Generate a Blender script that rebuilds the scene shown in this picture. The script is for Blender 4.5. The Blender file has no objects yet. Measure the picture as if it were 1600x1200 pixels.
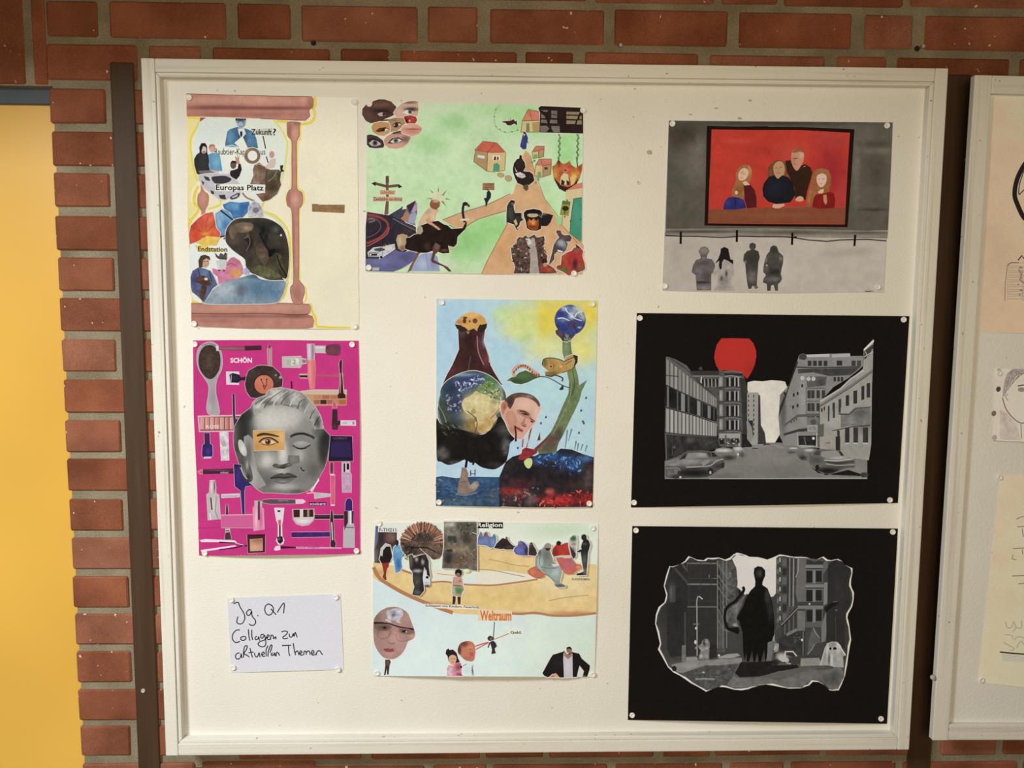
import bpy, bmesh, math, random
import numpy as np
from mathutils import Matrix, Vector
from mathutils.geometry import delaunay_2d_cdt

# ------------------------------------------------------------------ camera, light, exposure
scn = bpy.context.scene
COL = scn.collection
F_PX = 1200.0
CAM = np.array([0.6550894704, -1.5484354739, 1.8436489146])
ROT = np.array([[0.9996819475, -0.0243791317, 0.0064545951],
                [0.0041655200, -0.0928042945, -0.9956756557],
                [0.0248727221, 0.9953858653, -0.0926732261]])      # rows: image right, image down, view direction
cd = bpy.data.cameras.new('camera')
cam = bpy.data.objects.new('camera', cd); COL.objects.link(cam)
cd.sensor_fit = 'HORIZONTAL'; cd.sensor_width = 36.0; cd.lens = 36.0 * F_PX / 1600.0
cd.clip_start = 0.02; cd.clip_end = 50
M = Matrix([[ROT[0][i], -ROT[1][i], -ROT[2][i], CAM[i]] for i in range(3)] + [[0, 0, 0, 1]])
cam.matrix_world = M
scn.camera = cam

wd = bpy.data.worlds.new('room_air'); scn.world = wd; wd.use_nodes = True
wd.node_tree.nodes['Background'].inputs[0].default_value = (1.0, 0.85, 0.66, 1)
wd.node_tree.nodes['Background'].inputs[1].default_value = 0.03

LAMP = np.array([-0.83, -1.81, 2.645]); LAMP_W = 97.0; LAMP_C = (.95, 1.0, .97)       # cool ceiling lamp to the left
ld = bpy.data.lights.new('ceiling_lamp', 'AREA'); ld.shape = 'SQUARE'; ld.size = 0.5
ld.energy = LAMP_W; ld.color = LAMP_C
lamp = bpy.data.objects.new('ceiling_lamp', ld); COL.objects.link(lamp); lamp.location = LAMP.tolist()   # shines straight down
DAY = np.array([0.78, -2.07, 1.84]); HALL_W = 24.0; HALL_C = (1.0, .81, .55)                        # warm light of the hall behind the viewer
wl = bpy.data.lights.new('hall_light', 'AREA'); wl.shape = 'RECTANGLE'; wl.size = .9; wl.size_y = .7
wl.energy = HALL_W; wl.color = HALL_C
hall_ob = bpy.data.objects.new('hall_light', wl); COL.objects.link(hall_ob); hall_ob.location = DAY.tolist()
hall_ob.rotation_euler = (math.pi / 2, 0, 0)
vs = scn.view_settings
vs.view_transform = 'Standard'; vs.look = 'None'; vs.gamma = 1.0; vs.exposure = 0.0; vs.use_curve_mapping = False

# ------------------------------------------------------------------ small helpers
def at(x, y, Y):
    """point of the plane y=Y that shows at photo pixel (x, y)"""
    x = np.asarray(x, float); y = np.asarray(y, float); Y = np.asarray(Y, float)
    a = (x - 800) / F_PX; b = (y - 600) / F_PX
    d = a[..., None] * ROT[0] + b[..., None] * ROT[1] + ROT[2]
    t = (Y - CAM[1]) / d[..., 1]
    return CAM + t[..., None] * d
def ax(x, y, Y): return float(at(x, y, Y)[0])
def az(x, y, Y): return float(at(x, y, Y)[2])
def s2l(c):
    c = np.asarray(c, float) / 255.0
    return np.where(c <= 0.04045, c / 12.92, ((c + 0.055) / 1.055) ** 2.4)
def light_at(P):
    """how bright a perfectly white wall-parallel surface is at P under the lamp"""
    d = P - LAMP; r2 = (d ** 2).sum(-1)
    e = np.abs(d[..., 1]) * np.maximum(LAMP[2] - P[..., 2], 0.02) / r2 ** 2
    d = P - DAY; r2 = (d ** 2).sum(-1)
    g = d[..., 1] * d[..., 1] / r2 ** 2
    return (e * LAMP_W / math.pi ** 2)[..., None] * np.array(LAMP_C) * 1.02 + (g * HALL_W / math.pi ** 2)[..., None] * np.array(HALL_C) + .008
def tag(o, label=None, cat=None, group=None, kind=None):
    if label: o['label'] = label
    if cat: o['category'] = cat
    if group: o['group'] = group
    if kind: o['kind'] = kind
    return o
def empty(name, loc=(0, 0, 0)):
    o = bpy.data.objects.new(name, None); COL.objects.link(o); o.location = loc
    o.empty_display_size = 0.05
    return o
def link(name, me, mat, parent=None):
    o = bpy.data.objects.new(name, me); COL.objects.link(o)
    if mat and not me.materials: me.materials.append(mat)
    if parent:
        o.parent = parent
        o.location = [-v for v in parent.location] if parent.type == 'EMPTY' else (0, 0, 0)
    return o
def mesh_of(bm, name, smooth=False):
    me = bpy.data.meshes.new(name); bm.to_mesh(me); bm.free()
    if smooth:
        for p in me.polygons: p.use_smooth = True
    return me
def bm_box(bm, x0, x1, y0, y1, z0, z1):
    v = [bm.verts.new((x, y, z)) for z in (z0, z1) for y in (y0, y1) for x in (x0, x1)]
    for f in ((0, 2, 3, 1), (4, 5, 7, 6), (0, 1, 5, 4), (2, 6, 7, 3), (0, 4, 6, 2), (1, 3, 7, 5)):
        bm.faces.new([v[i] for i in f])
    return v
def box(name, mat, x0, x1, y0, y1, z0, z1, bev=0.0, parent=None, jit=0.0, seg=1):
    bm = bmesh.new(); bm_box(bm, x0, x1, y0, y1, z0, z1)
    if bev: bmesh.ops.bevel(bm, geom=bm.edges[:], offset=bev, segments=seg, affect='EDGES', profile=0.6)
    if jit:
        for v in bm.verts: v.co += Vector((random.uniform(-jit, jit), random.uniform(-jit, jit) * .4, random.uniform(-jit, jit)))
    return link(name, mesh_of(bm, name), mat, parent)
def prism(name, mat, quad, ya, yb, parent=None, bev=0.0):
    """four (x, z) corners, extruded from y=ya (front) to y=yb (back)"""
    bm = bmesh.new()
    a = [bm.verts.new((x, ya, z)) for x, z in quad]; b = [bm.verts.new((x, yb, z)) for x, z in quad]
    n = len(quad)
    bm.faces.new(a); bm.faces.new(b[::-1])
    for i in range(n): bm.faces.new((a[i], b[i], b[(i + 1) % n], a[(i + 1) % n]))
    bmesh.ops.recalc_face_normals(bm, faces=bm.faces[:])
    if bev: bmesh.ops.bevel(bm, geom=bm.edges[:], offset=bev, segments=2, affect='EDGES', profile=0.6)
    return link(name, mesh_of(bm, name), mat, parent)
def lathe(bm, prof, c, n=20):
    """profile of (radius, height towards the viewer) turned about an axis along -y at c"""
    rings = []
    for r, h in prof:
        if r < 1e-6: rings.append([bm.verts.new((c[0], c[1] - h, c[2]))])
        else: rings.append([bm.verts.new((c[0] + r * math.cos(2 * math.pi * k / n), c[1] - h, c[2] + r * math.sin(2 * math.pi * k / n))) for k in range(n)])
    for A, B in zip(rings, rings[1:]):
        for k in range(n):
            if len(B) == 1: bm.faces.new((A[k], A[(k + 1) % n], B[0]))
            elif len(A) == 1: bm.faces.new((A[0], B[(k + 1) % n], B[k]))
            else: bm.faces.new((A[k], A[(k + 1) % n], B[(k + 1) % n], B[k]))

# ------------------------------------------------------------------ materials
def new_mat(name, base, rough=0.7, spec=0.3):
    m = bpy.data.materials.new(name); m.use_nodes = True
    b = m.node_tree.nodes['Principled BSDF']
    b.inputs['Base Color'].default_value = (*base, 1); b.inputs['Roughness'].default_value = rough
    b.inputs['Specular IOR Level'].default_value = spec
    return m, m.node_tree, b
def N(nt, kind, **kw):
    n = nt.nodes.new(kind)
    for k, v in kw.items():
        if k in n.inputs: n.inputs[k].default_value = v
        else: setattr(n, k, v)
    return n
def ramp(nt, src, stops):
    r = nt.nodes.new('ShaderNodeValToRGB'); e = r.color_ramp.elements
    while len(e) < len(stops): e.new(0.5)
    for el, (p, c) in zip(e, stops): el.position = p; el.color = (*c, 1) if len(c) == 3 else c
    nt.links.new(src, r.inputs[0]); return r
def mixc(nt, fac, a, b, mode='MIX'):
    m = nt.nodes.new('ShaderNodeMix'); m.data_type = 'RGBA'; m.blend_type = mode
    for i, s in ((0, fac), (6, a), (7, b)):
        if hasattr(s, 'is_output'): nt.links.new(s, m.inputs[i])
        else: m.inputs[i].default_value = (*s, 1) if isinstance(s, tuple) and len(s) == 3 else s
    return m.outputs[2]
def bump(nt, b, src, strength, dist):
    n = N(nt, 'ShaderNodeBump', Strength=strength, Distance=dist)
    nt.links.new(src, n.inputs['Height']); nt.links.new(n.outputs[0], b.inputs['Normal'])

def brick_mat():
    m, nt, b = new_mat('fired_brick', (.25, .09, .05), 0.9, 0.08)
    tc = N(nt, 'ShaderNodeNewGeometry'); oi = N(nt, 'ShaderNodeObjectInfo')
    n1 = N(nt, 'ShaderNodeTexNoise', Scale=9.0, Detail=5.0); nt.links.new(tc.outputs['Position'], n1.inputs[0])
    n2 = N(nt, 'ShaderNodeTexNoise', Scale=420.0, Detail=2.0); nt.links.new(tc.outputs['Position'], n2.inputs[0])
    n3 = N(nt, 'ShaderNodeTexNoise', Scale=95.0, Detail=1.0); nt.links.new(tc.outputs['Position'], n3.inputs[0])
    base = ramp(nt, oi.outputs['Random'], [(0, (.215, .075, .040)), (.35, (.290, .100, .054)), (.7, (.310, .128, .082)), (1, (.250, .080, .044))])
    tone = ramp(nt, n1.outputs[0], [(.3, (.62, .60, .62)), (.55, (1, 1, 1)), (.75, (1.25, 1.32, 1.35))])
    c = mixc(nt, 1.0, base.outputs[0], tone.outputs[0], 'MULTIPLY')
    fine = ramp(nt, n2.outputs[0], [(.3, (.80, .80, .80)), (.7, (1.15, 1.15, 1.15))])
    c = mixc(nt, 1.0, c, fine.outputs[0], 'MULTIPLY')
    spk = ramp(nt, n3.outputs[0], [(.745, (0, 0, 0)), (.775, (1, 1, 1))])
    c = mixc(nt, spk.outputs[0], c, (.75, .55, .42))
    nt.links.new(c, b.inputs['Base Color']); bump(nt, b, n2.outputs[0], .5, .0012)
    return m
def mortar_mat():
    m, nt, b = new_mat('grey_mortar', (.28, .24, .17), 0.95, 0.1)
    tc = N(nt, 'ShaderNodeNewGeometry')
    n1 = N(nt, 'ShaderNodeTexNoise', Scale=14.0, Detail=4.0); nt.links.new(tc.outputs['Position'], n1.inputs[0])
    n2 = N(nt, 'ShaderNodeTexNoise', Scale=300.0, Detail=2.0); nt.links.new(tc.outputs['Position'], n2.inputs[0])
    r = ramp(nt, n1.outputs[0], [(.3, (.205, .172, .118)), (.7, (.31, .27, .20))])
    f = ramp(nt, n2.outputs[0], [(.3, (.78, .78, .78)), (.7, (1.15, 1.15, 1.15))])
    nt.links.new(mixc(nt, 1.0, r.outputs[0], f.outputs[0], 'MULTIPLY'), b.inputs['Base Color'])
    bump(nt, b, n2.outputs[0], .7, .002)
    return m
def paint_mat(name, base, chip_col, chips=0.735, streak=None, orange_peel=0.35):
    """old brushed white paint: soft stains, a few chips and pin holes"""
    m, nt, b = new_mat(name, base, 0.55, 0.25)
    tc = N(nt, 'ShaderNodeNewGeometry')
    n1 = N(nt, 'ShaderNodeTexNoise', Scale=5.0, Detail=3.0); nt.links.new(tc.outputs['Position'], n1.inputs[0])
    n2 = N(nt, 'ShaderNodeTexNoise', Scale=70.0, Detail=2.5, Roughness=.6); nt.links.new(tc.outputs['Position'], n2.inputs[0])
    n3 = N(nt, 'ShaderNodeTexNoise', Scale=260.0, Detail=2.0); nt.links.new(tc.outputs['Position'], n3.inputs[0])
    r = ramp(nt, n1.outputs[0], [(.3, (.955, .95, .93)), (.6, (1, 1, 1))])
    c = mixc(nt, 1.0, tuple(base), r.outputs[0], 'MULTIPLY')
    if streak:
        mp = N(nt, 'ShaderNodeMapping'); mp.inputs['Scale'].default_value = streak
        nt.links.new(tc.outputs['Position'], mp.inputs[0])
        n4 = N(nt, 'ShaderNodeTexNoise', Scale=1.0, Detail=4.0); nt.links.new(mp.outputs[0], n4.inputs[0])
        r4 = ramp(nt, n4.outputs[0], [(.30, (.84, .82, .78)), (.48, (1, 1, 1))])
        c = mixc(nt, 1.0, c, r4.outputs[0], 'MULTIPLY')
    ch = ramp(nt, n2.outputs[0], [(chips, (0, 0, 0)), (chips + .012, (1, 1, 1))])
    c = mixc(nt, ch.outputs[0], c, tuple(chip_col))
    nt.links.new(c, b.inputs['Base Color']); bump(nt, b, n3.outputs[0], orange_peel, .0015)
    return m
def wood_mat():
    m, nt, b = new_mat('brown_stained_wood', (.10, .05, .025), 0.6, 0.3)
    tc = N(nt, 'ShaderNodeNewGeometry'); mp = N(nt, 'ShaderNodeMapping'); mp.inputs['Scale'].default_value = (60, 60, 3)
    nt.links.new(tc.outputs['Position'], mp.inputs[0])
    n = N(nt, 'ShaderNodeTexNoise', Scale=1.0, Detail=5.0); nt.links.new(mp.outputs[0], n.inputs[0])
    r = ramp(nt, n.outputs[0], [(.3, (.050, .026, .013)), (.6, (.068, .036, .019)), (.8, (.095, .053, .030))])
    nt.links.new(r.outputs[0], b.inputs['Base Color']); bump(nt, b, n.outputs[0], .25, .001)
    return m
def door_mat():
    m, nt, b = new_mat('yellow_laminate', (.80, .47, .085), 0.38, 0.35)
    tc = N(nt, 'ShaderNodeNewGeometry')
    n = N(nt, 'ShaderNodeTexNoise', Scale=2.5, Detail=2.0); nt.links.new(tc.outputs['Position'], n.inputs[0])
    r = ramp(nt, n.outputs[0], [(.3, (.70, .405, .072)), (.7, (.78, .46, .084))])
    nt.links.new(r.outputs[0], b.inputs['Base Color'])
    return m
def plain_noise(name, a, c, scale=40.0, rough=.6, spec=.3):
    m, nt, b = new_mat(name, a, rough, spec)
    tc = N(nt, 'ShaderNodeNewGeometry'); n = N(nt, 'ShaderNodeTexNoise', Scale=scale, Detail=3.0)
    nt.links.new(tc.outputs['Position'], n.inputs[0])
    r = ramp(nt, n.outputs[0], [(.3, a), (.7, c)]); nt.links.new(r.outputs[0], b.inputs['Base Color'])
    return m
def print_mat():
    """ink and paint on paper: colour stored with the drawing, a little fibre in the paper"""
    m, nt, b = new_mat('ink_on_paper', (1, 1, 1), 0.8, 0.08)
    at_ = N(nt, 'ShaderNodeAttribute', attribute_name='ink'); tc = N(nt, 'ShaderNodeNewGeometry')
    n = N(nt, 'ShaderNodeTexNoise', Scale=900.0, Detail=2.0); nt.links.new(tc.outputs['Position'], n.inputs[0])
    r = ramp(nt, n.outputs[0], [(.3, (.90, .90, .90)), (.7, (1.08, 1.08, 1.08))])
    nt.links.new(mixc(nt, 1.0, at_.outputs['Color'], r.outputs[0], 'MULTIPLY'), b.inputs['Base Color'])
    return m
MT = dict(brick=brick_mat(), mortar=mortar_mat(), wood=wood_mat(), door=door_mat(), ink=print_mat(),
          frame_h=paint_mat('old_white_rail_paint', (.74, .73, .69), (.33, .27, .20), .715, (2.5, 40, 160)),
          frame_v=paint_mat('old_white_stile_paint', (.74, .73, .69), (.33, .27, .20), .715, (160, 40, 2.5)),
          panel=paint_mat('white_painted_panel', (.78, .78, .755), (.42, .38, .32), .748, None, .5),
          head=plain_noise('blue_grey_door_head', (.075, .095, .12), (.09, .115, .14)),
          dark=plain_noise('dark_gap', (.012, .01, .008), (.02, .016, .012)),
          paper=plain_noise('white_paper_edge', (.74, .73, .69), (.78, .77, .74), 60, .85, .1),
          black_paper=plain_noise('black_card_edge', (.010, .008, .006), (.014, .011, .008), 60, .85, .05),
          pin=new_mat('white_plastic', (.80, .79, .78), .35, .4)[0],
          chip=plain_noise('bare_fibre_under_paint', (.36, .32, .25), (.52, .47, .39), 300),
          steel=new_mat('dull_steel', (.45, .42, .38), .35, .5)[0],
          ceil=plain_noise('ceiling_plaster', (.40, .35, .28), (.45, .40, .33), 6),
          floor=plain_noise('grey_floor', (.15, .12, .09), (.20, .16, .12), 8))
random.seed(7)

# ------------------------------------------------------------------ the setting
WY = 0.022                       # brick face
X0 = (ax(75, 165, WY) + ax(128, 1150, WY)) / 2      # outer edge of the brick pier at the door opening
zt = lambda px, py: az(px, py, WY)
wall = empty('wall_back', (0, 0, 0)); tag(wall, kind='structure')
# bed joints: top of each course down the pier, and course pitch
PITCH = 0.0819; BH = 0.0665
ztop0 = zt(130, 137.5)           # top of the first course below the door head
def course(k): return ztop0 - k * PITCH          # k may be negative (courses above)
mort = 0.0045
bm = bmesh.new()
bm_box(bm, X0 + mort, 3.3, WY + mort, 0.26, 0.0, ztop0 + 0.004)
bm_box(bm, -1.4, 3.3, WY + mort, 0.26, ztop0 + 0.004, 3.0)
link('mortar', mesh_of(bm, 'mortar'), MT['mortar'], wall)
nb = 0
def brick(x0, x1, k, depth=0.10, zoff=0.0):
    j = lambda s: random.uniform(-s, s)
    z1 = course(k) + zoff + j(.0012); z0 = z1 - BH + j(.0012)
    return box('brick', MT['brick'], x0 + j(.0015), x1 + j(.0015), WY + j(.0012), WY + depth, z0, z1, .003, wall, .0006)
# pier beside the door and the strip between post and board, course by course
for k in range(0, 19):
    if k % 2 == 0:
        brick(X0, X0 + .108 + random.uniform(-.004, .004), k)
        brick(X0 + .124, X0 + .364, k)
    else:
        brick(X0, X0 + .236, k)
        brick(X0 + .252, X0 + .492, k)
# the two courses over the board and one above them: joints measured along each course
def row(k, joints, y):
    xs = [ax(p, y + (p - 300) * .014, WY) for p in joints]
    for a, b in zip(xs[::2], xs[1::2]): brick(a, b, k)
row(-1, [72, 212, 231, 312, 331, 516, 531, 607, 626, 808, 822, 896, 915, 1091, 1110, 1289, 1309, 1386, 1402, 1578, 1596, 1672, 1690, 1870, 1888, 1966, 1984, 2160], 85)
row(-2, [72, 150, 172, 352, 371, 453, 470, 652, 670, 747, 765, 944, 961, 1137, 1155, 1331, 1351, 1427, 1446, 1624, 1642, 1720, 1740, 1910, 1928, 2104, 2122, 2198], 25)
xx = X0 + .06
for kk in (-3, -4):
    xx = X0 + .06 + (.09 if kk == -4 else 0)
    for i in range(11): brick(xx, xx + (.236 if i % 3 else .110), kk); xx += (.252 if i % 3 else .126)
# soldier course over the door
zs0 = zt(40, 131)
edges = [(51, 71.5), (-26, 37), (-102, -40), (-178, -116)]
for a, b in edges:
    xa, xb = ax(a, 90, WY), ax(b, 90, WY)
    box('brick', MT['brick'], xa, xb, WY + random.uniform(-.001, .001), WY + .10, zs0, zs0 + .238, .003, wall, .0006)
# courses under the boards
kb = int(round((ztop0 - zt(600, 1187) - BH) / PITCH))
zb = zt(600, 1187) - (course(kb) - BH)
row_y = 1182
def low(k, joints, zoff):
    xs = [ax(p, 1182, WY) for p in joints]
    for a, b in zip(xs[::2], xs[1::2]): brick(a, b, k, zoff=zoff)
low(kb, [372, 565, 580, 750, 760, 850, 858, 1022, 1036, 1110, 1119, 1282, 1292, 1456, 1470, 1556, 1568, 1740], zb)
low(kb + 1, [290, 370, 382, 470, 480, 664, 676, 760, 772, 950, 962, 1130, 1142, 1225, 1237, 1400, 1412, 1590, 1602, 1690], zb)
low(kb + 2, [372, 565, 580, 750, 760, 850, 858, 1022, 1036, 1110, 1119, 1282, 1292, 1456, 1470, 1556, 1568, 1740], zb)
# old drill holes and a nail in the brickwork
for px, py in ((490, 67), (1433, 76)):
    p = at(px, py, WY + .003); bm = bmesh.new(); lathe(bm, [(.0055, 0), (.0052, .0015), (.004, .002), (0, .001)], p, 10)
    link('drill_hole', mesh_of(bm, 'drill_hole'), MT['dark'], wall)
for px, py in ((1433 + 7, 74), (969, 72)):
    p = at(px, py, WY); bm = bmesh.new(); lathe(bm, [(.002, -.004), (.002, .006), (.0035, .006), (.0035, .0075), (0, .008)], p, 8)
    link('nail', mesh_of(bm, 'nail'), MT['steel'], wall)

# door leaf in the opening with its blue-grey head
zh0, zh1 = zt(40, 158), zt(40, 138.5)
d = box('door_1', MT['door'], -1.3, X0 + .05, WY + .030, WY + .07, 0.0, az(40, 161.5, WY + .03), .001); tag(d, kind='structure')
t = empty('trim_1'); tag(t, kind='structure')
box('door_head', MT['head'], -1.3, X0 + .02, WY + .022, WY + .09, zh0, zh1 + .012, .002, t)
box('shadow_gap', MT['dark'], -1.3, X0 + .02, WY + .040, WY + .09, zh0 - .03, zh0, 0, t)  # dark strip; the shade of the gap is put into its colour
fl = box('floor', MT['floor'], -1.4, 3.3, -3.6, .24, -.05, 0.0); tag(fl, kind='structure')
ce = empty('ceiling'); tag(ce, kind='structure')
box('slab', MT['ceil'], -1.4, 3.3, -3.6, .24, 3.13, 3.2, 0, ce)
box('added_shade_beam', MT['ceil'], -1.4, 3.3, -1.16, -.92, 2.515, 3.13, .004, ce)  # added unseen beam, placed to shade the top brick courses

# ------------------------------------------------------------------ posts
def post(a, b, c, d, label, screws):
    """pixel x of left/right edges at the top (y 110) and at the bottom (y 1190)"""
    Y = WY - .004
    xl = (ax(a, 110, Y) + ax(c, 1190, Y)) / 2; xr = (ax(b, 110, Y) + ax(d, 1190, Y)) / 2
    t = empty('wooden_post', (xl, 0, 0)); tag(t, label, 'post', 'brown posts beside the boards')
    box('upright', MT['wood'], xl, xr, Y, WY, 0.0, az((a + b) / 2, screws[0], Y), .002, t)
    for px, py in screws[1:]:
        p = at(px, py, Y); bm = bmesh.new()
        lathe(bm, [(.0046, 0), (.0046, .0015), (.0036, .003), (.0024, .0022), (.001, .001), (0, .001)], p, 14)
        link('screw', mesh_of(bm, 'screw', True), MT['steel'], t)
    return t
post(176, 212, 211, 246.5, 'brown stained wooden post between the brick pier and the collage board', (97, (224, 1079)))
post(1481, 1518, 1417, 1456, 'dark brown wooden post in the gap between the two white boards', (116, (1510, 249.5)))

# ------------------------------------------------------------------ display boards
def board(TL, TR, BL, BR, label, Y=-.060, rail=.032, rec=.021, th=.012, bead=True):
    t = empty('display_board', (TL[0], Y, BL[1])); tag(t, label, 'notice board')
    def lerp(a, b, s): return (a[0] + (b[0] - a[0]) * s, a[1] + (b[1] - a[1]) * s)
    def inset(w):
        return (TL[0] + w, TL[1] - w), (TR[0] - w, TR[1] - w), (BR[0] - w, BR[1] + w), (BL[0] + w, BL[1] + w)
    o = (TL, TR, BR, BL); i1 = inset(rail * (.76 if bead else 1)); i2 = inset(rail)
    back = 0.0
    yb = Y + rec
    # stiles run full height, rails sit between them; a slightly lower bead runs round the inside
    prism('stile', MT['frame_v'], [o[3], o[0], (i1[0][0], o[0][1]), (i1[3][0], o[3][1])], Y, yb + th, t, .0016)
    prism('stile', MT['frame_v'], [(i1[2][0], o[2][1]), (i1[1][0], o[1][1]), o[1], o[2]], Y, yb + th, t, .0016)
    g = .0006
    prism('rail', MT['frame_h'], [(i1[0][0] + g, i1[0][1]), (i1[0][0] + g, o[0][1]), (i1[1][0] - g, o[1][1]), (i1[1][0] - g, i1[1][1])], Y + .0006, yb + th, t, .0016)
    prism('rail', MT['frame_h'], [(i1[3][0] + g, o[3][1]), (i1[3][0] + g, i1[3][1]), (i1[2][0] - g, i1[2][1]), (i1[2][0] - g, o[2][1])], Y + .0006, yb + th, t, .0016)
    A, B, C, D = i1; a, b, c, d = i2; yq = Y + .0035
    if bead:
        prism('bead', MT['frame_v'], [D, A, a, d], yq, yb + min(th, .008), t, .0022)
        prism('bead', MT['frame_v'], [b, B, C, c], yq, yb + min(th, .008), t, .0022)
        prism('bead', MT['frame_h'], [a, A, B, b], yq, yb + min(th, .008), t, .0022)
        prism('bead', MT['frame_h'], [D, d, c, C], yq, yb + min(th, .008), t, .0022)
    prism('panel', MT['panel'], [D, A, B, C], yb, yb + min(th, .006), t)
    prism('batten', MT['wood'], [(TL[0] + .05, TL[1] - .25), (TL[0] + .05, TL[1] - .18), (TR[0] - .05, TR[1] - .18), (TR[0] - .05, TR[1] - .25)], yb + .006, WY, t)
    prism('batten', MT['wood'], [(BL[0] + .05, BL[1] + .18), (BL[0] + .05, BL[1] + .25), (BR[0] - .05, BR[1] + .25), (BR[0] - .05, BR[1] + .18)], yb + .006, WY, t)
    return t
YF = -.060; REC = .021; YP = YF + REC
def P2(px, py, Y=YF):
    p = at(px, py, Y); return (float(p[0]), float(p[2]))
b1 = board(P2(220, 90.5), P2(1482, 106.5), P2(259, 1181), P2(1420.5, 1171.5), 'large white wooden display board covered with pinned collages')
tl, bl = P2(1523.5, 117), P2(1457, 1157)
wid = 1.5176
tr = (tl[0] + wid, tl[1] - .012); br = (bl[0] + wid, bl[1] - .012)
b2 = board(tl, tr, bl, br, 'white framed display board cut off at the right picture edge', rail=.0335, rec=.012, th=.002, bead=False)
p = at(1457.5, 1058.5, YF); bm = bmesh.new(); lathe(bm, [(.005, -.002), (.0052, .002), (.004, .0035), (.002, .0042), (0, .0042)], p, 12)
link('screw', mesh_of(bm, 'screw', True), MT['steel'], b2)

# dents and scratches in the old paint of the panel
for px, py, r_, sq in ((1172, 157, .0042, .5), (1119, 169, .0045, .35), (1079, 179, .004, .35), (1156, 185, .005, .45), (992, 139, .0022, .8), (939, 155, .0014, 1), (990, 183, .0018, .7), (752, 146, .0016, 1), (367, 142, .002, .9), (340, 141, .0014, .9), (1015, 238, .006, .8), (949, 605, .0013, 1), (1404, 213, .002, .6), (1446, 183, .003, 1.4), (610, 604, .0012, 1), (497, 1098, .0012, 1), (949, 1068, .0022, .5), (1436, 215, .0016, .8)):
    p = at(px, py, YP); bm = bmesh.new()
    lathe(bm, [(r_, -.0004), (r_ * .95, .0001), (r_ * .5, .00022), (0, .0002)], (0, 0, 0), 9)
    for v in bm.verts: v.co.z *= sq; v.co.x *= 1 + .25 * math.sin(v.co.z * 4000)
    o = link('paint_chip', mesh_of(bm, 'paint_chip'), MT['chip'], b1); o.location = [p[i] - b1.location[i] for i in range(3)]

# ------------------------------------------------------------------ drawing kit: prints, paint and glued cut-outs on sheets
DZ = 3.0e-5
_rng = np.random.default_rng(5)
_lat = _rng.random((64, 64))
def vnoise(x, y, s, seed=0):
    x = x / s + seed * 7.31; y = y / s + seed * 3.77
    xi = np.floor(x).astype(int); yi = np.floor(y).astype(int); fx = x - xi; fy = y - yi
    fx = fx * fx * (3 - 2 * fx); fy = fy * fy * (3 - 2 * fy)
    g = lambda a, b: _lat[a % 64, b % 64]
    return (g(xi, yi) * (1 - fx) + g(xi + 1, yi) * fx) * (1 - fy) + (g(xi, yi + 1) * (1 - fx) + g(xi + 1, yi + 1) * fx) * fy
def inside(poly, x, y):
    r = np.zeros(x.shape, bool); n = len(poly)
    for i in range(n):
        x1, y1 = poly[i]; x2, y2 = poly[i - 1]
        if y1 == y2: continue
        c = ((y1 > y) != (y2 > y)) & (x < (x2 - x1) * (y - y1) / (y2 - y1) + x1)
        r ^= c
    return r
def spline(p, closed, k=4):
    n = len(p); out = []
    for i in range(n if closed else n - 1):
        g = lambda j: p[j % n] if closed else p[min(max(j, 0), n - 1)]
        a, b, c, d = g(i - 1), g(i), g(i + 1), g(i + 2)
        for s in range(k):
            t = s / k
            out.append(.5 * ((2 * b) + (-a + c) * t + (2 * a - 5 * b + 4 * c - d) * t * t + (-a + 3 * b - 3 * c + d) * t ** 3))
    if not closed: out.append(p[-1])
    return np.array(out)
def homog(src):
    A = []
    for (x, y), (u, v) in zip(src, ((0, 0), (1, 0), (1, 1), (0, 1))):
        A.append([x, y, 1, 0, 0, 0, -u * x, -u * y]); A.append([0, 0, 0, x, y, 1, -v * x, -v * y])
    h = np.linalg.solve(np.array(A, float), np.array([0, 0, 1, 0, 1, 1, 0, 1], float))
    return np.append(h, 1).reshape(3, 3)
def cc(c):
    if isinstance(c, (int, float)): return np.array([c, c * .975, c * .93], float)
    return np.array(c, float)

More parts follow.
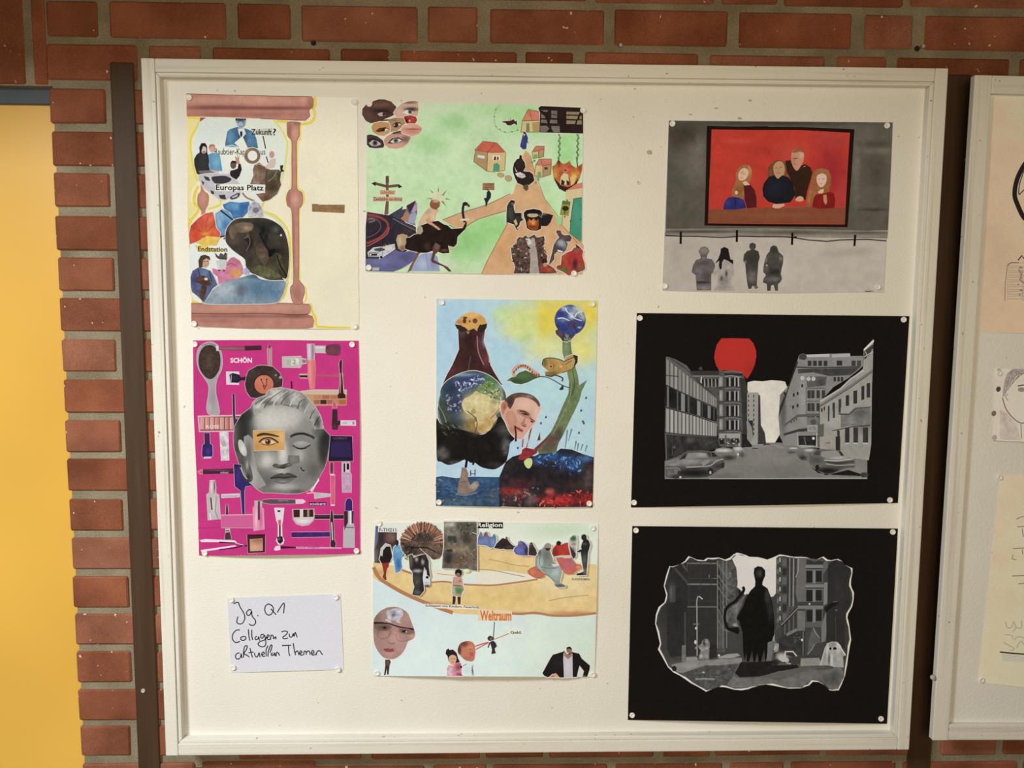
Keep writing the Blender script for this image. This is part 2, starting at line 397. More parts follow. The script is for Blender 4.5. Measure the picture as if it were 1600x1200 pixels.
class Sheet:
    def __init__(s, name, corners, label, cat, bulge=.006, paper='paper', base=None, tex=None, Y=None, group=None):
        s.c = [np.array(c, float) for c in corners]; s.H = homog(corners); s.b = bulge
        s.Y = (YP if Y is None else Y) - .0009
        m = sum(s.c) / 4
        o = at(m[0], s.c[3][1], s.Y)
        s.root = empty(name, o.tolist()); tag(s.root, label, cat, group)
        xs = [c[0] for c in s.c]; ys = [c[1] for c in s.c]
        s.ox = int(min(xs)) - 30; s.oy = int(min(ys)) - 30
        s.occ = np.zeros((int(max(ys)) - s.oy + 60, int(max(xs)) - s.ox + 60), np.int32)
        s.v = (0, 0, 1.0); s.halo = 0.0; s.first = False
        s.solid(paper)
        if base is not None:
            s.part('painted_ground'); q = [tuple(c) for c in s.c]
            s.view(0, 0, 1); s.p(q, base, tex=tex, step=5); s.done()
    def depth(s, x, y):
        w = s.H[2, 0] * x + s.H[2, 1] * y + 1
        u = np.clip((s.H[0, 0] * x + s.H[0, 1] * y + s.H[0, 2]) / w, 0, 1); v = np.clip((s.H[1, 0] * x + s.H[1, 1] * y + s.H[1, 2]) / w, 0, 1)
        b = s.b * 4 * u * (1 - u) * (.75 * v ** 2.5 + .15 * (1 - v) ** 2) + s.b * .12 * 4 * v * (1 - v)
        return s.Y - b
    def solid(s, paper):
        n = 40; c = s.c; g = []
        for j in range(n + 1):
            for i in range(n + 1):
                u, v = i / n, j / n
                g.append((c[0] * (1 - u) + c[1] * u) * (1 - v) + (c[3] * (1 - u) + c[2] * u) * v)
        g = np.array(g); d = s.depth(g[:, 0], g[:, 1]) + .00012; f = at(g[:, 0], g[:, 1], d); k = len(f)
        bk = f.copy(); bk[:, 1] += .0003
        V = np.vstack([f, bk]) ; F = []
        I = lambda i, j: j * (n + 1) + i
        for j in range(n):
            for i in range(n):
                a = (I(i, j), I(i, j + 1), I(i + 1, j + 1), I(i + 1, j)); F.append(a); F.append(tuple(k + q for q in a[::-1]))
        rim = [I(i, 0) for i in range(n)] + [I(n, j) for j in range(n)] + [I(i, n) for i in range(n, 0, -1)] + [I(0, j) for j in range(n, 0, -1)]
        for a, b in zip(rim, rim[1:] + rim[:1]): F.append((a, b, b + k, a + k))
        me = bpy.data.meshes.new('sheet'); me.from_pydata(V.tolist(), [], F); me.update()
        for p in me.polygons: p.use_smooth = True
        s.sheet = link('sheet', me, MT[paper], s.root)
    def view(s, x, y, scale): s.v = (x, y, scale); return s
    def part(s, name, label=None): s.name = name; s.lab = label; s.V = []; s.T = []; s.C = []; s.n = 0; s.first = True; return s
    def pts(s, p):
        if isinstance(p, str): p = [float(q) for q in p.replace(',', ' ').split()]
        a = np.array(p, float).reshape(-1, 2)
        return a * s.v[2] + np.array(s.v[:2])
    def layer(s, poly):
        lo = np.floor(poly.min(0)).astype(int) - [s.ox, s.oy] - 1; hi = np.ceil(poly.max(0)).astype(int) - [s.ox, s.oy] + 2
        lo = np.maximum(lo, 0); hi = np.minimum(hi, [s.occ.shape[1], s.occ.shape[0]])
        if (hi <= lo).any(): return 1
        sub = s.occ[lo[1]:hi[1], lo[0]:hi[0]]
        if (hi - lo).max() > 10:
            gx, gy = np.meshgrid(np.arange(lo[0], hi[0]) + s.ox + .5, np.arange(lo[1], hi[1]) + s.oy + .5)
            m = inside(poly, gx, gy); d = m.copy()
            d[1:] |= m[:-1]; d[:-1] |= m[1:]; d[:, 1:] |= d[:, :-1].copy(); d[:, :-1] |= d[:, 1:].copy()
            q = (np.floor(poly).astype(int) - [s.ox, s.oy] - lo)
            ok = (q[:, 0] >= 0) & (q[:, 1] >= 0) & (q[:, 0] < d.shape[1]) & (q[:, 1] < d.shape[0]); d[q[ok, 1], q[ok, 0]] = True
        else: d = np.ones(sub.shape, bool)
        L = int(sub[d].max()) + 1 if d.any() else 1
        sub[d] = L
        return L
    def add(s, v2, tris, col, L):
        P = at(v2[:, 0], v2[:, 1], s.depth(v2[:, 0], v2[:, 1]) - L * DZ)
        lin = s2l(np.clip(col, 0, 255)); lum = (lin @ np.array([.2126, .7152, .0722]))[:, None]
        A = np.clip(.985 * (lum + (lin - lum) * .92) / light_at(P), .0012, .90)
        t = np.array(tris, int)
        if len(t) == 0: return
        e1 = v2[t[:, 1]] - v2[t[:, 0]]; e2 = v2[t[:, 2]] - v2[t[:, 0]]
        fl = (e1[:, 0] * e2[:, 1] - e1[:, 1] * e2[:, 0]) > 0
        t[fl] = t[fl][:, [0, 2, 1]]
        s.V.append(P); s.T.append(t + s.n); s.C.append(A); s.n += len(P)
    def p(s, pts, col, dabs=None, tex=None, step=None, cv=False, seed=0):
        """filled outline; dabs are soft brush touches (x, y, rx, ry, colour, strength[, angle])"""
        q = s.pts(pts)
        if cv: q = spline(q, True, 4)
        if s.first and s.halo and 'cutout' in s.name: s.rim(q)
        s.first = False
        L = s.layer(q)
        st = step or (2.0 if dabs else (3.0 if tex else 6.5))
        ring = []
        for a, b in zip(q, np.roll(q, -1, 0)):
            m = max(1, int(np.hypot(*(b - a)) / (st * 1.2)))
            for i in range(m): ring.append(a + (b - a) * i / m)
        ring = np.array(ring)
        lo, hi = q.min(0), q.max(0)
        inner = np.zeros((0, 2))
        if (hi - lo).max() > st:
            gx, gy = np.meshgrid(np.arange(lo[0] + st * .5, hi[0], st), np.arange(lo[1] + st * .5, hi[1], st))
            gx = gx + (np.arange(gx.shape[0])[:, None] % 2) * st * .5
            m = inside(q, gx, gy); inner = np.c_[gx[m], gy[m]]
            if len(inner) and len(inner) * len(ring) < 4e6:
                dd = ((inner[:, None] - ring[None]) ** 2).sum(2).min(1); inner = inner[dd > (st * .35) ** 2]
        allv = np.vstack([ring, inner])
        nr = len(ring)
        r = delaunay_2d_cdt([Vector((a, b)) for a, b in allv.tolist()], [], [list(range(nr))], 1, 1e-5)
        v2 = np.array([(v.x, v.y) for v in r[0]]); tr = []
        for f in r[2]:
            for i in range(1, len(f) - 1): tr.append((f[0], f[i], f[i + 1]))
        C = np.tile(cc(col), (len(v2), 1))
        sc = s.v[2]
        for d in (dabs or []):
            x, y, rx, ry, c, al = d[:6]; an = math.radians(d[6]) if len(d) > 6 else 0
            X = v2[:, 0] - (x * sc + s.v[0]); Y = v2[:, 1] - (y * sc + s.v[1])
            U = X * math.cos(an) + Y * math.sin(an); W = -X * math.sin(an) + Y * math.cos(an)
            r2 = (U / (rx * sc)) ** 2 + (W / (ry * sc)) ** 2
            w = (al * np.exp(-r2 * .55 - .3 * r2 ** 2))[:, None]
            C = C * (1 - w) + cc(c) * w
        if tex:
            n = .45 * vnoise(v2[:, 0], v2[:, 1], tex[1], seed) + .35 * vnoise(v2[:, 0], v2[:, 1], tex[1] * .45, seed + 3) + .2 * vnoise(v2[:, 0], v2[:, 1], 1.7, seed + 5)
            C = C * (1 + tex[0] * 1.45 * (n - .5) * 2)[:, None]
        s.add(v2, tr, C, L)
        return s
    def rim(s, q):
        """strip of bare paper left round a cut-out by the scissors"""
        nx, pv = np.roll(q, -1, 0), np.roll(q, 1, 0)
        t = nx - pv; t /= np.maximum(np.hypot(t[:, 0], t[:, 1]), 1e-6)[:, None]
        sg = 1 if ((q[:, 0] * nx[:, 1] - nx[:, 0] * q[:, 1]).sum() > 0) else -1
        o = q + sg * np.c_[t[:, 1], -t[:, 0]] * s.halo
        s.first = False; v = s.v; s.v = (0, 0, 1.0); s.p(o.ravel().tolist(), (222, 217, 204), step=4); s.v = v
    def r(s, x0, y0, x1, y1, col, **k): return s.p([x0, y0, x1, y0, x1, y1, x0, y1], col, **k)
    def e(s, cx, cy, rx, ry, col, rot=0, n=18, **k):
        a = math.radians(rot); q = []
        for i in range(n):
            t = 2 * math.pi * i / n; u, w = rx * math.cos(t), ry * math.sin(t)
            q += [cx + u * math.cos(a) - w * math.sin(a), cy + u * math.sin(a) + w * math.cos(a)]
        return s.p(q, col, **k)
    def l(s, pts, w, col, cv=False, taper=0, closed=False):
        """brush or pen line of width w"""
        q = s.pts(pts)
        if cv and len(q) > 2: q = spline(q, closed, 5)
        if closed: q = np.vstack([q, q[:1]])
        f = [q[0]]
        for a, b in zip(q, q[1:]):
            m = max(1, int(np.hypot(*(b - a)) / 7))
            for i in range(1, m + 1): f.append(a + (b - a) * i / m)
        q = np.array(f); t = np.gradient(q, axis=0); t /= np.maximum(np.hypot(t[:, 0], t[:, 1]), 1e-6)[:, None]
        nrm = np.c_[-t[:, 1], t[:, 0]]
        hw = np.full(len(q), w * s.v[2] * .5)
        if taper:
            u = np.linspace(0, 1, len(q)); hw = hw * (1 - taper * u)
        a = q + nrm * hw[:, None]; b = q - nrm * hw[:, None]
        L = s.layer(np.vstack([a, b[::-1]]))
        n = len(q); tr = []
        for i in range(n - 1): tr += [(i, i + 1, n + i + 1), (i, n + i + 1, n + i)]
        s.add(np.vstack([a, b]), tr, np.tile(cc(col), (2 * n, 1)), L)
        return s
    def t(s, text, x0, y0, x1, y1, col, bold=0.0, dy=0.0, slant=0.0):
        """lettering fitted to a box; dy lowers the right-hand end"""
        cu = bpy.data.curves.new('lettering', 'FONT'); cu.body = text; cu.offset = bold; cu.resolution_u = 2
        ob = bpy.data.objects.new('lettering', cu); COL.objects.link(ob)
        bpy.context.view_layer.update()
        me = ob.evaluated_get(bpy.context.evaluated_depsgraph_get()).to_mesh()
        v = np.array([x.co[:2] for x in me.vertices]); me.calc_loop_triangles()
        tr = [tuple(f.vertices) for f in me.loop_triangles]
        bpy.data.objects.remove(ob); bpy.data.curves.remove(cu)
        lo, hi = v.min(0), v.max(0); u = (v - lo) / (hi - lo)
        X = x0 + u[:, 0] * (x1 - x0) + slant * u[:, 1] * (y1 - y0); Y = y1 - u[:, 1] * (y1 - y0) + u[:, 0] * dy
        q = np.c_[X, Y] * s.v[2] + np.array(s.v[:2])
        bb = np.array([[q[:, 0].min(), q[:, 1].min()], [q[:, 0].max(), q[:, 1].min()], [q[:, 0].max(), q[:, 1].max()], [q[:, 0].min(), q[:, 1].max()]])
        L = s.layer(bb); s.add(q, tr, np.tile(cc(col), (len(q), 1)), L)
        return s
    def sc(s, region, n, size, cols, seed=0, asp=.5, ang=None, cv=False):
        """many small dabs of paint or halftone texture inside a region"""
        rg = np.random.default_rng(seed); q = s.pts(region)
        if cv: q = spline(q, True, 4)
        lo, hi = q.min(0), q.max(0); k = 0; tries = 0
        L = s.layer(q)
        while k < n and tries < n * 8:
            tries += 1
            c = lo + rg.random(2) * (hi - lo)
            if not inside(q, np.array([c[0]]), np.array([c[1]]))[0]: continue
            k += 1
            a = (rg.random() * math.pi if ang is None else math.radians(ang + rg.normal() * 14)); r_ = size * s.v[2] * (.4 + rg.random()) * .42
            m = 6; w = np.linspace(0, 2 * math.pi, m, endpoint=False)
            U = r_ * np.cos(w) * (.7 + .5 * rg.random(m)); W = r_ * asp * np.sin(w) * (.7 + .5 * rg.random(m))
            v2 = np.c_[c[0] + U * math.cos(a) - W * math.sin(a), c[1] + U * math.sin(a) + W * math.cos(a)]
            s.add(v2, [(0, i, i + 1) for i in range(1, m - 1)], np.tile(cc(cols[rg.integers(len(cols))]), (m, 1)), L + (k % 7) * .13)
        return s
    def done(s):
        if not s.V: return None
        V = np.vstack(s.V) - np.array(s.root.location); T = np.vstack(s.T); C = np.vstack(s.C)
        me = bpy.data.meshes.new(s.name); me.from_pydata(V.tolist(), [], T.tolist())
        ca = me.color_attributes.new('ink', 'FLOAT_COLOR', 'POINT')
        ca.data.foreach_set('color', np.c_[C, np.ones(len(C))].astype(np.float32).ravel())
        me.update(); me.materials.append(MT['ink'])
        o = bpy.data.objects.new(s.name, me); COL.objects.link(o); o.parent = s.root
        if s.lab: o['label'] = s.lab
        return o

_pin = None
def pin(px, py, sheet, label, r=.0058):
    global _pin
    Y = float(sheet.depth(np.array(px, float), np.array(py, float))) - .0012 if sheet else YP
    if _pin is None:
        bm = bmesh.new(); lathe(bm, [(.0, 0), (.0056, 0), (.0058, .0012), (.0054, .0024), (.0042, .0030), (.0036, .0024), (.0, .0022)], (0, 0, 0), 20)
        _pin = mesh_of(bm, 'push_pin', True); _pin.materials.append(MT['pin'])
    o = bpy.data.objects.new('push_pin', _pin); COL.objects.link(o)
    o.location = at(px, py, Y - .0022).tolist(); o.location.y = Y
    tag(o, label, 'push pin', 'white push pins holding the sheets')
    return o
def pins(sheet, what, TL=None, TR=None, BL=None, BR=None):
    for c, w in ((TL, 'top left'), (TR, 'top right'), (BL, 'bottom left'), (BR, 'bottom right')):
        if c: pin(c[0], c[1], sheet, 'white push pin in the %s corner of the %s' % (w, what))
WHITE = (233, 228, 214)

# ------------------------------------------------------------------ hourglass collage
s = Sheet('art_poster', [(292, 147), (558, 153), (561, 515), (300, 511)], 'cream collage poster showing a large painted hourglass, top left of the board', 'poster', .004, base=(233, 223, 192), tex=(.02, 40))
s.halo = .9
A = (280, 140, .18125); B = (280, 320, .18125)
YL = (226, 205, 52); YP_ = (228, 212, 120); W1 = (184, 126, 108); W2 = (144, 90, 78); W3 = (208, 154, 134)
s.view(*A).part('yellow_glow')
s.p("65 232 180 240 178 290 140 350 112 430 104 520 112 600 140 700 160 790 110 860 90 960 150 1030 84 1110 80 1320 100 1400 95 1760 160 1830 105 1830 105 1780 88 1500 72 1150 72 500", (230, 216, 140), cv=False)
s.l("70 240 170 250 175 280 125 370 98 440 106 560 130 700 165 790", 16, YL, cv=True)
s.l("165 830 135 900 130 980 170 1030 100 1130 84 1180", 26, YL, cv=True)
s.l("250 850 310 905 360 985 250 1030", 16, YL, cv=True)
s.l("815 265 870 330 930 450 920 600 900 720 860 850", 16, (215, 214, 110), cv=True)
s.l("840 272 940 278", 22, YL)
s.l("1040 300 1130 285 1165 240 1165 180 1150 160 1175 130 1170 60", 24, YL, cv=True)
s.l("925 300 930 390 965 470 960 840 920 900 925 980 970 1050 970 1640", 10, YP_, cv=True)
s.l("1045 300 1045 420 1020 480 1020 820 1070 880 1075 980 1035 1060 1040 1650 1085 1700 1095 1800 1060 1850", 12, YL, cv=True)
s.l("730 970 715 1040 830 1090 930 1200 955 1340 950 1500 930 1690 900 1790 850 1830", 16, YL, cv=True)
s.l("720 1060 830 1110 910 1200", 18, (205, 216, 160), cv=True)
s.view(*B); s.l("1130 850 1150 930 1175 970 1180 1040", 22, YL, cv=True); s.l("1180 1050 1300 1058 1480 1060", 22, YL, taper=.3); s.l("110 838 200 840", 20, YL)
s.done()
s.view(*A).part('glass_bulb')
s.p("178 272 200 252 300 242 480 250 640 250 800 275 850 330 905 440 915 560 895 680 870 820 820 900 740 968 640 1000 520 985 380 960 280 905 200 840 160 740 125 640 118 540 130 430 160 330", (219, 224, 212), dabs=[(300, 350, 200, 120, (205, 217, 214), .7), (750, 450, 120, 200, (214, 219, 205), .7), (500, 560, 180, 120, (232, 232, 222), .8)], cv=True, step=4)
s.view(*B).p("95 350 200 330 400 300 520 130 700 110 800 120 900 220 940 360 945 520 920 680 880 780 820 840 200 850 105 720 90 560", (226, 229, 222), cv=True)
s.done()
s.view(*A).part('hourglass_frame')
s.p("62 36 400 45 800 55 1140 58 1160 80 1158 140 1130 165 1120 180 1130 230 1090 268 1000 268 700 250 400 238 65 232", W1, dabs=[(600, 90, 700, 36, W3, .8), (600, 160, 600, 14, (126, 74, 68), .75), (350, 150, 260, 16, (120, 70, 66), .6), (900, 160, 240, 12, (120, 70, 66), .6), (500, 215, 500, 16, (150, 96, 88), .5), (1130, 110, 30, 60, W2, .6)], tex=(.06, 14), step=2.2)
s.l("62 36 400 45 800 55 1140 60 1158 90 1150 150 1118 178 1125 225 1085 266 700 250", 5, (132, 84, 74))
s.p("180 240 230 242 190 270 180 280", W2)
s.view(*B)
s.p("103 848 500 850 900 848 1120 855 1138 885 1130 935 1110 945 1150 960 1165 1000 1155 1058 1100 1068 600 1065 200 1052 105 1045", W1, dabs=[(600, 890, 700, 30, W3, .5), (600, 1020, 700, 30, (190, 128, 114), .6), (500, 960, 500, 14, (120, 74, 68), .55), (1000, 960, 160, 16, (120, 72, 66), .6), (300, 1000, 200, 20, (150, 96, 88), .5)], tex=(.05, 12), step=2.2)
s.l("105 935 400 940 700 935 1000 948 1110 942", 7, (104, 62, 56), cv=True); s.l("103 850 500 852 900 848 1120 857", 6, (140, 92, 82))
s.view(*A)
COLM = "940 280 1040 285 1035 320 1035 400 1012 450 1010 560 1012 700 1015 850 1058 890 1065 960 1050 1010 1030 1045 1032 1300 1030 1600 1030 1640 1070 1690 1080 1750 1062 1810 1058 1845 990 1845 960 1760 962 1700 985 1640 978 1300 970 1050 935 1000 925 930 945 870 970 840 970 600 970 450 938 400 932 330"
s.p(COLM, W1, dabs=[(1000, 370, 26, 60, W3, .8), (950, 360, 16, 70, W2, .7), (992, 650, 12, 200, (196, 140, 124), .7), (1000, 950, 30, 60, W3, .8), (945, 950, 16, 60, W2, .5), (985, 1330, 10, 250, W2, .6), (1012, 1330, 14, 250, (198, 142, 126), .6), (1020, 1750, 30, 60, (158, 106, 96), .7), (1015, 290, 30, 16, W2, .6)], tex=(.05, 8), cv=True, step=1.8)
s.l(COLM, 5, (140, 92, 80), cv=True, closed=True)
s.view(*A)
s.p("185 800 215 870 255 910 250 990 225 1050 232 1110 190 1110 190 1050 158 990 160 910 185 870", W1, dabs=[(205, 940, 26, 50, W3, .6)], cv=True)
s.l("160 920 160 980 190 1040", 5, (150, 100, 88)); s.done()
# figures in the upper bulb
s.part('seated_man_cutout')
BL = (72, 110, 140); BD = (42, 66, 98)
s.p("415 360 440 340 500 322 520 330 570 335 640 360 665 420 680 505 600 500 480 495 395 492 400 440", BL, dabs=[(440, 420, 30, 80, (96, 146, 178), .8), (620, 430, 40, 70, (88, 136, 170), .8), (540, 420, 40, 60, BD, .6)], tex=(.10, 5), step=1.5)
s.p("505 335 560 335 575 380 540 420 515 385", (215, 218, 216)); s.p("525 360 545 362 545 385 540 420 525 390", (30, 30, 42))
s.p("486 250 575 250 576 275 568 310 545 335 515 330 498 305 488 280", (160, 180, 188), dabs=[(530, 262, 40, 12, (34, 44, 62), .9), (510, 280, 10, 5, (50, 62, 80), .8), (552, 280, 10, 5, (50, 62, 80), .8), (530, 318, 16, 5, (70, 90, 108), .7), (560, 300, 12, 24, (96, 126, 146), .7)], step=1.2)
s.p("484 248 578 250 575 266 560 256 500 258 488 272", (26, 32, 44))
s.p("475 460 545 400 590 500 520 500", (226, 226, 222)); s.l("395 490 460 480 510 498", 10, (180, 200, 212)); s.done()
s.part('question_lettering')
s.p("618 345 800 330 806 400 640 385", (196, 194, 180)); s.t('Zukunft', 622, 338, 798, 388, (26, 24, 24), .018, 4); s.t('?', 808, 335, 836, 395, (26, 24, 24), .012)
s.l("722 398 745 510", 9, (30, 28, 30)); s.l("750 575 768 632", 9, (30, 28, 30)); s.done()
s.part('banner_lettering'); s.t('Raubtier-Kapitalismus', 306, 508, 742, 578, (40, 36, 36), .004, 0); s.done()
s.part('women_cutout')
s.p("128 600 150 560 178 540 172 500 190 462 225 460 240 490 242 545 262 590 256 650 262 690 290 715 230 720 165 735 150 720 130 650", (48, 46, 48), dabs=[(200, 620, 30, 60, (66, 62, 62), .7)], tex=(.12, 5), step=1.5)
s.e(212, 520, 22, 34, (206, 186, 174)); s.p("175 500 190 465 225 462 240 488 238 520 228 492 205 490 192 530 190 560 176 545", (34, 32, 36))
s.p("200 530 226 530 220 552 206 552", (150, 110, 104))
s.p("250 560 285 545 330 550 352 570 362 640 372 700 300 715 262 690 258 620", (92, 150, 182), dabs=[(320, 620, 30, 60, (122, 176, 200), .7)], tex=(.06, 5), step=1.5)
s.e(285, 508, 26, 34, (204, 160, 136)); s.p("255 500 262 475 290 468 308 480 305 520 298 490 268 495 262 520", (176, 120, 84))
s.p("262 690 310 695 345 700 330 712 275 712", (198, 168, 152)); s.p("165 700 260 695 310 715 250 722 175 720", (118, 106, 108)); s.done()
s.part('waving_man_cutout')
s.p("440 700 430 740 440 765 490 780 520 745 540 690 530 640 510 640 505 680 480 690", (44, 36, 40)); s.e(466, 648, 26, 36, (112, 76, 66)); s.p("440 640 455 612 490 615 495 640 460 630", (52, 40, 38))
s.p("495 640 485 600 480 570 500 590 500 560 510 590 520 560 515 610 522 640", (188, 142, 124)); s.p("425 700 445 690 440 715", (214, 208, 204)); s.done()
s.part('round_table_cutout')
s.p("165 745 210 730 300 722 420 715 440 750 500 790 560 860 520 890 400 950 350 945 280 900 200 830", (190, 186, 190), tex=(.06, 8), cv=True)
s.p("280 755 330 745 400 745 450 770 420 800 330 815 290 790", (62, 56, 60), cv=True)
for q in ("208 745 255 755 268 790 230 780", "190 780 215 800 205 830", "340 910 395 905 405 948 355 940", "270 865 300 880 300 905 275 895"): s.p(q, (60, 56, 62))
s.p("440 925 510 890 525 905 500 935 450 948", (84, 80, 86), cv=True); s.p("455 925 505 902 500 922 460 935", (188, 184, 186)); s.p("345 700 430 712 425 730 340 725", (222, 220, 216)); s.done()
s.part('brass_ring_cutout')
s.e(630, 570, 70, 70, (128, 104, 86), dabs=[(600, 540, 30, 30, (150, 128, 108), .8)], step=1.6); s.e(632, 570, 42, 44, (224, 226, 216))
s.done(); s.part('cord_cutout'); s.l("545 890 580 930 650 960", 16, (160, 126, 104), cv=True); s.done()
s.part('brown_rag_cutout')
s.p("648 650 690 628 730 660 780 690 860 690 880 710 870 780 880 820 845 900 780 950 720 968 660 900 740 890 740 820 610 815 640 740 635 690", (122, 100, 80), dabs=[(800, 760, 60, 60, (84, 78, 52), .9), (800, 840, 60, 60, (66, 52, 36), .9), (690, 740, 40, 60, (160, 132, 110), .8), (700, 680, 30, 30, (100, 74, 58), .8), (740, 930, 50, 20, (112, 70, 48), .8), (860, 740, 16, 60, (58, 50, 40), .8), (660, 800, 40, 12, (170, 130, 108), .8)], tex=(.22, 6), step=1.5)
s.l("760 700 745 790 760 870", 6, (60, 46, 36)); s.l("845 700 810 760 770 790", 5, (150, 140, 108)); s.p("868 655 898 650 890 685 905 705 875 712", (48, 42, 46)); s.done()
s.part('sitting_child_cutout')
s.e(798, 560, 22, 30, (196, 142, 120)); s.p("785 600 830 590 832 640 815 672 760 685 735 665 770 640", (206, 184, 168)); s.l("740 665 690 640 660 650", 8, (190, 150, 128)); s.done()
s.part('square_lettering'); s.p("306 812 742 820 738 882 310 875", (228, 226, 220)); s.t('Europas Platz', 316, 818, 728, 882, (24, 22, 24), .022, 4); s.done()
# neck and lower bulb
s.part('blue_butterfly_cutout')
s.p("375 990 440 965 520 975 600 965 612 1000 590 1060 540 1110 480 1130 440 1060 390 1030", (62, 118, 168), dabs=[(470, 1010, 50, 30, (110, 160, 196), .8), (560, 1020, 40, 40, (48, 92, 150), .8)], tex=(.14, 6), step=1.5)
s.p("310 1070 370 1030 420 1050 470 1110 440 1160 400 1220 390 1270 345 1270 320 1180", (104, 150, 188), dabs=[(350, 1120, 30, 60, (140, 178, 204), .8), (400, 1170, 30, 40, (70, 120, 170), .7)], tex=(.12, 6), step=1.5)
s.l("355 1040 400 1075 465 1125", 13, (36, 40, 50)); s.l("350 1270 400 1260 385 1290", 14, (40, 44, 52)); s.done()
s.part('silver_gear_cutout')
s.p("600 1010 640 960 690 980 715 1030 725 1090 690 1130 640 1160 620 1110 595 1080", (166, 164, 168), tex=(.2, 5), step=1.5)
s.e(660, 1040, 28, 24, (120, 116, 122)); s.e(665, 1100, 22, 26, (210, 208, 210)); s.p("590 1080 640 1060 690 1090 700 1140 640 1170 600 1120", (190, 188, 190), tex=(.2, 4)); s.done()
s.view(*B).part('red_flower_cutout')
s.p("90 340 85 250 100 180 160 120 220 75 290 62 305 120 320 200 355 240 350 280 240 270 150 320", (204, 84, 56), dabs=[(150, 260, 40, 60, (214, 70, 42), .8), (260, 120, 40, 40, (226, 110, 70), .8), (230, 240, 40, 30, (222, 140, 40), .9), (120, 180, 30, 40, (190, 60, 40), .7), (320, 240, 30, 20, (232, 96, 48), .8)], tex=(.12, 6), step=1.4)
for q in ("220 230 170 150", "225 230 250 90", "215 240 120 200", "235 235 300 170"): s.l(q, 4, (160, 54, 36))
s.p("150 330 200 285 260 270 350 285 330 330 320 350 200 350", (224, 190, 70), tex=(.08, 6)); s.p("130 350 230 345 240 360 420 400 210 410 160 390", (224, 200, 90)); s.done()
s.part('terminus_lettering'); s.t('Endstation', 162, 360, 414, 402, (30, 26, 28), .02, 3); s.done()
s.part('black_bag_cutout')
s.p("405 220 440 160 500 120 600 115 700 112 760 120 830 150 890 200 925 280 945 380 948 470 940 570 920 640 860 660 780 650 700 620 610 580 575 530 565 470 500 420 440 370 400 310", (62, 54, 46), dabs=[(480, 200, 80, 50, (104, 88, 74), .9), (560, 200, 60, 26, (140, 116, 90), .9), (480, 300, 60, 60, (84, 72, 60), .8), (610, 310, 26, 60, (44, 38, 34), .8), (590, 280, 16, 40, (112, 98, 84), .7), (680, 180, 50, 40, (40, 38, 36), .8), (830, 220, 70, 60, (58, 60, 54), .8), (740, 260, 30, 90, (24, 22, 22), .9), (820, 400, 60, 30, (20, 20, 20), .8), (700, 430, 70, 80, (74, 62, 50), .8), (680, 540, 80, 60, (66, 64, 44), .9), (820, 560, 70, 60, (84, 82, 54), .7), (900, 470, 26, 90, (54, 48, 34), .8), (880, 540, 20, 60, (22, 22, 22), .8)], tex=(.16, 7), cv=True, step=1.5)
s.p("690 180 760 150 840 160 880 220 860 260 800 240 740 260 720 330 690 260", (44, 44, 40), dabs=[(830, 210, 40, 30, (74, 76, 66), .9), (720, 220, 20, 40, (20, 20, 20), .9)], tex=(.2, 6), step=1.5, cv=True)
s.p("430 230 480 170 560 150 640 170 620 220 560 240 500 240 460 300", (112, 94, 76), dabs=[(590, 200, 40, 18, (160, 134, 104), .9), (490, 210, 40, 30, (96, 80, 66), .8)], tex=(.14, 6), step=1.5, cv=True)
s.p("560 300 600 275 640 310 620 370 580 400 600 340", (40, 34, 30), cv=True); s.p("700 330 750 380 770 450 740 520 690 470 660 400", (84, 70, 54), dabs=[(720, 440, 26, 50, (100, 84, 64), .8)], tex=(.2, 5), step=1.5, cv=True); s.p("830 420 880 440 900 520 930 580 900 600 860 540", (78, 70, 46), tex=(.25, 5), step=1.5, cv=True); s.p("770 390 830 380 800 440 770 450", (14, 14, 14)); s.p("620 560 700 520 800 560 880 620 800 640 700 620", (92, 90, 60), tex=(.25, 5), step=1.5, cv=True)
s.l("690 240 760 370 800 410 780 450", 12, (18, 18, 20), cv=True); s.l("560 290 600 280 610 330 580 400", 5, (122, 108, 92), cv=True); s.l("840 430 880 540 930 620", 12, (26, 24, 24), cv=True); s.e(878, 262, 9, 9, (210, 206, 196))
s.p("885 630 925 640 920 660", (220, 218, 208)); s.done()
s.part('blue_cloth_cutout')
s.p("215 850 240 780 310 720 420 650 540 625 640 600 700 640 800 655 915 660 905 740 880 800 830 845 600 855", (126, 146, 160), dabs=[(380, 740, 120, 70, (168, 178, 184), .9), (700, 720, 150, 80, (84, 116, 140), .9), (530, 740, 40, 50, (94, 96, 110), .9), (820, 760, 60, 60, (92, 128, 156), .8), (700, 610, 100, 30, (44, 78, 104), .9), (300, 810, 60, 40, (150, 162, 170), .8)], tex=(.10, 6), cv=True, step=1.5); s.done()
s.part('woman_with_dog_cutout')
s.p("100 700 98 620 115 570 165 540 220 550 270 570 300 620 330 690 290 720 215 845 160 790 110 750", (86, 92, 128), dabs=[(215, 590, 30, 30, (104, 134, 158), .9), (130, 640, 24, 60, (66, 70, 118), .8)], tex=(.15, 5), step=1.4)
s.e(222, 495, 34, 46, (196, 158, 126)); s.p("170 540 165 480 185 440 220 430 260 445 268 480 235 460 205 480 200 540 178 545", (74, 60, 46)); s.l("208 488 225 490", 5, (50, 40, 36)); s.l("238 488 252 488", 5, (50, 40, 36)); s.l("218 520 240 520", 4, (150, 84, 76))
s.p("135 660 160 620 215 608 260 640 275 690 240 700 230 760 200 830 170 780 200 690", (84, 58, 48), dabs=[(200, 640, 30, 20, (120, 76, 56), .8)], tex=(.25, 4), step=1.3); s.e(232, 640, 16, 12, (214, 200, 190)); s.l("165 560 180 620", 8, (44, 52, 70)); s.l("258 570 280 660", 8, (44, 60, 72)); s.done()
s.part('pink_hat_cutout')
